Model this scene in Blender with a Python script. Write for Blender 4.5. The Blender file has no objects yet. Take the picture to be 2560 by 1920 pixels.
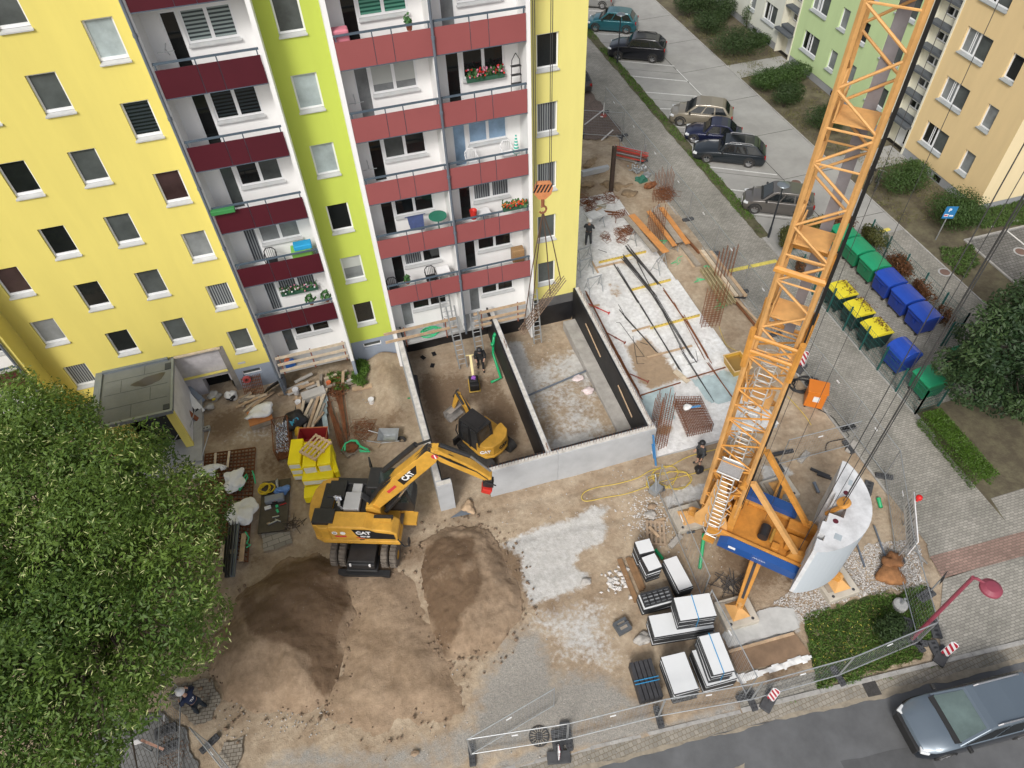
import bpy, math, random
import numpy as np
from mathutils import Vector, Matrix, noise
from mathutils.geometry import tessellate_polygon
random.seed(7)
SC = bpy.context.scene
COL = SC.collection
R = math.radians
# ---------------------------------------------------------------- camera
CP = Vector((-10.1816, -25.8347, 27.1865))
YAW, PITCH, ROLL, FPX = R(14.34465), R(48.90371), R(-2.81511), 1799.78
_f = Vector((math.sin(YAW)*math.cos(PITCH), math.cos(YAW)*math.cos(PITCH), -math.sin(PITCH)))
_r = Vector((math.cos(YAW), -math.sin(YAW), 0)); _u = _r.cross(_f)
CR = _r*math.cos(ROLL)+_u*math.sin(ROLL); CU = -_r*math.sin(ROLL)+_u*math.cos(ROLL); CF = _f
cd = bpy.data.cameras.new('camera'); cam = bpy.data.objects.new('camera', cd); COL.objects.link(cam)
m = Matrix.Identity(4)
for i in range(3):
    m[i][0] = CR[i]; m[i][1] = CU[i]; m[i][2] = -CF[i]; m[i][3] = CP[i]
cam.matrix_world = m
cd.sensor_width = 36; cd.lens = FPX/2560*36; cd.clip_end = 1500; cd.clip_start = .1
SC.camera = cam
# ---------------------------------------------------------------- light
SUN_EL, SUN_AZ = R(44), R(215)      # azimuth measured from +y towards +x
wd = bpy.data.worlds.new('World'); SC.world = wd; wd.use_nodes = True
nt = wd.node_tree; bg = nt.nodes['Background']
sky = nt.nodes.new('ShaderNodeTexSky'); sky.sky_type = 'NISHITA'; sky.sun_disc = False
sky.sun_elevation = SUN_EL; sky.sun_rotation = SUN_AZ; sky.air_density = 1; sky.dust_density = 4; sky.ozone_density = 1
hs = nt.nodes.new('ShaderNodeHueSaturation'); hs.inputs['Saturation'].default_value = .42
nt.links.new(sky.outputs[0], hs.inputs['Color']); nt.links.new(hs.outputs[0], bg.inputs[0]); bg.inputs[1].default_value = .135
sd = bpy.data.lights.new('sun', 'SUN'); sd.energy = 1.85; sd.angle = R(14); sd.color = (1, .965, .92)
so = bpy.data.objects.new('sun', sd); COL.objects.link(so)
sdir = Vector((math.sin(SUN_AZ)*math.cos(SUN_EL), math.cos(SUN_AZ)*math.cos(SUN_EL), math.sin(SUN_EL)))
so.rotation_euler = sdir.to_track_quat('Z', 'Y').to_euler()
SC.view_settings.view_transform = 'Standard'; SC.view_settings.look = 'None'; SC.view_settings.gamma = 1
SC.view_settings.exposure = .22
SC.render.engine = 'CYCLES'
SC.render.resolution_x = 1024; SC.render.resolution_y = 768
# ---------------------------------------------------------------- survey: photo pixel -> point on a plane
ZN = dict(A=(600,550), B=(1300,450), C=(1000,950), D=(1760,550), E=(1500,1000), F=(1760,1320), H=(1100,1320), T=(1400,0), U=(1760,0),
          L=(0,550), M=(400,950), Q=(0,0), P=(700,0), K=(0,1320), N=(300,1320))
def ray(zn, px, py):
    u = ZN[zn][0]+px*800/2212; v = ZN[zn][1]+py*800/2212
    return CF*FPX+CR*(u-1280)-CU*(v-960)
def G(zn, px, py, val=0., ax=2):
    d = ray(zn, px, py); t = (val-CP[ax])/d[ax]
    return CP+d*t
# ---------------------------------------------------------------- materials
MATS = {}
def mat(name, col, rough=.65, var=.12, sc=1.5, metal=0, bump=0, bsc=25, col2=None, spec=.5, mix=(.42,.62), alpha=None, coat=0, trans=0, streak=0):
    if name in MATS: return MATS[name]
    m = bpy.data.materials.new(name); m.use_nodes = True; n = m.node_tree.nodes; l = m.node_tree.links
    b = n['Principled BSDF']; b.inputs['Roughness'].default_value = rough; b.inputs['Metallic'].default_value = metal
    b.inputs['Specular IOR Level'].default_value = spec
    if coat: b.inputs['Coat Weight'].default_value = coat; b.inputs['Coat Roughness'].default_value = .08
    tc = n.new('ShaderNodeTexCoord'); tx = n.new('ShaderNodeTexNoise'); tx.inputs['Scale'].default_value = sc
    tx.inputs['Detail'].default_value = 8; tx.inputs['Roughness'].default_value = .65
    if streak:
        mpg = n.new('ShaderNodeMapping'); mpg.inputs['Scale'].default_value = (1,1,streak); l.new(tc.outputs['Object'], mpg.inputs['Vector']); l.new(mpg.outputs[0], tx.inputs['Vector'])
    else: l.new(tc.outputs['Object'], tx.inputs['Vector'])
    rp = n.new('ShaderNodeValToRGB'); c = col
    a = [max(0, x*(1-var)) for x in c]; d = [min(1, x*(1+var)) for x in c]
    if col2: a, d = c, col2
    rp.color_ramp.elements[0].position = mix[0] if col2 else .3; rp.color_ramp.elements[1].position = mix[1] if col2 else .7
    rp.color_ramp.elements[0].color = (*a[:3], 1); rp.color_ramp.elements[1].color = (*d[:3], 1)
    l.new(tx.outputs['Fac'], rp.inputs['Fac']); l.new(rp.outputs['Color'], b.inputs['Base Color'])
    if bump:
        t2 = n.new('ShaderNodeTexNoise'); t2.inputs['Scale'].default_value = bsc; t2.inputs['Detail'].default_value = 6
        l.new(tc.outputs['Object'], t2.inputs['Vector'])
        bp = n.new('ShaderNodeBump'); bp.inputs['Strength'].default_value = bump; bp.inputs['Distance'].default_value = .03
        l.new(t2.outputs['Fac'], bp.inputs['Height']); l.new(bp.outputs['Normal'], b.inputs['Normal'])
    if alpha is not None: b.inputs['Alpha'].default_value = alpha
    if trans: b.inputs['Transmission Weight'].default_value = trans
    MATS[name] = m
    return m
def brickmat(name, col, colj, w=.2, h=.1, rough=.85, rot=0, mort=.012, var=.15, stain=.35, off=.5):
    m = bpy.data.materials.new(name); m.use_nodes = True; n = m.node_tree.nodes; l = m.node_tree.links
    b = n['Principled BSDF']; b.inputs['Roughness'].default_value = rough
    tc = n.new('ShaderNodeTexCoord'); mp = n.new('ShaderNodeMapping'); mp.inputs['Rotation'].default_value = (0,0,rot)
    bt = n.new('ShaderNodeTexBrick'); bt.inputs['Scale'].default_value = 1; bt.inputs['Brick Width'].default_value = w; bt.inputs['Row Height'].default_value = h
    bt.inputs['Mortar Size'].default_value = mort; bt.offset = off; bt.inputs['Mortar Smooth'].default_value = .3
    bt.inputs['Color1'].default_value = (*[x*(1-var) for x in col],1); bt.inputs['Color2'].default_value = (*[x*(1+var) for x in col],1); bt.inputs['Mortar'].default_value = (*colj,1)
    l.new(tc.outputs['Object'], mp.inputs['Vector']); l.new(mp.outputs[0], bt.inputs['Vector'])
    nz = n.new('ShaderNodeTexNoise'); nz.inputs['Scale'].default_value = .45; nz.inputs['Detail'].default_value = 9; nz.inputs['Roughness'].default_value = .7
    l.new(tc.outputs['Object'], nz.inputs['Vector'])
    rp = n.new('ShaderNodeValToRGB'); rp.color_ramp.elements[0].position = .3; rp.color_ramp.elements[1].position = .7
    rp.color_ramp.elements[0].color = (1-stain,1-stain,1-stain*1.1,1); rp.color_ramp.elements[1].color = (1.12,1.1,1.06,1)
    l.new(nz.outputs['Fac'], rp.inputs['Fac'])
    mx = n.new('ShaderNodeMixRGB'); mx.blend_type = 'MULTIPLY'; mx.inputs[0].default_value = 1
    l.new(bt.outputs['Color'], mx.inputs[1]); l.new(rp.outputs[0], mx.inputs[2]); l.new(mx.outputs[0], b.inputs['Base Color'])
    MATS[name] = m
    return m
def glassmat(name, col, rough=.08, spec=.6):
    return mat(name, col, rough=rough, var=.35, sc=.9, spec=spec)
# ---------------------------------------------------------------- mesh builder
ORG = {}
class MB:
    def __init__(s): s.v = []; s.f = []; s.mi = []; s.cur = 0
    def quad(s, a, b, c, d):
        i = len(s.v); s.v += [tuple(a), tuple(b), tuple(c), tuple(d)]; s.f.append((i,i+1,i+2,i+3)); s.mi.append(s.cur)
    def tri(s, a, b, c):
        i = len(s.v); s.v += [tuple(a), tuple(b), tuple(c)]; s.f.append((i,i+1,i+2)); s.mi.append(s.cur)
    def hexa(s, p):
        i = len(s.v); s.v += [tuple(q) for q in p]
        for f in ((3,2,1,0),(4,5,6,7),(0,1,5,4),(1,2,6,5),(2,3,7,6),(3,0,4,7)): s.f.append(tuple(i+k for k in f)); s.mi.append(s.cur)
    def bx(s, x0, x1, y0, y1, z0, z1):
        s.hexa([(x0,y0,z0),(x1,y0,z0),(x1,y1,z0),(x0,y1,z0),(x0,y0,z1),(x1,y0,z1),(x1,y1,z1),(x0,y1,z1)])
    def box(s, c, sz, rz=0, mx=None):
        q = mx if mx is not None else Matrix.Rotation(rz, 3, 'Z'); c = Vector(c); h = Vector(sz)/2
        s.hexa([c+q @ Vector((a*h.x,b*h.y,d*h.z)) for d in (-1,1) for a,b in ((-1,-1),(1,-1),(1,1),(-1,1))])
    def bar(s, p0, p1, w, h=None, up=(0,0,1)):
        p0 = Vector(p0); p1 = Vector(p1); d = (p1-p0).normalized(); h = h or w; up = Vector(up)
        if abs(d.dot(up)) > .95: up = Vector((1,0,0))
        a = d.cross(up).normalized()*w/2; b = a.cross(d).normalized()*h/2
        s.hexa([p0-a-b, p0+a-b, p0+a+b, p0-a+b, p1-a-b, p1+a-b, p1+a+b, p1-a+b])
    def tube(s, pts, r, n=6, closed=False, caps=True):
        pts = [Vector(p) for p in pts]; N = len(pts); base = len(s.v); pa = None
        for i, p in enumerate(pts):
            if closed: d = pts[(i+1) % N]-pts[i-1]
            else: d = pts[min(i+1,N-1)]-pts[max(i-1,0)]
            d = d.normalized() if d.length > 1e-9 else Vector((0,0,1))
            if pa is None: pa = d.orthogonal().normalized()
            pa = (pa-d*pa.dot(d)); pa = pa.normalized() if pa.length > 1e-6 else d.orthogonal().normalized()
            pb = d.cross(pa); rr = r[i] if isinstance(r,(list,tuple)) else r
            for k in range(n):
                t = 2*math.pi*k/n; s.v.append(tuple(p+pa*math.cos(t)*rr+pb*math.sin(t)*rr))
        for i in range(N if closed else N-1):
            j = (i+1) % N
            for k in range(n):
                s.f.append((base+i*n+k, base+i*n+(k+1)%n, base+j*n+(k+1)%n, base+j*n+k)); s.mi.append(s.cur)
        if caps and not closed:
            s.f.append(tuple(base+k for k in range(n))[::-1]); s.mi.append(s.cur)
            s.f.append(tuple(base+(N-1)*n+k for k in range(n))); s.mi.append(s.cur)
    def cyl(s, p0, p1, r0, r1=None, n=14): s.tube([p0,p1], [r0, r0 if r1 is None else r1], n)
    def prism(s, pts, o, ax, ay, az, d):
        """outline pts (2D) in plane o+ax*u+ay*v pushed by az*d"""
        o = Vector(o); ax = Vector(ax); ay = Vector(ay); az = Vector(az); n = len(pts); i = len(s.v)
        for k in (0, d): s.v += [tuple(o+ax*p[0]+ay*p[1]+az*k) for p in pts]
        s.f.append(tuple(i+k for k in range(n))[::-1]); s.f.append(tuple(i+n+k for k in range(n))); s.mi += [s.cur]*2
        for k in range(n):
            s.f.append((i+k, i+(k+1)%n, i+n+(k+1)%n, i+n+k)); s.mi.append(s.cur)
    def slab(s, pts, z0, z1): s.prism([(p[0],p[1]) for p in pts], (0,0,z0), (1,0,0), (0,1,0), (0,0,1), z1-z0)
    def lathe(s, prof, c, n=18, axis='z'):
        base = len(s.v); c = Vector(c)
        for r, z in prof:
            for k in range(n):
                t = 2*math.pi*k/n; a, b = r*math.cos(t), r*math.sin(t)
                s.v.append(tuple(c+(Vector((a,b,z)) if axis == 'z' else Vector((a,z,b)) if axis == 'y' else Vector((z,a,b)))))
        for i in range(len(prof)-1):
            for k in range(n):
                s.f.append((base+i*n+k, base+i*n+(k+1)%n, base+(i+1)*n+(k+1)%n, base+(i+1)*n+k)); s.mi.append(s.cur)
    def lump(s, c, r, seed=0, sub=2, amp=.35, sq=(1,1,1)):
        import bmesh
        bm = bmesh.new(); bmesh.ops.create_icosphere(bm, subdivisions=sub, radius=1)
        i = len(s.v); off = Vector((seed*3.1, seed*1.7, seed*.9))
        for v in bm.verts:
            k = 1+amp*noise.noise(v.co*1.3+off)*1.6
            s.v.append((c[0]+v.co.x*r*k*sq[0], c[1]+v.co.y*r*k*sq[1], c[2]+v.co.z*r*k*sq[2]))
        for f in bm.faces: s.f.append(tuple(i+v.index for v in f.verts)); s.mi.append(s.cur)
        bm.free()
    def rot(s, M, i0=0):
        for i in range(i0, len(s.v)): s.v[i] = tuple(M @ Vector(s.v[i]))
    def build(s, name, mt, parent=None, smooth=False, bevel=0, kind=None, label=None, o=None):
        off = Vector(ORG.get(parent.name, (0,0,0))) if parent else Vector((0,0,0))
        if o is not None: off = Vector(o)
        me = bpy.data.meshes.new(name)
        V = np.array(s.v, dtype=np.float64).reshape(-1,3)-np.array(off) if s.v else np.zeros((0,3))
        me.from_pydata(V.tolist(), [], s.f)
        for q in (mt if isinstance(mt,(list,tuple)) else [mt]): me.materials.append(q)
        me.polygons.foreach_set('material_index', s.mi)
        if smooth: me.polygons.foreach_set('use_smooth', [True]*len(s.f))
        ob = bpy.data.objects.new(name, me); COL.objects.link(ob)
        if parent: ob.parent = parent; ORG[ob.name] = tuple(off)
        elif o is not None: ob.location = off
        if bevel:
            b = ob.modifiers.new('bevel','BEVEL'); b.width = bevel; b.segments = 2; b.limit_method = 'ANGLE'; b.angle_limit = R(40)
        if kind: ob['kind'] = kind
        if label: ob['label'] = label
        return ob
def tag(o, label=None, cat=None, group=None, kind=None):
    if label: o['label'] = label
    if cat: o['category'] = cat
    if group: o['group'] = group
    if kind: o['kind'] = kind
    return o
def thing(name, label, cat, loc=(0,0,0), rz=0, group=None, world=False):
    o = bpy.data.objects.new(name, None); COL.objects.link(o); o.location = loc; o.rotation_euler = (0,0,rz); o.empty_display_size = .2
    if world: ORG[o.name] = tuple(loc)
    return tag(o, label, cat, group)
def one(name, mb, mt, label, cat, group=None, kind=None, smooth=False, bevel=0):
    V = np.array(mb.v); lo = V.min(0); hi = V.max(0)
    o = mb.build(name, mt, smooth=smooth, bevel=bevel, o=((lo[0]+hi[0])/2, (lo[1]+hi[1])/2, lo[2]))
    ORG[o.name] = tuple(o.location)
    return tag(o, label, cat, group, kind)
def struct(name, mb, mt, smooth=False):
    o = mb.build(name, mt, smooth=smooth); o['kind'] = 'structure'; return o
def dup(root, loc=None, rz=None, label=None, group=None, scale=None):
    def cp(o, par):
        c = o.copy(); COL.objects.link(c); ORG[c.name] = ORG.get(o.name, (0,0,0))
        if par: c.parent = par
        for ch in o.children: cp(ch, c)
        return c
    r = cp(root, None)
    if loc is not None: r.location = loc
    if rz is not None: r.rotation_euler = (0,0,rz)
    if label: r['label'] = label
    if group: r['group'] = group
    if scale: r.scale = (scale,)*3 if not isinstance(scale,(tuple,list)) else scale
    return r
def text(body, size, mt, name, parent, M, ext=.004, label=None, bold=0, sx=1):
    cu = bpy.data.curves.new('lettering','FONT'); cu.body = body; cu.size = size; cu.extrude = ext; cu.align_x = 'CENTER'; cu.align_y = 'CENTER'; cu.offset = bold
    t = bpy.data.objects.new('lettering', cu); COL.objects.link(t); bpy.context.view_layer.update()
    me = bpy.data.meshes.new_from_object(t.evaluated_get(bpy.context.evaluated_depsgraph_get()))
    bpy.data.objects.remove(t); bpy.data.curves.remove(cu)
    me.transform(M @ Matrix.Diagonal((sx,1,1,1)))
    if parent: me.transform(Matrix.Translation(-Vector(ORG.get(parent.name,(0,0,0)))))
    me.materials.clear(); me.materials.append(mt)
    o = bpy.data.objects.new(name, me); COL.objects.link(o)
    if parent: o.parent = parent; ORG[o.name] = ORG.get(parent.name,(0,0,0))
    if label: o['label'] = label
    return o
def frameM(o, ax, ay):
    ax = Vector(ax).normalized(); az = ax.cross(Vector(ay)).normalized(); ay = az.cross(ax)
    M = Matrix.Identity(4)
    for i in range(3): M[i][0] = ax[i]; M[i][1] = ay[i]; M[i][2] = az[i]; M[i][3] = o[i]
    return M
def jag(pts, amp=.15, it=3, seed=1):
    """closed outline -> irregular outline"""
    rnd = random.Random(seed); P = []
    for i, p in enumerate(pts):
        a = Vector((p[0],p[1])); c = Vector(pts[(i+1)%len(pts)][:2]); n = max(1,int((c-a).length/1.3)) if (c-a).length > 3 else 1; P += [a+(c-a)*k/n for k in range(n)]
    for k in range(it):
        Q = []
        for i, a in enumerate(P):
            b = P[(i+1)%len(P)]; d = b-a; nrm = Vector((-d.y,d.x))
            Q += [a, (a+b)/2+nrm*rnd.uniform(-amp,amp)]
        P = Q
    return [(p.x,p.y) for p in P]
def sheet(mb, pts, z):
    i = len(mb.v); mb.v += [(p[0],p[1],z) for p in pts]; n = len(pts)
    A = sum(pts[k][0]*pts[(k+1)%n][1]-pts[(k+1)%n][0]*pts[k][1] for k in range(n))
    f = tuple(range(i,i+n)); mb.f.append(f if A > 0 else f[::-1]); mb.mi.append(mb.cur)
def wallgrid(mb, o, ux, vz, nrm, u0, u1, v0, v1, holes, depth=.16):
    o = Vector(o); ux = Vector(ux); vz = Vector(vz); nrm = Vector(nrm)
    us = sorted({u0,u1,*[h[0] for h in holes],*[h[1] for h in holes]}); vs = sorted({v0,v1,*[h[2] for h in holes],*[h[3] for h in holes]})
    us = [u for u in us if u0 <= u <= u1]; vs = [v for v in vs if v0 <= v <= v1]
    fl = ux.cross(vz).dot(nrm) < 0
    P = lambda u, v, d=0: o+ux*u+vz*v-nrm*d
    def q(a,b,c,d): mb.quad(*((a,b,c,d) if not fl else (d,c,b,a)))
    for a, b in zip(us, us[1:]):
        for c, d in zip(vs, vs[1:]):
            um, vm = (a+b)/2, (c+d)/2
            if any(h[0] < um < h[1] and h[2] < vm < h[3] for h in holes): continue
            q(P(a,c),P(b,c),P(b,d),P(a,d))
    for h in holes:
        a, b, c, d = h[:4]
        q(P(a,c,depth),P(b,c,depth),P(b,c),P(a,c)); q(P(a,d),P(b,d),P(b,d,depth),P(a,d,depth))
        q(P(a,c),P(a,d),P(a,d,depth),P(a,c,depth)); q(P(b,c,depth),P(b,d,depth),P(b,d),P(b,c))
# ================================================================ ground and roads
def P2(zn, pts, z=0): return [tuple(G(zn,a,b,z)[:2]) for a,b in pts]
def pip(X, Y, poly):
    ins = np.zeros(X.shape, bool); n = len(poly)
    for i in range(n):
        x1,y1 = poly[i]; x2,y2 = poly[(i+1)%n]
        if y1 == y2: continue
        c = ((y1 > Y) != (y2 > Y)) & (X < (x2-x1)*(Y-y1)/(y2-y1)+x1); ins ^= c
    return ins
def sdist(X, Y, poly):
    d = np.full(X.shape, 1e9); n = len(poly)
    for i in range(n):
        x1,y1 = poly[i]; x2,y2 = poly[(i+1)%n]; dx,dy = x2-x1,y2-y1; L = dx*dx+dy*dy+1e-12
        t = np.clip(((X-x1)*dx+(Y-y1)*dy)/L,0,1); d = np.minimum(d, np.hypot(X-x1-t*dx, Y-y1-t*dy))
    return np.where(pip(X,Y,poly), d, -d)
_rs = np.random.RandomState(3)
def vnoise(X, Y, sc, seed=0):
    rs = np.random.RandomState(seed); T = rs.rand(256,256); x = X/sc+100; y = Y/sc+100
    xi = np.floor(x).astype(int); yi = np.floor(y).astype(int); fx = x-xi; fy = y-yi
    fx = fx*fx*(3-2*fx); fy = fy*fy*(3-2*fy); g = lambda a,b: T[a%256,b%256]
    return (g(xi,yi)*(1-fx)+g(xi+1,yi)*fx)*(1-fy)+(g(xi,yi+1)*(1-fx)+g(xi+1,yi+1)*fx)*fy-.5
def fbm(X, Y, sc, seed=0, o=4): return sum(vnoise(X,Y,sc/2**k,seed+k)/2**k for k in range(o))
def gridmesh(name, x0, x1, y0, y1, st, hfun, cfun, mt, keep=None):
    xs = np.arange(x0,x1+st/2,st); ys = np.arange(y0,y1+st/2,st); X,Y = np.meshgrid(xs,ys); Z = hfun(X,Y); nx,ny = len(xs),len(ys)
    I = np.arange(nx*ny).reshape(ny,nx); F = np.stack([I[:-1,:-1],I[:-1,1:],I[1:,1:],I[1:,:-1]],-1).reshape(-1,4)
    if keep is not None:
        kp = keep(X,Y); kf = (kp[:-1,:-1]|kp[:-1,1:]|kp[1:,1:]|kp[1:,:-1]).reshape(-1); F = F[kf]
    me = bpy.data.meshes.new(name); n = len(F)
    us, inv = np.unique(F, return_inverse=True); F = inv.reshape(-1,4)
    co = np.stack([X,Y,Z],-1).reshape(-1,3)[us]
    me.vertices.add(len(co)); me.vertices.foreach_set('co', co.astype(np.float32).reshape(-1))
    me.loops.add(n*4); me.loops.foreach_set('vertex_index', F.astype(np.int32).reshape(-1))
    me.polygons.add(n); me.polygons.foreach_set('loop_start', np.arange(0,n*4,4,dtype=np.int32)); me.polygons.foreach_set('use_smooth', np.ones(n,bool))
    me.update(calc_edges=True)
    if cfun:
        c = cfun(X,Y); at = me.attributes.new('mask','FLOAT_COLOR','POINT')
        at.data.foreach_set('color', np.clip(c,0,1).reshape(-1,4)[us].astype(np.float32).reshape(-1))
    me.materials.append(mt); o = bpy.data.objects.new(name, me); COL.objects.link(o); return o
def dirtmat(name, dry, dry2, damp, conc, stone=(.33,.31,.28)):
    m = bpy.data.materials.new(name); m.use_nodes = True; n = m.node_tree.nodes; l = m.node_tree.links; b = n['Principled BSDF']
    b.inputs['Roughness'].default_value = .95; b.inputs['Specular IOR Level'].default_value = .25
    tc = n.new('ShaderNodeTexCoord'); at = n.new('ShaderNodeAttribute'); at.attribute_name = 'mask'; sp = n.new('ShaderNodeSeparateColor'); l.new(at.outputs['Color'], sp.inputs[0])
    def nz(sc, det=8, ro=.65):
        t = n.new('ShaderNodeTexNoise'); t.inputs['Scale'].default_value = sc; t.inputs['Detail'].default_value = det; t.inputs['Roughness'].default_value = ro; l.new(tc.outputs['Object'], t.inputs['Vector']); return t.outputs['Fac']
    def ramp(f, a, b_, c0, c1):
        r = n.new('ShaderNodeValToRGB'); r.color_ramp.elements[0].position = a; r.color_ramp.elements[1].position = b_
        r.color_ramp.elements[0].color = (*c0,1); r.color_ramp.elements[1].color = (*c1,1); l.new(f, r.inputs['Fac']); return r.outputs['Color']
    def mix(f, a, b_, bt='MIX'):
        x = n.new('ShaderNodeMixRGB'); x.blend_type = bt
        if isinstance(f,float): x.inputs[0].default_value = f
        else: l.new(f, x.inputs[0])
        l.new(a, x.inputs[1]); l.new(b_, x.inputs[2]); return x.outputs[0]
    def mth(op, a, b_):
        x = n.new('ShaderNodeMath'); x.operation = op; x.use_clamp = op == 'SMOOTHSTEP'
        for k, q in enumerate((a,b_)):
            if isinstance(q,(int,float)): x.inputs[k].default_value = q
            else: l.new(q, x.inputs[k])
        return x.outputs[0]
    n1, n2, n3 = nz(.8), nz(5), nz(28, 4)
    base = ramp(n1, .38, .62, dry, dry2)
    base = mix(.45, base, ramp(n2, .35, .65, (.62,.6,.58), (1.2,1.2,1.2)), 'MULTIPLY')
    def thr(ch, w=.8, a=.42, b_=.62, f=None):
        return ramp(mth('ADD', ch, mth('MULTIPLY', mth('SUBTRACT', f or n2, .5), w)), a, b_, (0,0,0), (1,1,1))
    dm = n.new('ShaderNodeRGB'); dm.outputs[0].default_value = (*damp,1)
    dmp = mix(.4, dm.outputs[0], ramp(n2,.35,.65,(.7,.7,.7),(1.25,1.22,1.2)), 'MULTIPLY')
    c = mix(thr(sp.outputs[1],.7), base, dmp)
    cc = mix(.75, ramp(nz(1.7),.35,.65,conc,[x*1.22 for x in conc]), ramp(n2,.3,.68,(.72,.7,.66),(1.1,1.1,1.1)), 'MULTIPLY')
    c = mix(thr(sp.outputs[0],1.0,.38,.68), c, cc)
    ga = n.new('ShaderNodeRGB'); ga.outputs[0].default_value = (.29,.28,.26,1)
    gg = mix(.9, ga.outputs[0], ramp(n3,.36,.62,(.78,.78,.78),(1.35,1.3,1.22)), 'MULTIPLY')
    c = mix(thr(sp.outputs[2],.9,.38,.72,nz(2.2)), c, gg)
    # scattered pebbles
    vo = n.new('ShaderNodeTexVoronoi'); vo.inputs['Scale'].default_value = 7; l.new(tc.outputs['Object'], vo.inputs['Vector'])
    st = n.new('ShaderNodeRGB'); st.outputs[0].default_value = (*stone,1)
    pf = mth('MULTIPLY', ramp(vo.outputs['Distance'],.1,.16,(1,1,1),(0,0,0)), ramp(nz(1.3,2),.5,.66,(0,0,0),(.55,.55,.55)))
    c = mix(pf, c, st.outputs[0])
    l.new(c, b.inputs['Base Color'])
    bp = n.new('ShaderNodeBump'); bp.inputs['Strength'].default_value = .7; bp.inputs['Distance'].default_value = .06
    l.new(mth('ADD', n2, mth('MULTIPLY', n3, .5)), bp.inputs['Height']); l.new(bp.outputs[0], b.inputs['Normal'])
    return m
DIRT = dirtmat('dirt', (.315,.238,.162), (.455,.37,.27), (.185,.13,.083), (.47,.465,.45))
HEAPM = dirtmat('heap_soil', (.245,.175,.115), (.34,.252,.172), (.15,.10,.062), (.4,.36,.3))
conc_poly = P2('C', [(690,1130),(1000,1000),(1180,960),(1330,870),(1450,870),(1400,960),(1440,1020),(1400,1130),(1250,1180),(1200,1290),(1310,1340),(1300,1420),(1180,1460),(1130,1480),(900,1560),(850,1400),(840,1230),(760,1170)])
conc2 = P2('H', [(600,560),(1130,450),(1190,560),(1200,720),(1290,930),(1180,1030),(900,950),(800,980),(760,820),(600,700)])
tar = P2('H', [(500,700),(640,640),(780,840),(800,1000),(900,960),(1180,1000),(1350,1150),(1500,1220),(1390,1300),(860,1450),(300,1640),(60,1659),(-300,1659),(-100,1500),(200,1300),(250,1050),(400,850)])
tar2 = P2('N', [(990,1600),(1100,1540),(1300,1480),(1700,1530),(2212,1430),(2212,1700),(960,1700)])
dk = P2('H', [(1560,1350),(2050,1190),(2080,1260),(1500,1420),(900,1530),(560,1659),(300,1659),(860,1440),(1400,1290)])
padc = [P2('E',[(430,690),(560,600),(790,570),(800,640),(690,690),(470,740)]), P2('E',[(1120,450),(1280,440),(1340,510),(1280,545),(1120,560)]), P2('E',[(900,1640),(1020,1560),(1330,1430),(1390,1500),(1380,1590),(1200,1659),(900,1720)])]
yard = P2('M', [(660,470),(900,440),(900,640),(700,700),(640,1250),(900,1150),(1000,1010),(880,680),(1000,280),(600,270),(300,480),(230,560),(320,480)])
rroom = [(-4.25,-8.6),(.2,-8.6),(.2,1),(-4.25,1)]; lroom = [(-9,-8.6),(-4.5,-8.6),(-4.5,1),(-9,1)]
def gh(X, Y):
    z = .05*fbm(X,Y,1.6,5)+.03*fbm(X,Y,.5,9)
    flat = np.clip(np.maximum.reduce([sdist(X,Y,p) for p in (conc_poly,conc2,tar)])*3+.5,0,1); z = z*(1-.75*flat)
    z += .5*np.exp(-(((X-2.2)/1.6)**2+((Y-14)/2.)**2))+.55*np.exp(-(((X-7.4)/1.)**2+((Y-13.5)/2.2)**2))+.25*np.exp(-(((X-8.3)/1.)**2+((Y-5)/6.)**2))
    z += .5*np.exp(-((np.abs(X+10.2)/.7)**2))*(Y > -8)*np.clip((Y+7)/5,0,1)*(Y < 1)
    rut = np.clip(1-np.abs(np.abs(Y+10.9+.08*X)-.85)/.25,0,1)*((X > -9)&(X < -1)); z -= .06*rut
    z -= .12*np.exp(-((X+16.6)/1.)**2-((Y-2.)/1.)**2)
    return np.minimum(z-.02, .6)-.35*(pip(X,Y,rroom))*np.clip((Y+6)/5,0,1)
def gc(X, Y):
    S = lambda p, w=.5: np.clip(sdist(X,Y,p)/w*.5+.5,0,1)
    c = np.maximum.reduce([S(conc_poly,.35), .66*S(conc2,1.1), .5*S(yard,1.), *[S(p,.25) for p in padc], .5*S(rroom,.8)*(.8+2.*fbm(X,Y,2.6,41)), .9*S(P2('A',[(1850,830),(1950,830),(2010,1010),(2050,1200),(2040,1290),(1960,1230),(1900,1060)],-.3),.2)])
    d = np.clip(.26+1.1*fbm(X,Y,3.5,21),0,1)*.8*np.where(X > 6.7,.45,1)
    d = np.maximum(d, .75*S(lroom,.5)*(.72+.7*fbm(X,Y,2.5,33)))
    d = np.maximum(d, .8*np.exp(-(((X-2.6)/2.4)**2+((Y+14.8)/2.2)**2)))
    d = np.maximum(d, .7*np.exp(-(((X+18.3)/1.6)**2+((Y+1.)/1.6)**2)))
    d = np.maximum(d, .75*np.exp(-(((X+9.3)/1.6)**2+((Y+11.)/1.2)**2)))
    d = d*(1-.75*S(rroom,.4))
    d = d*(1-.6*S(P2('C',[(520,900),(1700,560),(1740,800),(1400,860),(1000,980),(700,1080),(640,1000)]),.6))
    g = np.maximum.reduce([.86*S(tar,.8), .8*S(tar2,.6), 1.*S(dk,.3)])
    return np.stack([c,d,g,np.ones_like(c)],-1)
def yk(x): return -19.6-.078*(x+9.22)
site = gridmesh('ground', -30, 9.5, -20.9, 24, .13, gh, gc, DIRT, keep=lambda X,Y: Y > yk(X)+.1); site['kind'] = 'structure'
b = MB(); sheet(b, [(-150,-150),(200,-150),(200,250),(-150,250)], -.55)
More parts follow.
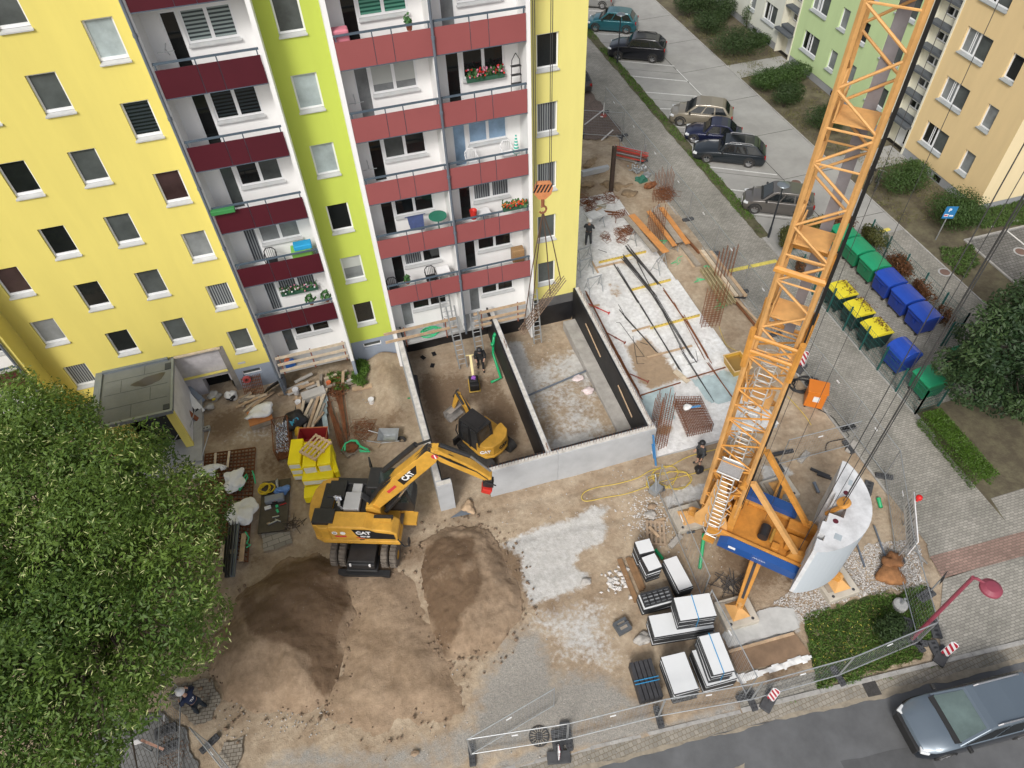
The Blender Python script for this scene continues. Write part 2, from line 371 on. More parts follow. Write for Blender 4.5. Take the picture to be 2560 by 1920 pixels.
struct('outer_ground', b, mat('soil_outer', (.17,.14,.1), rough=1, var=.3, sc=.4))
# ---- street
def yk(x): return -19.6-.078*(x+9.22)
ASPH = mat('asphalt', (.105,.108,.112), rough=.85, var=.3, sc=.5, bump=.25, bsc=60)
def strip(pts_lo, pts_hi, z, mb): 
    for k in range(len(pts_lo)-1): mb.quad((*pts_lo[k],z),(*pts_lo[k+1],z),(*pts_hi[k+1],z),(*pts_hi[k],z))
xs = [-70,-9.2,8,70]
b = MB(); strip([(x,yk(x)-9) for x in xs], [(x,yk(x)-.45) for x in xs], -.03, b); struct('road', b, ASPH)
b = MB(); sheet(b, jag([(-9,yk(-9)-.42),(12,yk(12)-.42),(12,yk(12)-.56),(5,yk(5)-.6),(-2,yk(-2)-.5),(-9,yk(-9)-.62)], .06, 3, 3), -.016); sheet(b, jag([(-3,yk(-3)-1.6),(-1.6,yk(-2)-1.55),(-1.7,yk(-2)-1.7),(-2.9,yk(-3)-1.72)], .08, 4, 7), -.024); struct('road_dust', b, mat('road_dust',(.27,.235,.18),rough=1,var=.3,sc=3))
b = MB(); sheet(b, jag([(1.5,yk(1)-2.2),(4.4,yk(4)-2.3),(4.5,yk(4)-4.5),(1.6,yk(1)-4.4)], .03, 3, 9), -.026); struct('road_patch', b, mat('asphalt_patch',(.08,.082,.085),rough=.9,var=.25,sc=1))
GUT = brickmat('gutter_stone', (.30,.28,.25), (.2,.17,.12), .16, .16, mort=.012, rot=-.078, stain=.4)
b = MB(); strip([(x,yk(x)-.45) for x in xs], [(x,yk(x)) for x in xs], -.02, b); struct('gutter', b, GUT)
KERB = mat('kerb_concrete', (.34,.33,.31), rough=.9, var=.25, sc=3, bump=.2)
b = MB()
for k in range(80):
    x = -.9+k*1.0
    b.hexa([(x,yk(x)-.0,-.1),(x+.985,yk(x+.985),-.1),(x+.985,yk(x+.985)+.15,-.1),(x,yk(x)+.15,-.1),(x,yk(x),.06),(x+.985,yk(x+.985),.06),(x+.985,yk(x+.985)+.15,.06),(x,yk(x)+.15,.06)])
for k in range(60):
    x = -.95-k*.5
    b.hexa([(x-.49,yk(x-.49),-.1),(x,yk(x),-.1),(x,yk(x)+.12,-.1),(x-.49,yk(x-.49)+.12,-.1),(x-.49,yk(x-.49),-.005),(x,yk(x),-.005),(x,yk(x)+.12,-.005),(x-.49,yk(x-.49)+.12,-.005)])
struct('kerb', b, KERB)
PAV = brickmat('paver_grey', (.33,.318,.29), (.19,.18,.165), .21, .11, mort=.013, stain=.38)
PAVD = brickmat('paver_dark', (.17,.168,.165), (.06,.055,.05), .21, .21, mort=.014, stain=.35)
PAVR = brickmat('paver_red', (.30,.2,.17), (.15,.12,.1), .21, .11, mort=.012, stain=.35)
b = MB(); sheet(b, [(9.45,-16.6),(13.2,-16.6),(13.2,60),(9.45,60)], .012); struct('access_road', b, PAV)
b = MB(); sheet(b, [(-.9,yk(-.9)+.15),(2.45,yk(2.45)+.15),(2.6,yk(2.45)+.75),(-.7,yk(-.9)+.7)], .012)
sheet(b, [(7.0,yk(7.)+.15),(40,yk(40)+.15),(40,-18.2),(9.05,-18.05),(8.3,-18.9),(7.6,-19.6)], .02); struct('pavement', b, PAV)
b = MB(); sheet(b, [(9.05,-18.0),(40,-19.2),(40,-18.3),(9.2,-17.05)], .024); struct('red_paving_band', b, PAVR)
b = MB(); sheet(b, [(9.15,-17.1),(40,-18.35),(40,-15.4),(13.4,-15.5),(13.2,-16.6),(9.4,-16.6)], .016); struct('pavement', b, PAV)
b = MB(); b.bx(13.2,13.36,-12,60,-.1,.03); b.bx(9.36,9.44,-14,24,-.1,.045); struct('kerb', b, KERB)
CONC = mat('concrete_lane', (.27,.265,.25), rough=.92, var=.3, sc=.45, bump=.15, col2=(.35,.345,.325), mix=(.35,.65))
b = MB(); sheet(b, [(13.36,1.6),(21.5,1.6),(21.5,70),(13.36,70)], .008); struct('parking_lot', b, CONC)
JNT = mat('joint_tar', (.06,.055,.05), rough=.95)
b = MB()
for x in (17.52,): sheet(b, jag([(x-.025,1.6),(x+.025,1.6),(x+.025,60),(x-.025,60)], .006, 3, 4), .014)
for y in (3.5,8.6,13.9,19.,24.2,29.3,34.5):
    sheet(b, jag([(17.52,y-.02),(21.5,y-.02),(21.5,y+.02),(17.52,y+.02)], .006, 3, int(y)), .0135)
    sheet(b, jag([(13.8,y+2.2),(17.5,y-.02),(17.5,y+.02),(13.8,y+2.24)], .01, 3, int(y)+50), .0135)
struct('expansion_joints', b, JNT)
WH = mat('road_paint', (.6,.6,.58), rough=.7, var=.2, sc=9)
b = MB()
for (a,c) in (((260,235),(480,245)),((400,422),(790,458)),((490,527),(880,563)),((580,637),(960,668)),((680,752),(960,760)),((790,875),(1060,900)),((890,1008),(1180,1040)),((1030,1155),(1500,1210)),((1160,1310),(1480,1345)),((1290,1475),(1640,1512)),((200,75),(310,80))):
    p = G('T',*a); q = G('T',*c); d = (q-p); d.z = 0; d.normalize(); nn = Vector((-d.y,d.x,0))*.055
    if a[0] in (680,790,890,1160): q = p+d*4.4
    sheet(b, [tuple((p-nn)[:2]),tuple((q-nn)[:2]),tuple((q+nn)[:2]),tuple((p+nn)[:2])], .018)
for (p,q) in (((17.56,24.9),(17.56,22.9)),((17.56,22.6),(17.56,20.5))): sheet(b, [(p[0]-.04,p[1]),(p[0]+.04,p[1]),(q[0]+.04,q[1]),(q[0]-.04,q[1])], .018)
struct('parking_markings', b, WH)
SOIL = mat('garden_soil', (.085,.07,.045), rough=1, var=.25, sc=1.1, col2=(.14,.125,.075), bump=.8, bsc=9)
b = MB(); sheet(b, [(21.3,1.0),(26.6,1.0),(26.6,60),(21.3,60)], .003)
sheet(b, [(21.3,-14),(24.4,-14),(24.3,-.45),(45,-.45),(45,1.7),(26.3,1.7),(21.3,1.1)], .005)
sheet(b, [(13.2,-17.5),(24.4,-17.5),(24.4,-9.5),(13.2,-9.5)], .004); struct('garden_bed', b, SOIL)
b = MB(); sheet(b, [(21.4,21.9),(26.4,21.9),(26.4,24.1),(21.4,24.1)], .03); sheet(b, [(21.4,7.7),(26.4,7.7),(26.4,9.8),(21.4,9.8)], .03); struct('path', b, CONC)
b = MB(); sheet(b, [(13.36,-10.4),(19.6,-10.4),(19.6,1.6),(13.36,1.6)], .013); struct('bin_yard_paving', b, PAV)
b = MB(); sheet(b, [(19.6,-14),(21.5,-14),(21.5,1.6),(19.6,1.6)], .02); struct('footpath', b, PAV)
b = MB(); sheet(b, [(24.2,-14),(45,-14),(45,-.5),(24.2,-.5)], .021); struct('car_park_paving', b, PAVD)
b = MB(); b.bx(24.1,24.2,-14,-.45,-.05,.08); b.bx(24.1,40,-.45,-.35,-.05,.08); b.bx(21.45,21.53,-5.6,60,-.05,.06); struct('kerb', b, KERB)
b = MB(); sheet(b, [(26.3,.12),(28.4,.12),(28.4,.24),(26.3,.24)], .05); sheet(b, [(27,-2),(27.1,-2),(27.1,-.4),(27,-.4)], .026); struct('parking_markings', b, WH)
# brick paved walk seen behind the end of the block
BRK = brickmat('brick_paving', (.2,.15,.13), (.06,.05,.045), .22, .11, mort=.014, rot=.5)
b = MB(); sheet(b, jag(P2('T',[(165,600),(240,690),(300,740),(420,920),(330,960),(240,975),(150,960)]), .12, 3, 8), .1)
sheet(b, jag(P2('T',[(165,560),(250,700),(440,940),(330,930),(150,930)]), .05, 2, 8), .09); struct('brick_walk', b, BRK)
# pavers coming through the dirt at lower left
for k, (zn, pts) in enumerate((('N',[(380,1090),(640,1050),(700,1190),(640,1330),(520,1370),(380,1250),(330,1150)]), ('N',[(720,1480),(860,1440),(850,1560),(800,1680),(690,1680),(690,1560)]), ('N',[(300,1280),(470,1400),(560,1700),(-300,1800),(-100,1300)]))):
    b = MB(); sheet(b, jag(P2(zn,pts), .12, 4, 30+k), .045); struct('old_paving', b, brickmat('paver_old%d'%k, (.27,.245,.21), (.1,.08,.06), .2, .2 if k == 2 else .13, rot=.15, mort=.014) if k < 2 else brickmat('paver_blue', (.17,.175,.18), (.08,.075,.07), .25,.12, rot=1.2, mort=.014))
b = MB(); sheet(b, jag(P2('M',[(700,1060),(900,1050),(920,1130),(720,1190)]), .06, 3, 44), .05); struct('old_paving', b, brickmat('slab_old', (.3,.28,.25), (.12,.1,.08), .5,.25, rot=-.1, mort=.012))
# ---- soil heaps
def heap(poly, H, slope, damp, label, seed):
    xs = [p[0] for p in poly]; ys = [p[1] for p in poly]
    def hf(X,Y):
        d = sdist(X,Y,poly); d = d+.5*fbm(X,Y,1.4,seed)
        z = H*(1-np.exp(-np.clip(d,0,9)*slope/H))*np.clip(d/.7+.25,0,1); z *= (1+.45*fbm(X,Y,2.,seed+3)); z += np.where(d > 0,.10*fbm(X,Y,.6,seed+7)+.07*np.abs(fbm(X,Y,.3,seed+9)),0)
        for (cx,cy,rr,hh) in ((xs[0],ys[0],.1,0),): pass
        return np.where(d > 0, z-.03, -.25)+0*X
    def cf(X,Y):
        g = np.maximum.reduce([np.clip((sdist(X,Y,p)+.5*fbm(X,Y,1.2,seed+31))/.3*.5+.5,0,1) for p in damp])
        return np.stack([0*X, .16+.6*g*(1+.9*fbm(X,Y,1.1,seed+21)), 0*X, 0*X+1],-1)
    o = gridmesh('soil_heap', min(xs)-.5, max(xs)+.5, min(ys)-.5, max(ys)+.5, .075, hf, cf, HEAPM, keep=lambda X,Y: sdist(X,Y,poly) > -.4)
    tag(o, label, 'soil heap', 'soil heaps in front of the excavator')
    return o
h1 = P2('N',[(750,500),(900,340),(1150,190),(1350,150),(1600,190),(1640,340),(1600,620),(1560,950),(1440,1190),(1330,1240),(1200,1250),(900,1250),(700,1200),(610,1000),(640,780),(760,650)])
h1d = [P2('N',[(800,480),(960,330),(1200,200),(1600,200),(1600,420),(1570,640),(1520,950),(1430,1180),(1330,1210),(1290,1060),(1300,970),(1180,860),(1080,860),(950,800),(870,660)])]
heap(h1, 1.25, .8, h1d, 'wide dark brown soil heap directly below the wheeled excavator', 60)
h2 = P2('H',[(0,20),(160,-60),(330,0),(440,120),(530,260),(580,500),(540,640),(400,850),(180,930),(30,900),(-40,700),(-180,400),(-170,150)])
h2d = [P2('H',[(-180,290),(-120,130),(0,30),(230,100),(330,370),(260,540),(130,680),(90,900),(-60,870),(-70,560),(-170,420)])]
heap(h2, .85, .6, h2d, 'lower soil heap with a dark patch beside the white concrete patch', 80)
# dry spoil spread between the two heaps
def spf(X,Y): return -.06+.3*np.clip((sdist(X,Y,spo)+.5*fbm(X,Y,1.,93)+.3)/1.3,-.3,1)**1.0+.07*fbm(X,Y,.8,90)+.05*fbm(X,Y,.3,91)
spo = P2('N',[(1570,250),(1800,200),(2020,380),(2100,700),(2300,1000),(2350,1250),(2000,1330),(1750,1450),(1450,1300),(1440,1150),(1560,900),(1590,600)])
o = gridmesh('spoil_spread', min(p[0] for p in spo)-.3, max(p[0] for p in spo)+.3, min(p[1] for p in spo)-.3, max(p[1] for p in spo)+.3, .1, spf, lambda X,Y: np.stack([0*X,.12+.5*fbm(X,Y,1.5,95),0*X,0*X+1],-1), HEAPM, keep=lambda X,Y: sdist(X,Y,spo) > -.3); o['kind'] = 'structure'
# clods and stones along the heap rims
CLOD = mat('clod', (.19,.135,.09), rough=1, var=.35, sc=6); PEB = mat('pebble', (.42,.4,.37), rough=.9, var=.4, sc=5)
def along(poly, n, w, seed):
    rnd = random.Random(seed)
    for k in range(n):
        i = rnd.randrange(len(poly)); a = poly[i]; c = poly[(i+1)%len(poly)]; t = rnd.random()
        yield a[0]+(c[0]-a[0])*t+rnd.gauss(0,w), a[1]+(c[1]-a[1])*t+rnd.gauss(0,w), rnd
b = MB()
for poly, n, s in ((h1,260,1),(h2,220,2),(spo,110,3)):
    for x, y, rnd in along(poly, n, .4, s):
        if y > -9.9 and x < -11: continue
        r = rnd.uniform(.015,.055)*rnd.choice((1,1,1.5)); b.lump((x,y,r*.4+.03), r, rnd.randrange(99), 1, .4)
o = b.build('soil_clods', CLOD); o['kind'] = 'stuff'; tag(o, 'loose crumbs of earth scattered round the soil heaps', 'soil clods')
b = MB(); rnd = random.Random(12)
for k in range(700):
    zn, x0, x1, y0, y1 = rnd.choice((('C',700,1700,560,1000),('H',-300,1300,560,1600),('A',1830,2200,830,1560),('A',650,1250,1000,1650),('N',600,1500,1200,1450),('E',150,900,640,1500)))
    p = G(zn, rnd.uniform(x0,x1), rnd.uniform(y0,y1)); r = rnd.uniform(.01,.035); b.lump((p.x,p.y,r*.3-.01), r, k, 1, .3)
o = b.build('loose_stones', PEB); o['kind'] = 'stuff'; tag(o, 'small pale stones scattered over the bare ground', 'stones')
# gravel by the counterweight
grav = P2('F',[(480,520),(560,480),(700,330),(900,180),(1100,160),(1400,60),(1500,130),(1540,400),(1400,430),(1100,480),(830,560),(690,650),(640,560)])
gx = [p[0] for p in grav]; gy = [p[1] for p in grav]
rs = np.random.RandomState(5); N = 9000; X = rs.uniform(min(gx),max(gx),N); Y = rs.uniform(min(gy),max(gy),N); k = (sdist(X,Y,grav)+.5*fbm(X,Y,.8,7)) > 0
b = MB()
def stones(b, X, Y, r0, r1, rs, z=.0):
    for x, y in zip(X,Y):
        r = rs.uniform(r0,r1); a = rs.rand()*6; i = len(b.v); q = rs.uniform(.6,1.3,6)
        for j,(dx,dy,dz) in enumerate(((1,0,0),(0,1,0),(-1,0,0),(0,-1,0),(.1,.1,.8))):
            b.v.append((x+r*q[j]*(dx*math.cos(a)-dy*math.sin(a)), y+r*q[j]*(dx*math.sin(a)+dy*math.cos(a)), z+dz*r))
        for f in ((0,1,4),(1,2,4),(2,3,4),(3,0,4)): b.f.append(tuple(i+t for t in f)); b.mi.append(rs.randint(3))
stones(b, X[k], Y[k], .02, .045, rs)
o = b.build('gravel', [mat('gravel_a',(.45,.43,.40),rough=.9,var=.3,sc=9), mat('gravel_b',(.3,.27,.24),rough=.9,var=.3,sc=9), mat('gravel_c',(.6,.58,.56),rough=.9,var=.2,sc=9)]); tag(o,'coarse mixed gravel under the crane counterweight','gravel',kind='stuff')
X = rs.normal(-.9,.55,500); Y = rs.normal(-11.9,.6,500); b = MB(); stones(b, X, Y, .015, .05, rs)
X = rs.normal(-3.3,.25,70); Y = rs.normal(-14.3,.25,70); stones(b, X, Y, .03, .12, rs, .01)
o = b.build('rubble', [mat('gravel_a',(.45,.43,.40)), mat('gravel_c',(.6,.58,.56)), mat('gravel_c',(.6,.58,.56))]); tag(o,'broken pale concrete crumbs on the bare earth','rubble',kind='stuff')
for zn, a, c, rr, lb in (('C',1740,880,.17,'brown field stone near the coiled yellow hose'),('C',1735,935,.22,'long white stone near the crane pad'),('H',1400,770,.3,'flat pale broken concrete chunk left of the white board stacks'),('H',1010,375,.2,'round concrete lump at the rim of the white concrete patch'),('N',1830,570,.1,'small pale stone lying on the spoil between the heaps'),('N',2040,1560,.13,'brown stone near the bottom edge below the spoil')):
    p = G(zn,a,c); b = MB(); b.lump((p.x,p.y,.06), rr, a, 3, .35, (1.1,.8,.45)); one('stone', b, PEB if 'brown' not in lb else mat('stone_brown',(.3,.22,.15),rough=.95,var=.3,sc=5), lb, 'stone', smooth=True)
# ================================================================ buildings
PVC = mat('window_white', (.78,.79,.8), rough=.35, var=.04); SILL = mat('sill_metal', (.52,.53,.53), rough=.45, var=.12, metal=.2)
GD = glassmat('glass_dark', (.012,.014,.014)); GG = glassmat('glass_greygreen', (.075,.085,.083), .18); GB = glassmat('glass_blind_pale', (.34,.40,.41), .3); GM = glassmat('glass_mauve', (.05,.03,.03)); GC = glassmat('glass_curtain', (.2,.215,.22), .25); GBL = glassmat('glass_blind_blue', (.24,.36,.5), .3)
def stripes(name, c1, c2, sc, axis='Z'):
    if name in MATS: return MATS[name]
    m = bpy.data.materials.new(name); m.use_nodes = True; n = m.node_tree.nodes; l = m.node_tree.links; b = n['Principled BSDF']; b.inputs['Roughness'].default_value = .25
    tc = n.new('ShaderNodeTexCoord'); wv = n.new('ShaderNodeTexWave'); wv.wave_type = 'BANDS'; wv.bands_direction = axis; wv.inputs['Scale'].default_value = sc; wv.inputs['Distortion'].default_value = .6 if axis == 'X' else 0; wv.inputs['Detail'].default_value = 1
    l.new(tc.outputs['Object'], wv.inputs['Vector']); rp = n.new('ShaderNodeValToRGB'); rp.color_ramp.elements[0].color = (*c1,1); rp.color_ramp.elements[1].color = (*c2,1); rp.color_ramp.elements[0].position = .4; rp.color_ramp.elements[1].position = .6
    l.new(wv.outputs['Color'], rp.inputs[0]); l.new(rp.outputs[0], b.inputs['Base Color']); MATS[name] = m; return m
GS = stripes('glass_slats', (.05,.065,.07), (.3,.36,.35), 2.4); GSD = stripes('glass_slats_dark', (.008,.012,.012), (.03,.04,.045), 2.4); GCU = stripes('glass_net_curtain', (.05,.055,.065), (.25,.27,.28), 3, 'X'); GGR = stripes('glass_green_slats', (.02,.1,.07), (.1,.3,.22), 2.4)
def window(par, o, ux, nrm, u0, u1, v0, v1, pane, ns=1, depth=.16, sill=.07, half=None, fw=.065, bot=None, muntin=()):
    o = Vector(o); ux = Vector(ux); nz = Vector((0,0,1)); nrm = Vector(nrm)
    P = lambda u, v, d: o+ux*u+nz*v+nrm*d
    def bx(m, a, b, c, d, d0, d1): m.hexa([P(a,c,d0),P(b,c,d0),P(b,c,d1),P(a,c,d1),P(a,d,d0),P(b,d,d0),P(b,d,d1),P(a,d,d1)])
    f = MB(); z0 = v0+.05; bw = bot or fw; d0, d1 = -depth, -depth+.07
    bx(f,u0,u0+fw,z0,v1,d0,d1); bx(f,u1-fw,u1,z0,v1,d0,d1); bx(f,u0+fw,u1-fw,z0,z0+bw,d0,d1); bx(f,u0+fw,u1-fw,v1-fw,v1,d0,d1)
    w = (u1-u0)/ns
    for k in range(1,ns): bx(f,u0+w*k-fw*.8,u0+w*k+fw*.8,z0+bw,v1-fw,d0,d1-.002)
    for t in muntin: bx(f,u0+t*(u1-u0)-.02,u0+t*(u1-u0)+.02,z0+bw,v1-fw,d0,d1-.004)
    wo = f.build('window', PVC, par)
    for k in range(ns):
        g = MB(); pm = pane[k % len(pane)] if isinstance(pane,(list,tuple)) else pane
        a, b2, c, d = u0+w*k+fw*.6, u0+w*(k+1)-fw*.6, z0+bw*.8, v1-fw*.8
        g.quad(P(a,c,-depth+.035),P(b2,c,-depth+.035),P(b2,d,-depth+.035),P(a,d,-depth+.035)); g.build('pane', pm, wo)
        if half:
            h = MB(); zc = c+(d-c)*half; h.quad(P(a+.02,zc,-depth+.039),P(b2-.02,zc,-depth+.039),P(b2-.02,d,-depth+.039),P(a+.02,d,-depth+.039)); h.build('roller_blind', mat('blind_grey',(.42,.44,.42),rough=.5,var=.05), wo)
    if sill:
        s = MB(); s.hexa([P(u0-.03,v0-.025,-depth),P(u1+.03,v0-.025,-depth),P(u1+.03,v0-.06,sill),P(u0-.03,v0-.06,sill),P(u0-.03,v0+.055,-depth),P(u1+.03,v0+.055,-depth),P(u1+.03,v0-.02,sill),P(u0-.03,v0-.02,sill)])
        s.build('sill', SILL, wo)
    return wo
CONS = mat('concrete_soffit', (.38,.38,.37), rough=.9, var=.15, sc=2)
YEL = mat('render_yellow', (.70,.60,.155), rough=.9, var=.045, sc=1.1, streak=.2); LIME = mat('render_lime', (.46,.545,.085), rough=.9, var=.045, sc=1.1, streak=.2); YEL2 = mat('render_yellow_end', (.74,.67,.22), rough=.9, var=.045, sc=1.1, streak=.2)
WHT = mat('render_white', (.80,.80,.79), rough=.85, var=.045, sc=1.1, streak=.2); PLI = mat('plinth_bluegrey', (.27,.31,.38), rough=.85, var=.1, sc=.8); BIT = mat('bitumen_black', (.012,.012,.014), rough=.55, var=.5, sc=1.2, bump=.25, bsc=6)
PAN_R = mat('panel_red', (.29,.085,.085), rough=.3, var=.07, sc=.4); PAN_B = mat('panel_burgundy', (.075,.010,.018), rough=.35, var=.1, sc=.5); RAIL = mat('rail_slate', (.075,.105,.135), rough=.45, var=.1); SLATE = mat('pipe_slate', (.16,.19,.23), rough=.4, var=.15, metal=.3)
CONS = mat('concrete_soffit', (.38,.38,.37), rough=.9, var=.15, sc=2); TIMB = mat('timber_raw', (.46,.33,.21), rough=.85, var=.25, sc=3); TIMP = mat('timber_pale', (.55,.46,.34), rough=.85, var=.25, sc=3)
TIMG = mat('timber_grey', (.30,.26,.21), rough=.9, var=.25, sc=3); TIMO = mat('timber_orange', (.55,.24,.07), rough=.6, var=.18, sc=2); RUST = mat('rust', (.17,.065,.025), rough=.95, var=.4, sc=4); STEEL = mat('steel_dark', (.07,.07,.075), rough=.55, var=.25, sc=4, metal=.5)
GALV = mat('galvanised', (.42,.44,.45), rough=.4, var=.15, sc=4, metal=.6); BLACKP = mat('black_plastic', (.018,.018,.02), rough=.5, var=.3, sc=4); GREENP = mat('green_pipe', (.01,.33,.12), rough=.4, var=.1); STRAPG = mat('green_strap', (.05,.5,.22), rough=.7, var=.2, sc=6)
WBAG = mat('white_sack', (.75,.75,.73), rough=.8, var=.08, sc=4); REDP = mat('red_paint', (.5,.03,.02), rough=.45, var=.15); BLUEP = mat('blue_paint', (.02,.10,.36), rough=.4, var=.15)
WY = 1.06; FH = 2.805; UX = (1,0,0); NF = (0,-1,0); TOPZ = 26.8
bl = thing('apartment_block', 'tall yellow and lime green apartment block with red balcony panels', 'apartment block', (-12,6,0), world=True)
cols = [(-16.94,-15.98,2.48),(-19.34,-18.38,3.88),(-21.73,-20.77,3.88),(-24.15,-23.18,2.48)]
hol = []; wl = []
for ci,(a,c,z) in enumerate(cols):
    for k in range(8):
        z0 = z+FH*k
        if z0+1.4 < TOPZ: hol.append((a,c,z0,z0+1.41)); wl.append((ci,k,a,c,z0))
hol.append((-19.82,-17.35,-.3,3.13))                        # broken out entrance bay
w = MB(); wallgrid(w, (0,WY,0), UX, (0,0,1), NF, -24.8, -15.3, 1.44, TOPZ, [h for h in hol if h[2] > 0]+[(-19.82,-17.35,1.44,3.13)], .18)
w.build('wall', YEL, bl); w = MB(); w.bx(-24.8,.4,13,13.2,0,TOPZ); w.build('rear_wall', YEL, bl); w = MB(); w.bx(-24.8,.4,1.3,13,TOPZ-.02,TOPZ+.2); w.build('roof', CONS, bl)
pick = {(0,5):GB,(0,4):GSD,(0,3):GM,(0,2):GC,(0,1):GCU,(0,0):GG,(1,3):GG,(1,4):GG,(1,2):GG,(1,1):GG,(1,0):GG,(2,3):GD,(2,2):GD,(2,1):GD,(2,0):GD,(3,2):GM,(3,1):GC,(3,0):GCU,(0,6):GG,(1,5):GG,(3,4):GG,(3,5):GG}
for ci,k,a,c,z0 in wl: window(bl, (0,WY,0), UX, NF, a, c, z0, z0+1.41, pick.get((ci,k),GD), 1, .17, .08, bot=.1)
w = MB(); wallgrid(w, (0,WY,0), UX, (0,0,1), NF, -24.8, -19.82, -.4, 1.436, [], .1); w.build('plinth', PLI, bl); w = MB(); wallgrid(w, (0,WY,0), UX, (0,0,1), NF, -17.35, -15.3, -.4, 1.436, [(-17.05,-16.15,.85,1.2)], .14); w.build('plinth', PLI, bl); w = MB()
wallgrid(w, (0,WY,0), UX, (0,0,1), NF, -11.59, -9.4, -.4, 1.436, [(-11.0,-10.1,.85,1.2)], .14); w.build('plinth', PLI, bl)
for a, c in ((-17.05,-16.15),(-11,-10.1)): window(bl,(0,WY,0),UX,NF,a,c,.85,1.2,GG,1,.13,0,fw=.04)
# lime strip
hl = [(-11.03,-10.09,2.48+FH*k,3.89+FH*k) for k in range(8)]
w = MB(); wallgrid(w, (0,WY,0), UX, (0,0,1), NF, -11.62, -9.42, 1.44, TOPZ, hl, .18); w.build('wall', LIME, bl)
for k,h in enumerate(hl): window(bl,(0,WY,0),UX,NF,*h,{0:GD,1:GC,2:GD,3:GB,4:GB,5:GG,6:GG}.get(k,GG),1,.17,.08,half=.5 if k == 1 else None)
# yellow end strip and the end wall
hy = [(-1.67,-.74,2.5+FH*k,3.93+FH*k) for k in range(8)]
w = MB(); wallgrid(w, (0,WY,0), UX, (0,0,1), NF, -2.25, .42, 1.53, TOPZ, hy, .18); w.build('wall', YEL2, bl); w = MB(); w.quad((.42,WY,1.53),(.42,13.2,1.53),(.42,13.2,TOPZ),(.42,WY,TOPZ)); w.build('wall', YEL2, bl)
for k,h in enumerate(hy): window(bl,(0,WY,0),UX,NF,*h,{0:GG,1:GG,2:GCU,3:GCU,4:GD}.get(k,GG),1,.17,.08)
w = MB(); w.bx(-2.5,.40,1.0,13,-.9,1.529); w.build('base_wall', mat('base_grey',(.1,.1,.1),rough=.9,var=.2), bl)
w = MB(); w.bx(-9.3,.43,.96,1.02,-.8,.97); w.bx(-9.3,-2.4,.9,.958,.9,1.38); w.build('bitumen_coating', BIT, bl)
# loggia back walls
bays = [(-15.2,-11.76,-14.62,-14.08,-14.0,-12.3),(-9.28,-5.93,-8.8,-8.24,-8.2,-6.43),(-5.81,-2.41,-5.32,-4.76,-4.66,-2.96)]
pan = {0:[GD,GCU,[GC,GC],[GD,GG],[GSD,GSD],[GS,GS],[GD,GD],[GD,GD]],1:[GD,[GCU,GD],[GD,GD],[GG,GD],[GC,GC],[GGR,GGR],[GD,GD],[GD,GD]],2:[GD,GD,[GCU,GCU],[GBL,GBL],[GD,GD],[GC,GC],[GD,GD],[GD,GD]]}
doorm = {0:[GG,GCU,GCU,GG,GD,GD,GD,GD],1:[GC,GD,GD,GD,GC,GD,GD,GD],2:[GC,GD,GD,GBL,GD,GC,GD,GD]}
for bi,(x0,x1,d0,d1,a,c) in enumerate(bays):
    w = MB(); hs_ = []
    for k in range(8):
        fz = 1.65+FH*k
        hs_ += [(d0,d1+.02,fz+.04,fz+2.16),(a,c,fz+.98,fz+2.16)]
    wallgrid(w, (0,WY,0), UX, (0,0,1), NF, x0, x1, 1.38, TOPZ, hs_, .12); w.build('loggia_wall', WHT, bl)
for bi,(x0,x1,d0,d1,a,c) in enumerate(bays):
    for k in range(8):
        fz = 1.65+FH*k
        window(bl,(0,WY,0),UX,NF,a,c,fz+.98,fz+2.16,pan[bi][k],2,.11,.1,fw=.075,half=.28 if (bi,k) in ((1,4),) else None)
        f = MB(); f.bx(d0,d0+.06,WY+.03,WY+.1,fz+.04,fz+2.16); f.bx(d1-.04,d1+.02,WY+.03,WY+.1,fz+.04,fz+2.16); f.bx(d0+.06,d1-.04,WY+.03,WY+.1,fz+2.1,fz+2.16); f.bx(d0+.06,d1-.04,WY+.03,WY+.1,fz+.04,fz+.14)
        do = f.build('balcony_door', PVC, bl); g = MB(); g.quad((d0+.05,WY+.06,fz+.1),(d1-.02,WY+.06,fz+.1),(d1-.02,WY+.06,fz+2.12),(d0+.05,WY+.06,fz+2.12)); g.build('pane', doorm[bi][k], do)
# party walls and fins
for x0, x1 in ((-15.37,-15.2),(-11.76,-11.6),(-9.45,-9.28),(-2.41,-2.24)): w = MB(); w.bx(x0,x1,-.06,WY-.004,1.3 if x0 < -11 else 0,TOPZ); w.build('party_wall', WHT, bl)
w = MB(); w.bx(-5.93,-5.81,-.02,WY-.004,1.5,TOPZ); w.build('party_wall', WHT, bl)
for x0,x1 in ((-15.36,-15.21),(-11.75,-11.61)): w = MB(); w.bx(x0,x1,-.05,WY-.004,0,1.3); w.build('party_wall_foot', PLI, bl)
# balconies
def balcony(x0, x1, k, pm, first):
    z = 1.5+FH*k; s = MB(); s.bx(x0,x1,-.03,WY-.004,z,z+.14); so = s.build('balcony', CONS, bl)
    if k == 0: return so
    W = x1-x0; cuts = [0,.392,.592,1.]
    for i in range(3):
        p = MB(); g0 = .012 if i else 0; p.bx(x0+W*cuts[i]+g0,x0+W*cuts[i+1]-(.012 if i < 2 else 0),-.1,-.085,z+.0,z+.97); p.build('panel', pm, so)
    r = MB(); r.bx(x0-.0,x1,-.07,.0,z+1.13,z+1.19); r.bx(x0,x1,-.115,-.045,z-.03,z-.002)
    for t in (.02,.39,.59,.98): r.bx(x0+W*t-.02,x0+W*t+.02,-.075,-.035,z,z+1.13)
    r.build('railing', RAIL, so); 
    return so
for k in range(9):
    if 1.5+FH*k+1 > TOPZ: break
    balcony(-15.18,-11.77,k,PAN_B,0); balcony(-9.27,-5.9,k,PAN_R,1); balcony(-5.84,-2.42,k,PAN_R,2)
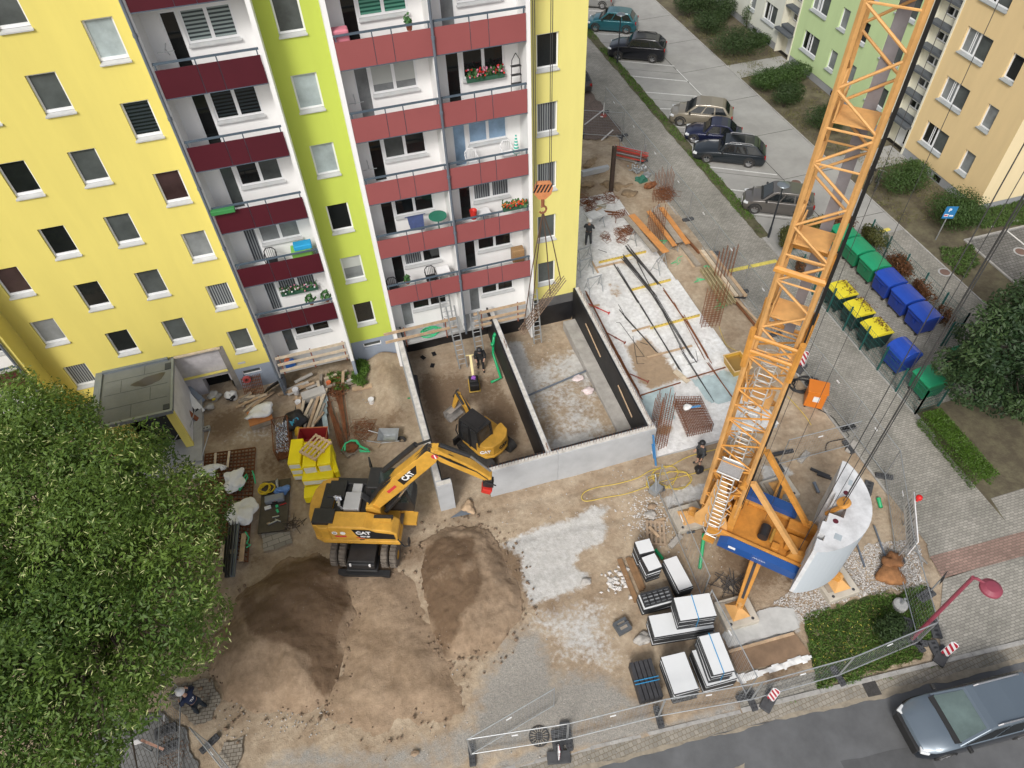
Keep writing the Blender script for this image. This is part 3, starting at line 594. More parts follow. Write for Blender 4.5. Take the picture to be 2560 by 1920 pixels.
for x, z0 in ((-15.3,.2),(-5.87,1.5)):
    p = MB(); p.tube([(x,-.17,z0),(x,-.17,TOPZ)], .055, 10)
    for k in range(9): p.tube([(x,-.17,z0+.6+FH*k),(x,-.17,z0+.7+FH*k)], .075, 10)
    p.build('downpipe', SLATE, bl)
# the neighbouring section that steps forward at the left edge
w = MB(); w.bx(-24.98,-24.8,-.08,WY-.004,0,TOPZ); w.build('side_wall', YEL, bl)
w = MB(); wallgrid(w,(0,WY,0),UX,(0,0,1),NF,-34,-24.98,0,TOPZ,[(-26.6,-25.6,2.6+FH*k,3.8+FH*k) for k in range(8)],.12); w.build('loggia_wall', WHT, bl)
for k in range(8): window(bl,(0,WY,0),UX,NF,-26.6,-25.6,2.6+FH*k,3.8+FH*k,GD,1,.11,.08)
for k in range(8): balcony(-28.4,-25.0,k,PAN_B,0)
p = MB(); p.tube([(-25.0,-.17,.2),(-25.0,-.17,TOPZ)], .06, 10); p.build('downpipe', SLATE, bl)
# bricked-up entrance bay
w = MB(); wallgrid(w,(0,WY+.24,0),UX,(0,0,1),NF,-19.82,-17.35,-.4,3.13,[(-19.0,-17.75,-.4,1.05),(-17.75,-17.45,-.4,.55)],.5); w.build('infill_wall', mat('infill_render',(.55,.53,.55),rough=.95,var=.22,sc=1.6), bl)
w = MB(); w.bx(-19.1,-17.3,WY+.8,WY+.85,-.4,1.3); w.build('cellar_opening', mat('void_black',(.004,.004,.004),rough=1), bl)
w = MB(); w.bx(-17.62,-17.35,WY-.01,WY+.236,-.3,3.1); w.build('bay_jamb', mat('old_concrete',(.22,.205,.185),rough=.95,var=.25,sc=2), bl)
w = MB(); w.bx(-19.6,-17.5,WY-.06,WY+.1,3.0,3.1); w.build('lintel', TIMP, bl)
w = MB(); w.bx(-17.05,-16.7,WY-.02,WY-.003,1.72,1.84); w.build('name_plate', mat('plate_grey',(.5,.5,.48)), bl)
# entrance canopy block
FELT = mat('roof_felt', (.15,.16,.15), rough=.95, var=.15, sc=.9, bump=.15)
ep = thing('entrance_porch', 'flat felt roofed entrance porch with yellow walls half hidden by the tree', 'porch', (-21.2,-.6,0), world=True)
w = MB(); w.bx(-22.75,-19.7,-2.2,WY-.005,2.92,3.06); w.build('roof', FELT, ep)
w = MB(); w.bx(-23.05,-22.75,-2.35,WY-.005,2.86,3.14); w.bx(-22.75,-19.62,-2.32,-2.2,2.9,3.1); w.bx(-22.75,-19.85,WY-.12,WY-.006,3.06,3.2); w.bx(-19.7,-19.6,-2.2,WY-.006,2.92,3.09); w.build('fascia', mat('zinc',(.22,.25,.28),rough=.45,var=.15,metal=.4), ep)
w = MB()
for k, y in enumerate((-1.35,-.5,.35)): w.bx(-22.6,-19.85,y,y+.015,3.061,3.066)
for x, y in ((-21.4,-2.1),(-20.6,-1.3),(-21.9,-.45),(-20.9,.4)): w.bx(x,x+.015,y,y+.75,3.061,3.066)
w.bx(-19.98,-19.72,.35,.75,3.062,3.1); w.bx(-20.0,-19.74,-2.15,-1.85,3.062,3.1); w.build('felt_seams', mat('felt_seam',(.04,.045,.045),rough=.9), ep)
w = MB(); sheet(w, jag([(-21.5,-.15),(-20.9,.15),(-19.95,.2),(-20.2,-.25),(-20.9,-.42)], .08, 3, 5), 3.068); w.build('puddle', mat('damp_felt',(.055,.05,.045),rough=.35), ep)
w = MB(); w.bx(-19.95,-19.7,-2.15,WY-.01,.3,2.9); w.build('side_wall', mat('infill_render2',(.6,.6,.62),rough=.95,var=.15,sc=1.2), ep)
for q_ in ((-20.0,-19.66,-2.16,-1.98,.3,2.88),(-22.95,-22.602,-2.2,WY-.01,.3,2.85),(-22.6,-21.6,-2.2,-2.0,.3,2.85)): w = MB(); w.bx(*q_); w.build('wall', YEL, ep)
w = MB(); w.bx(-21.6,-20.0,-1.55,-1.5,.3,2.8); w.build('door_glass', GD, ep)
w = MB(); w.bx(-23,-19.3,-3.1,WY-.02,-.1,.28); w.bx(-23,-19.3,-3.5,-3.1,-.1,.14); w.build('steps', CONS, ep)
w = MB(); w.tube([(-20.4,-2.2,1.35),(-20.2,-2.55,1.35),(-20.0,-2.2,1.35)], .02); w.build('door_handle', GALV, ep)
# ---- balcony contents
def onbalc(name, fn, bi, k, u, y, mt, label, cat, dz=.0, **kw):
    x0, x1 = bays[bi][:2]; x = x0+(x1-x0)*u; z = 1.64+FH*k+dz; b_ = MB(); fn(b_, x, y, z); return one(name, b_, mt, label, cat, **kw)
def chair(b_, x, y, z):
    for dx in (-.2,.2):
        for dy in (-.2,.2): b_.bar((x+dx,y+dy,z),(x+dx*.9,y+dy*.9,z+.42),.035)
    b_.bx(x-.23,x+.23,y-.22,y+.22,z+.42,z+.45); b_.tube([(x-.22,y+.2,z+.44),(x-.23,y+.26,z+.75),(x-.12,y+.29,z+.88),(x+.12,y+.29,z+.88),(x+.23,y+.26,z+.75),(x+.22,y+.2,z+.44)], .025)
    for t in (-.12,-.04,.04,.12): b_.bar((x+t,y+.21,z+.44),(x+t,y+.285,z+.87),.03,.015)
    for sx in (-1,1): b_.tube([(x+sx*.24,y-.2,z+.4),(x+sx*.26,y-.18,z+.62),(x+sx*.25,y+.24,z+.64)], .02)
def pot(b_, x, y, z): b_.lathe([(.0,0),(.09,0),(.13,.22),(.11,.22),(.1,.18),(0,.18)], (x,y,z), 12)
WPL = mat('white_plastic',(.75,.75,.75),rough=.4)
onbalc('garden_chair', chair, 2, 3, .32, .35, WPL, 'white plastic garden chair left of the small balcony table', 'chair', dz=.25)
onbalc('garden_chair', chair, 2, 3, .78, .45, WPL, 'white plastic garden chair next to the folded striped parasol', 'chair', dz=.25)
onbalc('garden_chair', chair, 1, 1, .64, .35, BLACKP, 'black plastic chair beside the white table on a low balcony', 'chair', dz=.25)
onbalc('garden_chair', chair, 1, 1, .09, .3, BLACKP, 'black chair in the left corner of the low balcony', 'chair', dz=.1)
onbalc('garden_chair', chair, 0, 2, .42, .35, BLACKP, 'dark chair on the balcony with the blue and green tubs', 'chair', dz=.2)
def table(b_, x, y, z):
    b_.bx(x-.3,x+.3,y-.25,y+.25,z+.7,z+.73)
    for dx in (-.25,.25):
        for dy in (-.2,.2): b_.bar((x+dx,y+dy,z),(x+dx,y+dy,z+.7),.03)
onbalc('balcony_table', table, 1, 1, .82, .45, WPL, 'small white table on a low balcony beside a black chair', 'table', dz=.2)
onbalc('balcony_table', table, 2, 2, .42, .5, WPL, 'white folding table on the balcony with the red flower trough', 'table', dz=.1)
onbalc('parasol', lambda b_,x,y,z: (b_.lathe([(.0,1.05),(.03,1.0),(.10,.5),(.14,.2),(.0,.2)],(x,y,z),10), b_.cyl((x,y,z),(x,y,z+.3),.02)), 2, 3, .88, .3, stripes('parasol_stripes',(.7,.75,.72),(.02,.4,.3),2.4), 'folded green and white striped parasol in a balcony corner', 'parasol', dz=.55)
def planter(b_, x, y, z):
    b_.bx(x-.45,x+.45,y-.1,y+.1,z,z+.18)
def flowers(name, x0, x1, y, z, cols_, label, n=30, seed=1, hh=.22):
    rnd = random.Random(seed); t = thing(name, label, 'flowers', ((x0+x1)/2,y,z), world=True)
    b_ = MB(); b_.bx(x0,x1,y-.09,y+.09,z,z+.16); b_.build('trough', mat('trough_green',(.03,.1,.06),rough=.6), t)
    b_ = MB()
    for i in range(n*4):
        c = Vector((rnd.uniform(x0,x1),y+rnd.gauss(0,.09),z+.16+rnd.random()*hh)); a = Vector((rnd.gauss(0,1),rnd.gauss(0,1),rnd.gauss(0,1))).normalized()*.045; d = a.orthogonal().normalized()*.045; b_.quad(c-a-d,c+a-d,c+a+d,c-a+d)
    b_.build('leaves', mat('flower_leaf',(.04,.12,.03),var=.4,sc=9), t)
    for ci, cc in enumerate(cols_):
        b_ = MB()
        for i in range(n//len(cols_)+3): b_.lump((rnd.uniform(x0,x1),y-.06+rnd.gauss(0,.07),z+.2+rnd.random()*hh), .045, i, 1, .2)
        b_.build('blossoms', cc, t)
    return t
PINK = mat('petal_pink',(.65,.25,.35)); REDF = mat('petal_red',(.55,.02,.02)); ORF = mat('petal_orange',(.55,.15,.02))
flowers('flower_trough', -4.55, -3.05, .93, 1.65+FH*4+.95, [REDF,PINK], 'window trough of red and pink flowers on the upper right balcony', 40, 3, .3)
flowers('flower_trough', -3.6, -2.5, -.02, 1.65+FH*2+1.0, [REDF,ORF], 'trough of dark red and orange flowers on a balcony railing', 40, 4)
flowers('flower_trough', -13.95, -12.3, .95, 1.65+FH*1+.95, [PINK,WPL], 'row of potted plants on the window sill of a low left balcony', 20, 5, .25)
onbalc('flower_stand', lambda b_,x,y,z: [b_.tube([(x+dx,y,z),(x+dx*.7,y,z+1.3),(x,y,z+1.55)],.015) for dx in (-.22,.22)]+[b_.bx(x-.2,x+.2,y-.08,y+.08,z+h,z+h+.02) for h in (.35,.7,1.05)], 2, 4, .93, .6, BLACKP, 'dark iron plant stand beside the red window flowers', 'plant stand', dz=.4)
onbalc('storage_box', lambda b_,x,y,z: b_.box((x,y,z+.12),(.75,.4,.24)), 0, 2, .83, .3, mat('tub_blue',(.02,.3,.55)), 'bright blue tub on top of a green box on a left balcony', 'tub', dz=1.0, bevel=.04)
onbalc('storage_box', lambda b_,x,y,z: b_.box((x,y,z+.5),(.85,.5,1.0)), 0, 2, .8, .35, mat('box_green',(.2,.45,.08)), 'light green box under the blue tub on a left balcony', 'box', bevel=.03)
onbalc('planter', planter, 0, 3, .12, -.2, mat('trough_bright',(.04,.22,.06)), 'green empty planter hung outside a burgundy balcony panel', 'planter', dz=.85, bevel=.02)
onbalc('wicker_chest', lambda b_,x,y,z: b_.box((x,y,z+.35),(.6,.4,.7)), 2, 1, .87, .5, mat('wicker',(.3,.18,.08),var=.3,sc=20,bump=.5), 'brown wicker chest in the corner of a low right balcony', 'chest', dz=.5, bevel=.05)
onbalc('cool_box', lambda b_,x,y,z: b_.box((x,y,z+.3),(.6,.4,.6)), 1, 5, .08, .25, mat('box_pink',(.6,.2,.25)), 'pink box in the left corner of the topmost visible balcony', 'box', dz=.55, bevel=.05)
onbalc('laundry', lambda b_,x,y,z: (b_.bx(x-.45,x+.45,y-.02,y+.02,z+.9,z+.92),b_.quad((x-.35,y,z+.9),(x+.35,y,z+.9),(x+.3,y-.25,z+.3),(x-.3,y-.25,z+.35)),b_.quad((x-.35,y,z+.9),(x-.3,y+.25,z+.3),(x+.3,y+.25,z+.3),(x+.35,y,z+.9))), 1, 2, .55, .3, mat('cloth_navy',(.03,.05,.14),var=.3,sc=5), 'navy blue washing on a rack behind the balcony rail', 'laundry', dz=.55)
onbalc('balcony_table', lambda b_,x,y,z: (b_.cyl((x,y,z+.85),(x,y,z+.88),.4,n=20),b_.cyl((x,y,z),(x,y,z+.85),.03)), 1, 2, .84, .3, mat('table_green',(.02,.16,.1)), 'round dark green table next to the navy washing', 'table', dz=.35)
onbalc('bucket', lambda b_,x,y,z: b_.lathe([(0,0),(.13,0),(.17,.42),(.15,.42),(0,.3)],(x,y,z),14), 2, 2, .27, .2, REDP, 'red bucket on the balcony below the striped parasol', 'bucket', dz=.8)
for bi,k,u,lb in ((0,5,.1,'wall mounted clothes line arm beside the topmost left balcony door'),(1,4,.06,'wall mounted clothes line arm next to a grey door blind'),(1,3,.06,'wall mounted clothes line arm left of a dark open balcony door')):
    onbalc('clothes_line_arm', lambda b_,x,y,z: (b_.bar((x,1.05,z+1.2),(x,.3,z+1.2),.025),b_.bar((x,1.05,z+.8),(x,.6,z+1.2),.02),b_.bar((x-.25,.35,z+1.2),(x+.3,.35,z+1.2),.02)), bi,k,u+.04,.5,GALV,lb,'clothes line')
for bi,k,u,r_,lb in ((1,5,.8,.1,'potted plant by the pale cabinet on the topmost balcony'),(1,1,.3,.1,'blue pot on the window sill of the low middle balcony'),(0,1,.93,.2,'round green potted shrub at the right end of a low left balcony'),(0,1,.72,.18,'dark leafy pot plant left of the round green potted shrub')):
    x0,x1 = bays[bi][:2]; x = x0+(x1-x0)*u; z = 1.64+FH*k+.75; t = thing('pot_plant', lb, 'pot plant', (x,.2,z), world=True); b_ = MB(); pot(b_,x,.2,z); b_.build('pot', mat('terracotta',(.35,.12,.06)), t); b_ = MB(); rnd = random.Random(k*7+bi)
    for i in range(60):
        c = Vector((x+rnd.gauss(0,r_*.5),.2+rnd.gauss(0,r_*.5),z+.2+abs(rnd.gauss(.12,r_*.6)))); a = Vector((rnd.gauss(0,1),rnd.gauss(0,1),rnd.gauss(0,1))).normalized()*.05; d = a.orthogonal().normalized()*.05; b_.quad(c-a-d,c+a-d,c+a+d,c-a+d)
    b_.build('foliage', mat('flower_leaf',(.04,.12,.03)), t)
# ---- ground-level loggia guard rails
def guard(name, x0, x1, label, mt, heights, posts, y=-.08):
    t = thing(name, label, 'guard rail', ((x0+x1)/2,y,1.6), world=True)
    for h in heights: p = MB(); p.bar((x0,y,1.64+h),(x1,y,1.64+h+.02),.035,.16); p.build('plank', mt, t)
    for u in posts: p = MB(); p.bar((x0+(x1-x0)*u,y+.05,1.45),(x0+(x1-x0)*u,y+.05,2.75),.05); p.build('post', mat('post_rust',(.22,.07,.04),rough=.8,var=.3), t)
guard('guard_rail', -15.1, -11.8, 'three plank timber guard rail under the lowest burgundy balcony', TIMP, (.12,.55,1.0), (.05,.5,.97), -.1)
guard('guard_rail', -9.9, -6.3, 'timber guard rail with green hose behind it on the middle ground floor slab', TIMB, (.45,1.0), (.28,.85), -.12)
guard('guard_rail', -5.4, -2.7, 'timber guard rail on the right hand ground floor slab', TIMB, (.15,.5,1.0), (.15,.85), -.12)
def hose(name, c, r, turns, mt, label, cat, tr=.018, seed=1, sq=.6, z=None, seg=26):
    rnd = random.Random(seed); pts = []
    for i in range(turns*seg):
        a = 2*math.pi*i/seg; rr = r*(1+.3*math.sin(i*.37+seed)+rnd.uniform(-.06,.06)); pts.append((c[0]+rr*math.cos(a)+.15*r*math.sin(i*.11), c[1]+rr*sq*math.sin(a)+.15*r*math.cos(i*.13), (z if z is not None else c[2])+tr+.02*(i/seg)+.012*math.sin(i*.5)))
    b_ = MB(); b_.tube(pts, tr, 5); return one(name, b_, mt, label, cat, smooth=True)
hose('hose', (-7.6,.3,1.66), .45, 4, STRAPG, 'tangled bright green strap hose on the ground floor slab behind the guard rail', 'hose', .03, 2, .6)
def ladder(x0, y0, z0, x1, y1, z1, label, wd=.4, side=(1,0,0)):
    t = thing('ladder', label, 'ladder', (x0,y0,z0), world=True); s = Vector(side)*wd/2; p = Vector((x0,y0,z0)); q = Vector((x1,y1,z1)); L = (q-p).length
    for k in (-1,1): b_ = MB(); b_.bar(p+s*k,q+s*k,.03,.07); b_.build('rail', GALV, t)
    b_ = MB(); n = int(L/.28)
    for i in range(1,n): c = p+(q-p)*i/n; b_.tube([c-s,c+s],.017,6)
    b_.build('rungs', GALV, t)
ladder(-6.36,-1.05,0,-6.52,-.22,3.6, 'long aluminium ladder leaning on the middle ground floor slab')
ladder(-5.35,-.75,0,-5.4,-.25,2.9, 'shorter aluminium ladder just right of the long one')
ladder(-2.2,-.55,.0,-2.35,-.25,3.5, 'aluminium ladder at the right end of the loggia below the hanging cage')
ladder(-6.6,.5,1.65,-6.62,.9,4.3, 'step ladder standing on the middle ground floor slab', .5)
# ================================================================ long building on the right
OR = mat('render_apricot', (.70,.53,.28), rough=.9, var=.05, sc=1.1, streak=.2); OR2 = mat('render_apricot_pale', (.78,.65,.40), rough=.9, var=.05, sc=1.1, streak=.2); GRN = mat('render_mint', (.47,.60,.31), rough=.9, var=.05, sc=1.1, streak=.2); CRM = mat('render_cream', (.66,.64,.53), rough=.9, var=.05, sc=1.1, streak=.2); CRM2 = mat('render_offwhite', (.60,.61,.54), rough=.9, var=.05, sc=1.1, streak=.2); PLG = mat('plinth_grey', (.27,.28,.29), rough=.9, var=.15, sc=.7); CANM = mat('canopy_grey',(.085,.095,.105),rough=.8,var=.15); SILG = mat('sill_grey',(.3,.32,.32),rough=.7,var=.1)
rb = thing('housing_row', 'long four storey housing row in apricot mint and cream across the lane', 'housing row', (31,20,0), world=True)
XF = 26.4; UY = (0,-1,0); NX = (-1,0,0); TZ = 12.6; RH = 2.9
secs = [('wall',OR,1.65,8.62,[(5.68,7.72,1.52),(3.3,4.16,1.52)]),('wall',GRN,10.85,23.1,[(20.0,22.05,1.52),(17.65,18.55,1.52),(15.35,16.18,1.52),(11.72,13.6,1.52)]),('wall',CRM2,25.2,60,[(26.0,27.9,1.52),(29.2,30.1,1.52),(33,35,1.52)])]
for nm,mt_,y0,y1,ws in secs:
    hs_ = []; 
    for (a,c,z) in ws:
        for k in range(4): hs_.append((-c,-a,z+RH*k,z+RH*k+1.42))
    w = MB(); wallgrid(w,(XF,0,0),UY,(0,0,1),NX,-y1,-y0,.55,TZ,hs_,.2); w.build('wall', mt_, rb)
    for i,h in enumerate(hs_):
        big = h[1]-h[0] > 1.2
        wo = window(rb,(XF,0,0),UY,NX,*h,[GC,GG] if (i*7)%3 else [GD,GG],2 if big else 1,.19,.12,fw=.08,muntin=(.3,.36) if big else ())
        wo.children[-1].data.materials[0] = SILG
    w = MB(); w.bx(XF+.03,XF+.3,y0+.01,y1-.01,-.2,.548); w.build('plinth', PLG, rb)
w = MB(); w.quad((XF,1.65,.55),(45,1.65,.55),(45,1.65,TZ),(XF,1.65,TZ)); w.build('end_wall', OR2, rb)
w = MB(); w.bx(XF+.03,45,1.68,1.9,-.2,.548); w.build('plinth', PLG, rb)
w = MB(); w.bx(XF-.3,45,1.3,60,TZ,TZ+.25); w.build('roof', mat('roof_dark',(.08,.08,.085),rough=.9), rb)
for y0,y1 in ((8.62,10.85),(23.1,25.2)):
    w = MB(); hs_ = [(-(y1-.55),-(y0+.45),1.98+1.45*k+.45*(k == 0)*0+.9*0+(1.1 if 0 else 0)+.0,2.5+1.45*k) for k in range(0)]
    xs_ = XF+.55; hs_ = [(-(y1-.6),-(y0+.42),2.55+1.45*k,3.12+1.45*k) for k in range(6)]
    wallgrid(w,(xs_,0,0),UY,(0,0,1),NX,-y1,-y0,0,TZ,hs_+[(-(y1-.65),-(y0+.3),.05,2.1)],.12)
    w.quad((XF,y0+.001,0),(xs_,y0+.001,0),(xs_,y0+.001,TZ),(XF,y0+.001,TZ)); w.quad((XF,y1-.001,0),(XF,y1-.001,TZ),(xs_,y1-.001,TZ),(xs_,y1-.001,0)); w.bx(XF-.05,xs_,y0,y0+.12,0,TZ); w.bx(XF-.05,xs_,y1-.12,y1,0,TZ)
    w.build('stair_wall', CRM, rb)
    for i,h in enumerate(hs_): window(rb,(xs_,0,0),UY,NX,*h,[GD,GG],2,.11,0,fw=.06)
    for k in range(6): w = MB(); w.bx(XF-.02,xs_,y0+.125,y1-.125,1.95+1.45*k+.1,2.1+1.45*k+.1); w.build('canopy', CANM, rb)
    w = MB(); w.bx(XF-.45,xs_,y0+.05,y1+.1,1.82,1.96); w.build('entrance_canopy', CANM, rb)
    f = MB(); f.bx(xs_+.03,xs_+.1,y0+.3,y1-.65,.05,2.1); do = f.build('entrance_door', PVC, rb)
    f = MB(); f.bx(xs_+.02,xs_+.028,y0+.38,y0+.85,.25,1.95); f.build('pane', GD, do)
for y in (5.2,2.5,12.2,14.6,16.9,21.2,26.4,28.6):
    w = MB(); w.bx(XF+.0,XF+.028,y-.3,y+.3,.1,.42); w.build('cellar_window', GD, rb)
# ================================================================ new basement walls and slab
CW = mat('cast_concrete', (.41,.425,.44), rough=.85, var=.13, sc=.9, bump=.12, bsc=14); CWT = mat('wall_crown', (.55,.53,.49), rough=.9, var=.3, sc=3); WH_ = 1.92
def pitwall(label, boxes, inner, bars=()):
    x0,x1,y0,y1 = boxes[0]; t = thing('basement_wall', label, 'concrete wall', ((x0+x1)/2,(y0+y1)/2,-.4), group='cast walls of the new basement rooms', world=True)
    for b0 in boxes: b = MB(); b.bx(*b0,-.5,WH_); b.build('concrete', CW, t, bevel=.015)
    for b0 in boxes: b = MB(); sheet(b, [(b0[0]+.03,b0[2]+.03),(b0[1]-.03,b0[2]+.03),(b0[1]-.03,b0[3]-.03),(b0[0]+.03,b0[3]-.03)], WH_+.004); b.build('wall_top', CWT, t)
    for b0 in inner: b = MB(); b.bx(*b0,-.5,WH_+.015); b.build('bitumen_coating', BIT, t)
    if bars:
        b = MB(); rnd = random.Random(len(label))
        for (p,q,st) in bars:
            p = Vector((*p,WH_)); q = Vector((*q,WH_)); n = int((q-p).length/st)
            for k in range(n+1):
                c = p+(q-p)*k/n; b.bar(c+Vector((0,0,-.05)), c+Vector((rnd.gauss(0,.02),rnd.gauss(0,.02),rnd.uniform(.22,.34))), .012)
        o = b.build('starter_bars', RUST, t); o['kind'] = 'stuff'
    return t
pitwall('left concrete wall of the new basement with a rust stained crown', [(-9.33,-9.05,-8.7,.93),(-9.33,-8.66,-8.97,-8.703)], [(-9.046,-8.99,-8.2,.92),(-9.04,-8.7,-8.7,-8.64)])
pitwall('long pale grey front wall of the new basement facing the yard', [(-7.05,-3.96,-8.93,-8.68),(-3.957,.58,-8.95,-8.68)], [(-7.0,-4.5,-8.677,-8.6),(-4.2,.26,-8.677,-8.6)], [((-7,-8.8),(.5,-8.8),.14)])
pitwall('middle basement wall with black coating between the two pit rooms', [(-4.44,-4.2,-8.675,.9)], [(-4.52,-4.443,-8.6,.9)], [((-4.32,-8.6),(-4.32,-8.3),.07),((-4.32,-2.2),(-4.32,-1.7),.1)])
pitwall('right basement wall with a white crown of starter bars beside the slab', [(.3,.56,-8.675,.92)], [(.21,.297,-8.6,.9)], [((.45,-8.6),(.45,.7),.13)])
b = MB(); b.bx(-.48,.207,-8.55,.4,-.45,.2); one('foundation_ledge', b, mat('ledge_concrete',(.36,.345,.32),rough=.9,var=.25,sc=1.5,bump=.2), 'low concrete ledge along the foot of the right basement wall','foundation', bevel=.03)
for y0,y1,x in ((-1.2,-3.4,.19),(-5.6,-7.4,.19)):
    b = MB(); b.bar((x-.03,y0,1.3),(x-.05,y1,1.05),.05); one('batten', b, TIMB, 'wooden batten lying against the black wall coating, %s one' % ('rear' if y0 > -3 else 'front'), 'batten')
# slab
SLABM = dirtmat('slab_concrete', (.66,.655,.64), (.78,.78,.77), (.36,.265,.175), (.74,.75,.75), (.4,.36,.3))
sp = [(.6,-9.2),(6.75,-9.3),(6.78,-6),(6.38,10.5),(.6,10.7)]
mud = [P2('B',[(730,1150),(870,1080),(960,1180),(1100,1280),(1130,1370),(900,1450),(820,1400)],.26),P2('B',[(1180,1260),(1250,1290),(1200,1340),(1120,1330)],.26),P2('B',[(860,1560),(960,1480),(1040,1540),(980,1600)],.26)]
wet = [P2('B',[(1000,1250),(1400,1050),(1480,1300),(1130,1370)],.26), P2('B',[(1290,1550),(1500,1500),(1470,1659),(1300,1659)],.26)]
def sc_(X,Y):
    c = np.maximum.reduce([.9*np.clip(sdist(X,Y,p)/.5*.5+.5,0,1) for p in wet]); d = np.maximum.reduce([np.clip(sdist(X,Y,p)/.5*.5+.5,0,1) for p in mud]); d = np.maximum(d, np.clip(.02+1.15*fbm(X,Y,1.6,51),0,.7)*(Y < 4))
    return np.stack([c,d,0*X,0*X+1],-1)
so = gridmesh('floor_slab', .5, 6.9, -9.4, 10.8, .1, lambda X,Y: .255+.006*fbm(X,Y,1.,4), sc_, SLABM, keep=lambda X,Y: pip(X,Y,sp)); tag(so, 'pale concrete floor slab strewn with reinforcing bars', 'floor slab')
b = MB(); b.slab([(p[0]*1.0,p[1]) for p in sp], -.2, .235); e = b.build('slab_edge', CW, so)
ZS = .27
def bars(name, label, items, mt, r=.011, n=5, spread=.1, z=ZS, group=None, seed=1, cat='rebar'):
    rnd = random.Random(seed); b = MB()
    for (zn,p,q) in items:
        a = G(zn,*p,z); c = G(zn,*q,z)
        d = (c-a).normalized(); s = Vector((-d.y,d.x,0))
        for k in range(n):
            o0 = s*rnd.uniform(-spread,spread); o1 = s*rnd.uniform(-spread,spread)*.6; e0 = d*rnd.uniform(-.35,.35); h = Vector((0,0,r+rnd.random()*r*4))
            b.bar(a+o0+e0+h, c+o1+d*rnd.uniform(-.35,.35)+h, r*2)
    o = one(name, b, mt, label, cat, group); return o
DKB = mat('rebar_dark', (.075,.07,.068), rough=.7, var=.3, sc=3, metal=.4); RB2 = mat('rebar_rusty', (.20,.075,.03), rough=.95, var=.35, sc=4)
bars('rebar_bundle','thick dark rebar bundle over the rear yellow formwork beam',[('B',(745,470),(960,725))],DKB,.014,9,.12,ZS+.2,seed=1)
bars('rebar_bundle','long dark rebar bundle in the middle of the slab',[('B',(715,540),(920,790))],DKB,.014,12,.14,ZS+.2,seed=2)
bars('rebar_bundle','thin dark bars running on from the middle bundle to the front',[('B',(900,760),(1210,1250))],DKB,.012,5,.1,ZS+.08,seed=3)
bars('rebar_bundle','single long dark bars left of the middle bundle',[('B',(655,590),(830,870)),('B',(830,860),(1100,1310))],DKB,.013,5,.07,ZS+.05,seed=4)
bars('rebar_bundle','pair of very long thin bars reaching the mesh pile',[('B',(800,560),(1120,1170)),('B',(1110,1170),(1325,1500))],DKB,.010,3,.07,ZS+.12,seed=5)
bars('rebar_bundle','rusty brown bar bundle on the right half of the slab',[('B',(985,750),(1150,990)),('B',(1140,960),(1310,1245))],RB2,.014,7,.07,ZS+.05,seed=6)
bars('rebar_bundle','thin rusty bars trailing towards the yellow mortar tub',[('B',(1070,850),(1280,1240)),('B',(1280,1240),(1480,1520))],RB2,.011,3,.05,ZS+.03,seed=7)
bars('rebar_bundle','long rusty bundle beside the crown of the right basement wall',[('B',(465,790),(680,1220)),('B',(670,1200),(830,1490))],RB2,.014,8,.07,ZS+.05,seed=8)
bars('rebar_bundle','shorter rusty bundle next to the red prop near the black wall',[('B',(560,1030),(660,1200)),('B',(640,1170),(800,1440))],RB2,.013,5,.06,ZS+.08,seed=9)
bars('rebar_bundle','short dark bundle left of the front yellow formwork beam',[('B',(700,920),(925,1170))],DKB,.012,5,.05,ZS+.03,seed=10)
for k,pl in enumerate(([(665,985),(690,985),(860,1220),(800,1220)],[(780,1080),(810,1270),(860,1270)],[(680,860),(720,930)],[(1215,1180),(1230,1250),(1160,1275)],[(540,480),(600,500)],[(830,1120),(885,1140)])):
    b = MB(); b.tube([G('B',x,y,ZS+.03) for x,y in pl],.014,5); one('bent_bar', b, DKB, ['long hooked bar beside the short dark bundle','L shaped bar with its foot towards the front of the slab','short loose bar by the chalk line on the slab','bent end piece close to the wooden cross timber','short thin bar near the rear sawhorses','little bar stub left of the dark bundle'][k], 'rebar')
# timber and yellow beams across the slab
YB = mat('beam_yellow', (.62,.46,.10), rough=.7, var=.2, sc=4)
def hbeam(b, p, q, h=.2):
    b.bar(p+Vector((0,0,.02)),q+Vector((0,0,.02)),.08,.04); b.bar(p+Vector((0,0,h/2)),q+Vector((0,0,h/2)),.03,h-.08); b.bar(p+Vector((0,0,h-.02)),q+Vector((0,0,h-.02)),.08,.04)
for k,(p,q,lb) in enumerate((((545,575),(870,500),'rearmost yellow formwork beam under the thick bar bundle'),((770,765),(1040,695),'middle yellow formwork beam on the slab'),((900,1030),(1240,940),'front yellow formwork beam under the thin bars'))):
    b = MB(); hbeam(b, G('B',*p,ZS), G('B',*q,ZS), .12); i0 = len(b.v); a = G('B',*p,ZS); c = G('B',*q,ZS); d = (c-a).normalized()
    t = one('formwork_beam', b, YB, lb, 'formwork beam'); b = MB(); n = int((c-a).length/.18)
    for j in range(n): pp = a+(c-a)*(j+.5)/n+Vector((0,0,.123)); b.bar(pp-d*.03,pp+d*.03,.035,.004)
    b.build('slots', mat('slot_dark',(.09,.06,.03)), t)
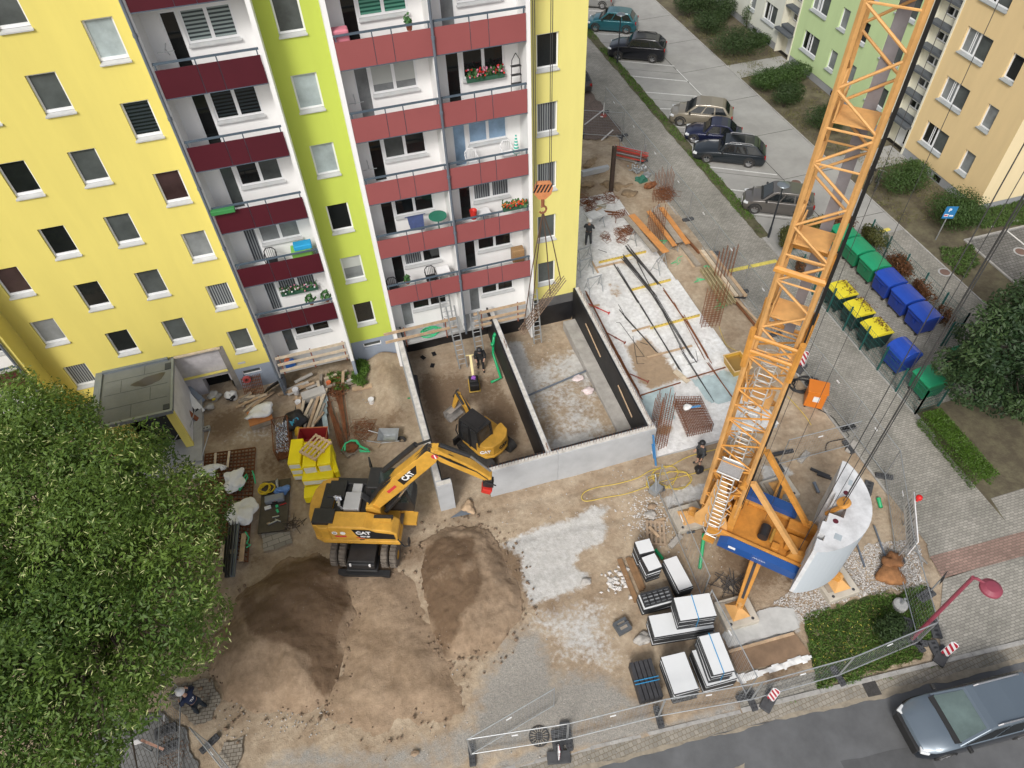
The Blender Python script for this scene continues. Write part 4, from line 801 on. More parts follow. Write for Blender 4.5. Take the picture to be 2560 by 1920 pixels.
for p,q,w,lb,mt_ in (((530,605),(720,560),.12,'pale timber just below the rear yellow beam',TIMB),((775,1045),(900,1010),.1,'timber ending at the front yellow beam',TIMB),((880,1225),(1190,1145),.1,'cross timber lying under the thin bars',TIMB),((1070,1320),(1165,1395),.28,'pale square board on the film by the mesh pile',TIMP),((480,875),(550,862),.1,'wood offcut beside the red prop near the wall',TIMB),((1150,1375),(1420,1295),.05,'thin reddish lath along the film edge',RB2),((830,1490),(1110,1400),.05,'thin reddish lath in front of the muddy slab patch',RB2),((495,560),(540,640),.1,'short plank near the sawhorses',TIMB)):
    b = MB(); b.bar(G('B',*p,ZS+.05),G('B',*q,ZS+.05),w,.05); one('timber', b, mt_, lb, 'timber')
for p,q,lb in (((460,850),(615,920),'bright red prop behind the starter bars'),((600,1055),(725,1125),'dull red prop beside the short rusty bundle'),((760,1340),(885,1395),'red prop over the muddy slab patch')):
    b = MB(); a = G('B',*p,ZS+.1); c = G('B',*q,ZS+.05); b.tube([a,c],.03,8); d = (c-a).normalized(); b.tube([c-d*.02,c+d*.02],.09,10); b.tube([a+(c-a)*.5-d*.06,a+(c-a)*.5+d*.06],.045,8); one('steel_prop', b, REDP if 'bright' in lb else mat('prop_dull',(.22,.06,.04),var=.3,sc=4), lb, 'steel prop')
def sawhorse(x, y, z, rz, label, w=.9, h=.95):
    t = thing('sawhorse', label, 'sawhorse', (x,y,z), rz, 'steel trestles on the slab'); b = MB(); b.bar((-w/2,0,h),(w/2,0,h),.05); b.build('top_bar', GALV, t)
    for sx in (-1,1):
        b = MB(); b.bar((sx*w*.42,0,h),(sx*w*.45,-.32,0),.03); b.bar((sx*w*.42,0,h),(sx*w*.45,.32,0),.03); b.bar((sx*w*.44,-.2,h*.35),(sx*w*.44,.2,h*.35),.025); b.build('leg', GALV, t)
    b = MB(); b.bar((-w*.44,-.2,h*.35),(w*.42,0,h*.95),.02); b.build('brace', GALV, t); return t
for zn,px,py,rz,lb in (('B',440,560,.2,'rear steel sawhorse left of the dark bundles'),('B',445,640,.15,'middle steel sawhorse of the row by the yellow wall'),('B',510,760,.1,'front steel sawhorse by the yellow wall'),('B',960,620,.6,'steel trestle under the front end of the orange planks'),('B',800,420,.6,'steel trestle under the rear end of the orange planks')):
    p = G(zn,px,py,ZS); sawhorse(p.x,p.y,ZS-.01,rz,lb)
for q,mt_,lb in ((((770,240),(1010,500)),TIMO,'wide orange shuttering plank on trestles'),(((728,250),(935,495)),TIMG,'grey weathered plank beside the orange one on the trestles')):
    a = G('B',*q[0],1.24); c = G('B',*q[1],1.24); b = MB(); b.bar(a,c,.42 if mt_ is TIMO else .3,.04); one('shuttering_plank', b, mt_, lb, 'plank')
for k,(p,q,w,z,mt_,lb) in enumerate((((888,215),(1070,455),.28,.75,TIMO,'orange plank at the left of the right hand plank stack'),((930,195),(1105,430),.4,.76,TIMG,'grey white plank in the middle of the right hand stack'),((975,190),(1160,440),.3,.8,TIMO,'orange plank at the right of the right hand stack'),((1120,450),(1235,590),.3,.3,TIMG,'grey plank pile ending beside the bundle of timbers'),((1110,470),(1200,605),.12,.2,TIMB,'narrow plank left of the grey plank pile'),((1130,380),(1240,500),.12,.3,RUST,'dark beam behind the grey plank pile'))):
    b = MB(); a = G('B',*p,z); c = G('B',*q,z); b.bar(a,c,w,.05)
    if z < .5: b.bar(a-Vector((0,0,.08)),c-Vector((0,0,.08)),w,.05)
    one('shuttering_plank', b, mt_, lb, 'plank')
for px,py,rz in ((930,250,.6),(1090,470,.6)): p = G('B',px,py,.1); sawhorse(p.x,p.y,.02,rz,'low trestle under the %s end of the right hand plank stack' % ('rear' if py < 300 else 'front'),.9,.7)
rnd = random.Random(4)
lbs = ['long pale timber at the left of the timber bundle','timber second from the left in the bundle','light timber lying on top of the timber bundle','brown timber at the right of the bundle','dark timber close to the fence feet','thin timber over the end of the bundle']
for k in range(6):
    a = G('B',1245+k*14,487+(k%3)*6,.3); c = G('B',1480+k*16,800+(k%2)*8,.3); b = MB(); b.bar(a+Vector((0,0,.06*(k%2))),c+Vector((0,0,.06*(k%2))),.19,.09); one('timber', b, [TIMB,TIMP,TIMB,TIMG,RUST,TIMB][k], lbs[k], 'timber')
for p,q,mt_,lb in (((1490,820),(1665,1000),TIMB,'long timber reaching towards the crane tower'),((1480,830),(1655,1040),RUST,'rusty angle beside the long timber by the tower'),((1440,800),(1560,815),STEEL,'dark plate edge between the timber piles')):
    b = MB(); b.bar(G('B',*p,.15),G('B',*q,.12),.12,.07); one('timber', b, mt_, lb, 'timber')
# stack of formwork beams
for k in range(8):
    u = k%4; v = k//4; a = G('B',1245+u*22,625-u*6,.12+v*.22); c = G('B',1415+u*24,880-u*8,.12+v*.22); b = MB(); hbeam(b,a,c,.18)
    one('formwork_beam', b, mat('beam_worn',(.33,.27,.15),rough=.8,var=.3,sc=4), 'worn grey yellow formwork beam in the strapped stack behind the slab', 'formwork beam', 'stacked formwork beams')
for zn,px,py,sd in (('B',1100,560,1),('B',1000,430,2),('B',1380,880,3),('B',1220,695,4),('B',1290,600,6)):
    p = G(zn,px,py,.1); b = MB(); rr = random.Random(sd); b.tube([(p.x+rr.gauss(0,.25),p.y+rr.gauss(0,.18),.08+rr.random()*.15) for _ in range(9)],.022,5); one('strap', b, STRAPG, ['crumpled green strap below the orange plank stack','small green strap at the foot of the rear bar cage','green strap round the front of the beam stack','green strap on the sand left of the beam stack','green and white strap over the timbers'][[1,2,3,4,6].index(sd)], 'strap')
# stirrup piles on the rear slab
def stirrups(px, py, r, n, seed, label, zn='B', z=ZS, mt_=None):
    rr = random.Random(seed); p = G(zn,px,py,z); b = MB()
    for k in range(n):
        a = rr.random()*3.1; c = Vector((p.x+rr.gauss(0,r*.4),p.y+rr.gauss(0,r*.4),z+.03+k*.012)); w, h = r*rr.uniform(.7,1), r*rr.uniform(.5,.8)
        ux = Vector((math.cos(a),math.sin(a),rr.gauss(0,.25))); uy = Vector((-math.sin(a),math.cos(a),rr.gauss(0,.25))); b.tube([c-ux*w-uy*h,c+ux*w-uy*h,c+ux*w+uy*h,c-ux*w+uy*h],.012,4,True)
    one('stirrup_pile', b, mt_ or RB2, label, 'rebar stirrups')
for k,(px,py,r,n,lb) in enumerate(((440,150,.35,14,'rusty stirrup pile at the rear left corner of the slab'),(490,172,.3,12,'rusty stirrups just right of the corner pile'),(527,132,.22,8,'small stirrup bunch at the rear slab edge'),(618,130,.35,12,'bent rusty bars near the right rear slab corner'),(478,216,.28,10,'stirrups between the corner pile and the worker'),(590,405,.25,8,'small stirrup bundle right of the drawing table'),(705,370,.3,14,'dark stirrup heap below the bar rack'),(760,350,.32,16,'tall stirrup heap at the left of the orange planks'),(700,415,.28,8,'flat stirrups in front of the dark heap'))): stirrups(px,py,r,n,k,lb)
bars('rebar_bundle','short straight rusty bars at the rear of the slab',[('B',(560,215),(700,230)),('B',(560,235),(690,245))],RB2,.012,4,.08,ZS+.03,seed=21)
b = MB(); p = G('B',690,270,ZS)
for k in range(7):
    for (dx,dy,ex,ey) in ((-.45,-.3+k*.1,.45,-.3+k*.1),): b.bar((p.x+dx,p.y+dy,ZS+.35),(p.x+ex,p.y+ey,ZS+.35+.02*k),.02); b.bar((p.x-.4+k*.13,p.y-.35,ZS+.4),(p.x-.4+k*.13,p.y+.35,ZS+.42),.02)
for dx in (-.4,.4):
    for dy in (-.3,.3): b.bar((p.x+dx,p.y+dy,ZS),(p.x+dx,p.y+dy,ZS+.38),.03)
one('bar_rack', b, RB2, 'square rack piled with rusty cut bars behind the orange planks', 'bar rack')
b = MB(); b.tube([G('B',525,180,ZS+.03),G('B',595,165,ZS+.03),G('B',590,195,ZS+.03)],.02,5,True); b.tube([G('B',540,183,ZS+.05),G('B',598,180,ZS+.05)],.02,5); one('spacer_frame', b, mat('frame_olive',(.25,.2,.07)), 'flat triangular wire frame near the rear slab edge', 'wire frame')
# standing and hanging cages
def cage(name, base, w, d, h, rz, label, nb=4, lean=(0,0), group='standing reinforcement cages', pitch=.16, r=.011):
    t = thing(name, label, 'rebar cage', base, rz, group); b = MB()
    for i in range(nb):
        for y in (-d/2,d/2): x = -w/2+w*i/(nb-1); b.bar((x,y,0),(x+lean[0],y+lean[1],h*(1+.08*((i*7)%3-1))),r*2)
    b.build('main_bars', RB2, t); b = MB(); n = int(h*.85/pitch)
    for k in range(n):
        f = k/n*.85; ox, oy = lean[0]*f, lean[1]*f; z = .1+h*f; b.tube([(-w/2+ox,-d/2+oy,z),(w/2+ox,-d/2+oy,z),(w/2+ox,d/2+oy,z),(-w/2+ox,d/2+oy,z)],r*.8,4,True)
    b.build('stirrups', RB2, t); return t
p = G('B',1310,1000,ZS); cage('rebar_cage',(p.x,p.y,ZS-.02),.95,.3,2.7,-.2,'tall standing cage at the right edge of the slab',6)
p = G('B',1390,700,.05); cage('rebar_cage',(p.x,p.y,.0),.95,.1,2.4,-.2,'row of upright bars behind the formwork beam stack',6,pitch=1.2)
p = G('B',925,430,ZS); cage('rebar_cage',(p.x,p.y,ZS-.02),.9,.3,2.5,-.1,'standing cage rising between the two orange plank stacks',5)
p = G('B',975,150,.05); cage('rebar_cage',(p.x,p.y,.0),1.1,.25,2.3,-.2,'group of upright bars near the rear fence feet',7,pitch=1.1)
p = G('C',1800,455,ZS); cage('rebar_cage',(p.x,p.y,ZS-.02),.45,.3,3.6,.2,'cage standing at the outer corner of the right basement wall',4)
p = G('C',1740,330,ZS); cage('rebar_cage',(p.x+.25,p.y+.1,ZS-.02),.4,.3,2.2,.5,'lower dark cage beside the corner cage',4)
# mesh pile
t = thing('mesh_pile', 'big block of rusty reinforcement cages with a white rag on top', 'rebar cage', (3.05,-7.8,ZS), 0, world=True); b = MB(); q = [Vector((2.62,-6.75,0)),Vector((3.78,-7.1,0)),Vector((3.6,-8.78,0)),Vector((2.4,-8.72,0))]
for lv in range(4):
    z = ZS+.06+lv*.17
    for k in range(9): a = q[0]+(q[1]-q[0])*k/8; c = q[3]+(q[2]-q[3])*k/8; b.bar(a+Vector((0,0,z)),c+Vector((0,0,z)),.013)
    for k in range(12): a = q[0]+(q[3]-q[0])*k/11; c = q[1]+(q[2]-q[1])*k/11; b.bar(a+Vector((0,0,z+.02)),c+Vector((0,0,z+.02)),.013)
for k in range(12):
    for e in (0,3): a = (q[0]+(q[1]-q[0])*k/11) if e == 0 else (q[3]+(q[2]-q[3])*k/11); b.bar(a+Vector((0,0,ZS)),a+Vector((0,0,ZS+.62)),.018)
for k in range(15):
    for e in (0,1): a = (q[0]+(q[3]-q[0])*k/14) if e == 0 else (q[1]+(q[2]-q[1])*k/14); b.bar(a+Vector((0,0,ZS)),a+Vector((0,0,ZS+.62)),.018)
b.build('mesh', RB2, t)
b = MB(); p = G('E',605,50,.95); b.lump((p.x,p.y,.97),.2,3,2,.5,(1,.8,.35)); one('rag', b, WBAG, 'white rag on the rusty cage block', 'rag', smooth=True)
b = MB(); b.bar(G('E',625,52,.98),G('E',695,40,.98),.09,.03); one('spirit_level', b, mat('level_blue',(.08,.25,.5)), 'light blue tool lying next to the white rag', 'tool')
# film, tub, table
FILM = mat('film', (.42,.52,.53), rough=.3, var=.2, sc=2.5, bump=.5, bsc=5)
for k,(pts,lb) in enumerate((([(840,1500),(1050,1420),(1060,1480),(1060,1659),(900,1659)],'crumpled pale blue film left of the mesh pile'),([(1190,1385),(1400,1320),(1530,1360),(1490,1510),(1320,1540),(1240,1440)],'pale blue film sheet below the yellow tub'))):
    pp = jag(P2('B',pts,ZS), .12, 3, 70+k); xs_=[a[0] for a in pp]; ys_=[a[1] for a in pp]
    o = gridmesh('plastic_film', min(xs_), max(xs_), min(ys_), max(ys_), .07, lambda X,Y: ZS+.02+.06*np.abs(fbm(X,Y,.5,72+k)), None, FILM, keep=lambda X,Y: pip(X,Y,pp)); tag(o, lb, 'plastic film', 'plastic film on the slab')
t = thing('mortar_tub', 'yellow mortar tub of murky water at the slab edge', 'tub', (6.55,-5.55,ZS)); b = MB(); b.hexa([(-.38,-.5,0),(.38,-.5,0),(.38,.5,0),(-.38,.5,0),(-.46,-.58,.5),(.46,-.58,.5),(.46,.58,.5),(-.46,.58,.5)]); TUBM = mat('tub_yellow',(.55,.33,.05),rough=.45,var=.12); b.f.pop(1); b.mi.pop(); b.build('tub', TUBM, t)
b = MB(); b.tube([(-.47,-.59,.5),(.47,-.59,.5),(.47,.59,.5),(-.47,.59,.5)],.035,6,True); b.build('rim', mat('tub_rim',(.75,.55,.3),rough=.5), t); b = MB(); b.quad((-.42,-.54,.3),(.42,-.54,.3),(.42,.54,.3),(-.42,.54,.3)); b.build('water', mat('tub_water',(.33,.2,.05),rough=.05), t)
p = G('B',545,345,ZS); t = thing('drawing_table', 'folding table with a white drawing beside the worker on the slab', 'table', (p.x-.1,p.y+.4,ZS), .15); b = MB(); b.bx(-.6,.6,-.4,.4,.88,.92); b.build('table_top', mat('table_top',(.6,.6,.6)), t)
for sx in (-1,1): b = MB(); b.bar((sx*.5,-.35,0),(sx*.5,.3,.88),.03); b.bar((sx*.5,.35,0),(sx*.5,-.3,.88),.03); b.build('leg', GALV, t)
b = MB(); b.bx(-.45,.25,-.3,.3,.925,.928); b.rot(Matrix.Rotation(.2,3,'Z')); o = b.build('drawing_sheet', WPL, None); o.location = (p.x-.1,p.y+.4,ZS); o.rotation_euler = (0,0,.15); tag(o,'white drawing sheet lying on the folding table','drawing')
b = MB(); b.box((p.x+.2,p.y+.75,ZS+.97),(.4,.15,.06),.3); one('brick_weight', b, TIMB, 'wooden block holding down the drawing', 'wood block')
# right-hand yard objects: rear excavation
b = MB(); a = G('T',150,1200,.45); c = G('T',335,1160,.45); b.bar(a,c,.3,.35); one('concrete_lintel', b, CW, 'concrete beam across the trench behind the block corner', 'concrete beam', bevel=.02)
for k,(px,py,s) in enumerate(((230,1130,.5),(190,1270,.45),(430,1290,.5),(480,1340,.4),(330,1270,.4))):
    b = MB(); p = G('T',px,py,.1); b.lump((p.x,p.y,.05),s,k+20,3,.5,(1.2,.9,.5)); one('earth_clump', b, mat('earth_clump',(.25,.18,.11),rough=1,var=.3,sc=4), ['grey earth clump above the concrete beam','brown clump under the concrete beam','sandy clump at the slab corner','small sandy clump near the tall post','clump left of the tall post foot'][k], 'earth clump', smooth=True)
b = MB(); p = G('T',345,1325,.2); b.bar((p.x,p.y,0),(p.x,p.y,3.4),.22,.1); b.bar((p.x+.15,p.y,0),(p.x+.15,p.y,3.4),.04,.14); one('steel_post', b, mat('post_brown',(.06,.04,.03),rough=.8,var=.4,sc=3), 'tall brown steel post standing at the rear slab edge', 'steel post')
# rack of red props by the fence
p = G('T',490,1130,.0); t = thing('prop_rack','steel rack loaded with red props beside the rear fence','prop rack',(p.x,p.y+.3,.0),-.75); b = MB()
for sx in (-1,1):
    for sy in (-1,1): b.bar((sx*.9,sy*.4,0),(sx*.9,sy*.4,1.25),.06)
for z in (.3,.7): b.bar((-.9,-.4,z),(.9,-.4,z),.05); b.bar((-.9,.4,z),(.9,.4,z),.05)
for x in (-.9,.9): b.bar((x,-.4,.3),(x,.4,.3),.05)
b.build('frame', GALV, t); rr = random.Random(3)
for k in range(16): b = MB(); y = rr.uniform(-.33,.33); z = .4+.1*(k//4)+rr.uniform(0,.05); b.tube([(-1.2+rr.random()*.2,y,z),(1.05+rr.random()*.2,y+rr.gauss(0,.05),z)],.032,6); o = b.build('steel_prop', REDP if k%3 else mat('prop_dull',(.22,.06,.04)), None); o.location = t.location; o.rotation_euler = (0,0,-.75); tag(o,'red steel prop lying in the rack beside the rear fence','steel prop','props in the rack')
p = G('T',520,1170,.1); b = MB()
for k in range(60): b.lump((p.x+rr.gauss(0,.25),p.y-.3+rr.gauss(0,.3),.1+rr.random()*.4),.07,k,1,.2)
one('clamp_pile', b, GALV, 'pile of grey couplers under the red prop rack', 'couplers', kind='stuff')
for px,py,s,mt_,lb in ((560,1250,.3,mat('tarp_green',(.03,.15,.1)),'green tarpaulin bundle behind the upright bars'),(620,1290,.3,RB2,'rusty stirrup bunch next to the green bundle'),(590,1220,.22,GALV,'grey clamps next to the green bundle')):
    b = MB(); p = G('T',px,py,.1); b.lump((p.x,p.y,.2),s,px,3,.6,(1.3,.8,.8)); one('bundle', b, mt_, lb, 'bundle')
stirrups(720,1350,.5,22,31,'large rusty stirrup pile against the rear fence','T',.1)
# orange cabinet and cable
t = thing('power_cabinet','orange site power cabinet standing by the access road','power cabinet',(9.12,-8.5,.0),-.62); b = MB(); b.bx(-.42,.42,-.38,.38,.08,1.12); CABM = mat('cabinet_orange',(.62,.18,.02),rough=.4,var=.06); b.build('body', CABM, t, bevel=.015); b = MB(); b.bx(-.46,.46,-.42,.42,1.122,1.16); b.build('lid', CABM, t, bevel=.01); b = MB(); b.bx(-.12,.16,-.392,-.383,.5,.85); b.build('label_plate', WPL, t); b = MB(); b.bx(-.38,-.3,-.38,.38,0,.08); b.bx(.3,.38,-.38,.38,0,.08); b.build('feet', STEEL, t)
hose('cable_coil', tuple(G('B',1950,1430)[:2])+(.05,), .55, 7, BLACKP, 'coil of black cable left of the orange power cabinet', 'cable', .025, 3, .8)
YH = mat('hose_yellow',(.62,.46,.08),rough=.5)
def line(name, pts, mt_, r, label, cat, z=.03):
    P_ = [G(zn,x,y,0)+Vector((0,0,z)) for zn,x,y in pts]; Q = []
    for i in range(len(P_)-1):
        p0,p1,p2,p3 = P_[max(i-1,0)],P_[i],P_[i+1],P_[min(i+2,len(P_)-1)]
        for s in range(6):
            u = s/6; Q.append(.5*((2*p1)+(p2-p0)*u+(2*p0-5*p1+4*p2-p3)*u*u+(3*p1-p0-3*p2+p3)*u**3))
    Q.append(P_[-1]); b = MB(); b.tube(Q,r,5); return one(name, b, mt_, label, cat, smooth=True)
line('hose',[('C',2212,475),('C',2000,530),('C',1850,605),('C',1740,625),('C',1640,680),('C',1500,720),('C',1360,745),('C',1280,775),('C',1255,815),('C',1290,840),('C',1420,815),('C',1560,790),('C',1680,750),('C',1760,720),('C',1900,680),('C',2060,640),('C',2212,590)],YH,.02,'long thin yellow hose looping across the yard in front of the white wall','hose')
p = G('C',1850,690); hose('hose',(p.x,p.y,.02),.75,4,YH,'coiled yellow hose by the end of the crane fence','hose',.018,5,.65)
line('cable',[('D',100,740),('D',130,830),('D',160,880),('D',240,920),('D',300,940),('D',330,1000)],YH,.015,'thin yellow cable on the sand right of the slab','cable',z=.1)
line('cable',[('D',575,1220),('D',640,1290),('D',700,1360),('D',740,1420)],YH,.018,'yellow cable in front of the orange cabinet','cable')
line('cable',[('D',770,1300),('D',880,1360),('D',930,1420),('D',1000,1500),('D',860,1540),('D',840,1600)],BLACKP,.02,'black cable snaking behind the counterweight fence','cable')
# ================================================================ tower crane
CO = mat('crane_orange', (.54,.25,.05), rough=.5, var=.2, sc=2.5); COL_ = mat('crane_orange_light', (.60,.33,.115), rough=.6, var=.16, sc=2.5); COD = mat('crane_deck', (.48,.20,.03), rough=.6, var=.3, sc=1.8); PADM = mat('pad_concrete', (.47,.43,.36), rough=.9, var=.18, sc=1.5, bump=.15)
cc = Vector((2.76,-14.75,0)); ax = Vector((-.69,.72,0)).normalized(); bx_ = Vector((ax.y,-ax.x,0))   # ax: towards the mast, bx_: right-hand side
def W3(a, s, z): return cc+ax*a+bx_*s+Vector((0,0,z))
pads = [((.63,-12.55),'concrete pad under the left crane outrigger'),((4.98,-12.47),'concrete pad under the rear crane outrigger'),((.58,-16.91),'concrete pad under the front crane outrigger beside the white boards'),((4.84,-17.05),'concrete pad on the gravel behind the counterweight')]
for i,((x,y),lb) in enumerate(pads):
    t = thing('concrete_pad', lb, 'concrete pad', (x,y,0), [.0,.02,-.03,.03][i]); b = MB(); b.bx(-.68,.68,-.57,.57,0,.3); b.build('block', PADM, t, bevel=.03)
    b = MB(); 
    for k,(px,py) in enumerate(((-.45,-.42),(.45,-.42))): b.cyl((px,py,.301),(px,py,.306),.06,n=12)
    b.build('lifting_eye', STEEL, t)
    if i != 0:
        for k in range(3): b = MB(); b.bx(-.55+k*.28,-.3+k*.28,-.25,.42,.302,.36); b.build('timber_sleeper', TIMG, t)
cr = thing('tower_crane', 'orange lattice tower crane with blue covers and a curved concrete counterweight', 'crane', tuple(cc), world=True)
for i,((x,y),lb) in enumerate(pads):
    b = MB(); p = Vector((x,y,.95)); d = (p-Vector((cc.x,cc.y,.95))); d.z = 0; L = d.length; d.normalize(); s = Vector((-d.y,d.x,0)); st = Vector((cc.x,cc.y,0))+d*.75; en = Vector((x,y,0))
    b.hexa([st-s*.24+Vector((0,0,.75)),st+s*.24+Vector((0,0,.75)),en+s*.14+Vector((0,0,.62)),en-s*.14+Vector((0,0,.62)),st-s*.24+Vector((0,0,1.2)),st+s*.24+Vector((0,0,1.2)),en+s*.14+Vector((0,0,.9)),en-s*.14+Vector((0,0,.9))]); o = b.build('outrigger', CO, cr, bevel=.02)
    b = MB(); zz = Vector((0,0,1)); m0 = st+d*.45; b.hexa([m0-s*.06+zz*1.135,m0+s*.06+zz*1.135,en-d*.25+s*.05+zz*.93,en-d*.25-s*.05+zz*.93,m0-s*.06+zz*1.165,m0+s*.06+zz*1.165,en-d*.25+s*.05+zz*.945,en-d*.25-s*.05+zz*.945]); b.build('tread_strip', STEEL, o)
    b = MB(); z0 = .3 if i == 0 else .365
    e = .36; b.hexa([(x-e,y-e,z0),(x+e,y-e,z0),(x+e,y+e,z0),(x-e,y+e,z0),(x-.09,y-.09,z0+.3),(x+.09,y-.09,z0+.3),(x+.09,y+.09,z0+.3),(x-.09,y+.09,z0+.3)]); b.cyl((x,y,z0+.28),(x,y,.92),.07); b.build('foot_plate', COL_, o)
b = MB(); b.lathe([(0,.7),(1.05,.7),(1.1,.8),(1.1,1.15),(.95,1.25),(0,1.25)], tuple(cc), 28); b.build('undercarriage', CO, cr)
b = MB(); b.lathe([(.0,1.24),(.85,1.24),(.85,1.4),(0,1.4)], tuple(cc), 28); b.build('slewing_ring', STEEL, cr)
def wbox(b, a0,a1,s0,s1,z0,z1):
    b.hexa([W3(a0,s0,z0),W3(a1,s0,z0),W3(a1,s1,z0),W3(a0,s1,z0),W3(a0,s0,z1),W3(a1,s0,z1),W3(a1,s1,z1),W3(a0,s1,z1)])
b = MB(); wbox(b,-1.7,2.2,-.85,.85,1.4,1.62); b.build('slewing_deck', COD, cr, bevel=.02)
b = MB(); wbox(b,-1.6,2.1,.86,.98,1.3,1.75); wbox(b,-1.6,2.1,-.98,-.86,1.3,1.75); b.build('deck_beam', CO, cr, bevel=.01)
# winch, boxes
b = MB(); p = W3(.1,-.25,1.85); b.tube([p-bx_*.28,p+bx_*.28],.2,16); b.build('winch_drum', BLACKP, cr); b = MB(); b.tube([p-bx_*.3+ax*-.32,p+bx_*.3+ax*-.32],.06,10); b.build('winch_motor', mat('motor_ochre',(.4,.22,.04)), cr)
b = MB(); wbox(b,-1.5,-.75,-.5,.1,1.62,1.95); wbox(b,-1.35,-.6,.25,.7,1.62,2.05); wbox(b,-.6,-.3,-.75,-.45,1.62,1.8); b.build('machinery_box', COD, cr, bevel=.02)
# blue side covers
BLC = mat('cover_blue', (.015,.075,.27), rough=.35, var=.08)
def cover(s0, s1, a0, a1, z0, z1, nm):
    b = MB(); n = 10; sg = 1 if s1 > s0 else -1
    for k in range(n):
        u0, u1 = k/n, (k+1)/n; f = lambda u: 1 if abs(u-.5) < .38 else 1-((abs(u-.5)-.38)/.12)**2*.4
        A0, A1 = a0+(a1-a0)*u0, a0+(a1-a0)*u1
        b.hexa([W3(A0,s0,z0),W3(A1,s0,z0),W3(A1,s1,z0),W3(A0,s1,z0),W3(A0,s0,z0+(z1-z0)*f(u0)),W3(A1,s0,z0+(z1-z0)*f(u1)),W3(A1,s1,z0+(z1-z0)*f(u1)*.88),W3(A0,s1,z0+(z1-z0)*f(u0)*.88)])
    return b.build(nm, BLC, cr)
c1 = cover(-1.0,-1.3,1.55,-1.75,1.2,1.72,'side_cover'); c2 = cover(.95,1.45,1.5,-.8,1.2,2.05,'side_cover')
for a,w in ((.85,.2),): b = MB(); wbox(b,a,a+.28,-1.312,-1.301,1.42,1.56); b.build('cover_label', WPL, c1)
b = MB()
for k in range(5): b.tube([W3(.15-k*.1,-1.31,1.47+.04*(k%2)),W3(.1-k*.1,-1.312,1.53-.03*(k%2)),W3(.07-k*.1,-1.31,1.47)],.008,4)
b.build('scribble', WPL, c1)
# mast
mc = W3(1.98,0,0)
def lattice(parent, name, h, z0, z1, bay, mt, rch, rbr, sides=(0,1,2,3), bottom=True):
    cor = [mc+ax*i*h+bx_*j*h for i,j in ((-1,-1),(1,-1),(1,1),(-1,1))]; Z = Vector((0,0,1))
    b = MB()
    for c in cor: b.bar(c+Z*z0,c+Z*z1,rch*2)
    o = b.build(name, mt, parent); b = MB(); n = max(1,round((z1-z0)/bay)); hb = (z1-z0)/n
    for s in sides:
        p, q = cor[s], cor[(s+1)%4]
        for k in range(n):
            za = z0+hb*k; zb = za+hb/2; zc = za+hb
            A = p if (k+s)%1 == 0 else q
            b.tube([p+Z*(za+.06),q+Z*zb],rbr,6); b.tube([q+Z*zb,p+Z*(zc-.06)],rbr,6); b.tube([p+Z*za,q+Z*(za+.0)],rbr*.8,6) if k%2 == 0 else None
            b.tube([p+Z*zb,q+Z*(zb)],rbr*.8,6) if k%2 == 1 else None
    b.build('bracing', mt, o)
    return o
lower = lattice(cr, 'lower_mast', .66, 2.6, 11.8, 1.5, CO, .055, .034)
lower.data.materials[0] = COL_
upper = lattice(cr, 'upper_mast', .56, 11.3, 27.5, 1.8, COL_, .05, .036)
b = MB(); Z = Vector((0,0,1))
for s_ in (1,): b.hexa([mc-ax*.3+bx_*(s_*.60)+Z*11.3,mc+ax*.0+bx_*(s_*.60)+Z*11.3,mc+ax*.0+bx_*(s_*.62)+Z*11.3,mc-ax*.3+bx_*(s_*.62)+Z*11.3]+[mc-ax*.3+bx_*(s_*.60)+Z*27.5,mc+ax*.0+bx_*(s_*.60)+Z*27.5,mc+ax*.0+bx_*(s_*.62)+Z*27.5,mc-ax*.3+bx_*(s_*.62)+Z*27.5])
b.build('cable_duct', mat('duct_grey',(.2,.19,.2),rough=.6,var=.2), cr)
for z in (8.8,12.6,15.2,18.6,21.6):
    b = MB(); b.box(mc+Z*z, (.9,.85,.05), math.atan2(ax.y,ax.x)); b.box(mc+Z*(z+.25)+ax*.42, (.04,.85,.5), math.atan2(ax.y,ax.x)); b.build('mast_platform', COL_, cr)
# collar between the two sections
b = MB()
for z in (11.3,11.9): b = MB(); b.tube([mc+(ax*i+bx_*j)*.72+Z*z for i,j in ((-1,-1),(1,-1),(1,1),(-1,1))],.075,6,True); b.build('mast_collar', CO, cr)
b = MB()
b.tube([mc+(ax*i+bx_*j)*.62+Z*14.4 for i,j in ((-1,-1),(1,-1),(1,1),(-1,1))],.11,6,True); b.build('mast_collar', CO, cr)
for i,j in ((-1,-1),(1,-1),(1,1),(-1,1)): b = MB(); b.tube([mc+(ax*i+bx_*j)*.7+Z*10.6,mc+(ax*i+bx_*j)*.72+Z*12.2],.1,6); b.build('chord_sleeve', CO, cr)
b = MB()
for j in (-1,1): b.tube([mc-ax*.75+bx_*.5*j+Z*1.6,mc-ax*.68+bx_*.6*j+Z*27.5],.03 if j < 0 else .055,6)
b.build('telescoping_cable', mat('cable_black',(.012,.012,.012),rough=.5), cr)
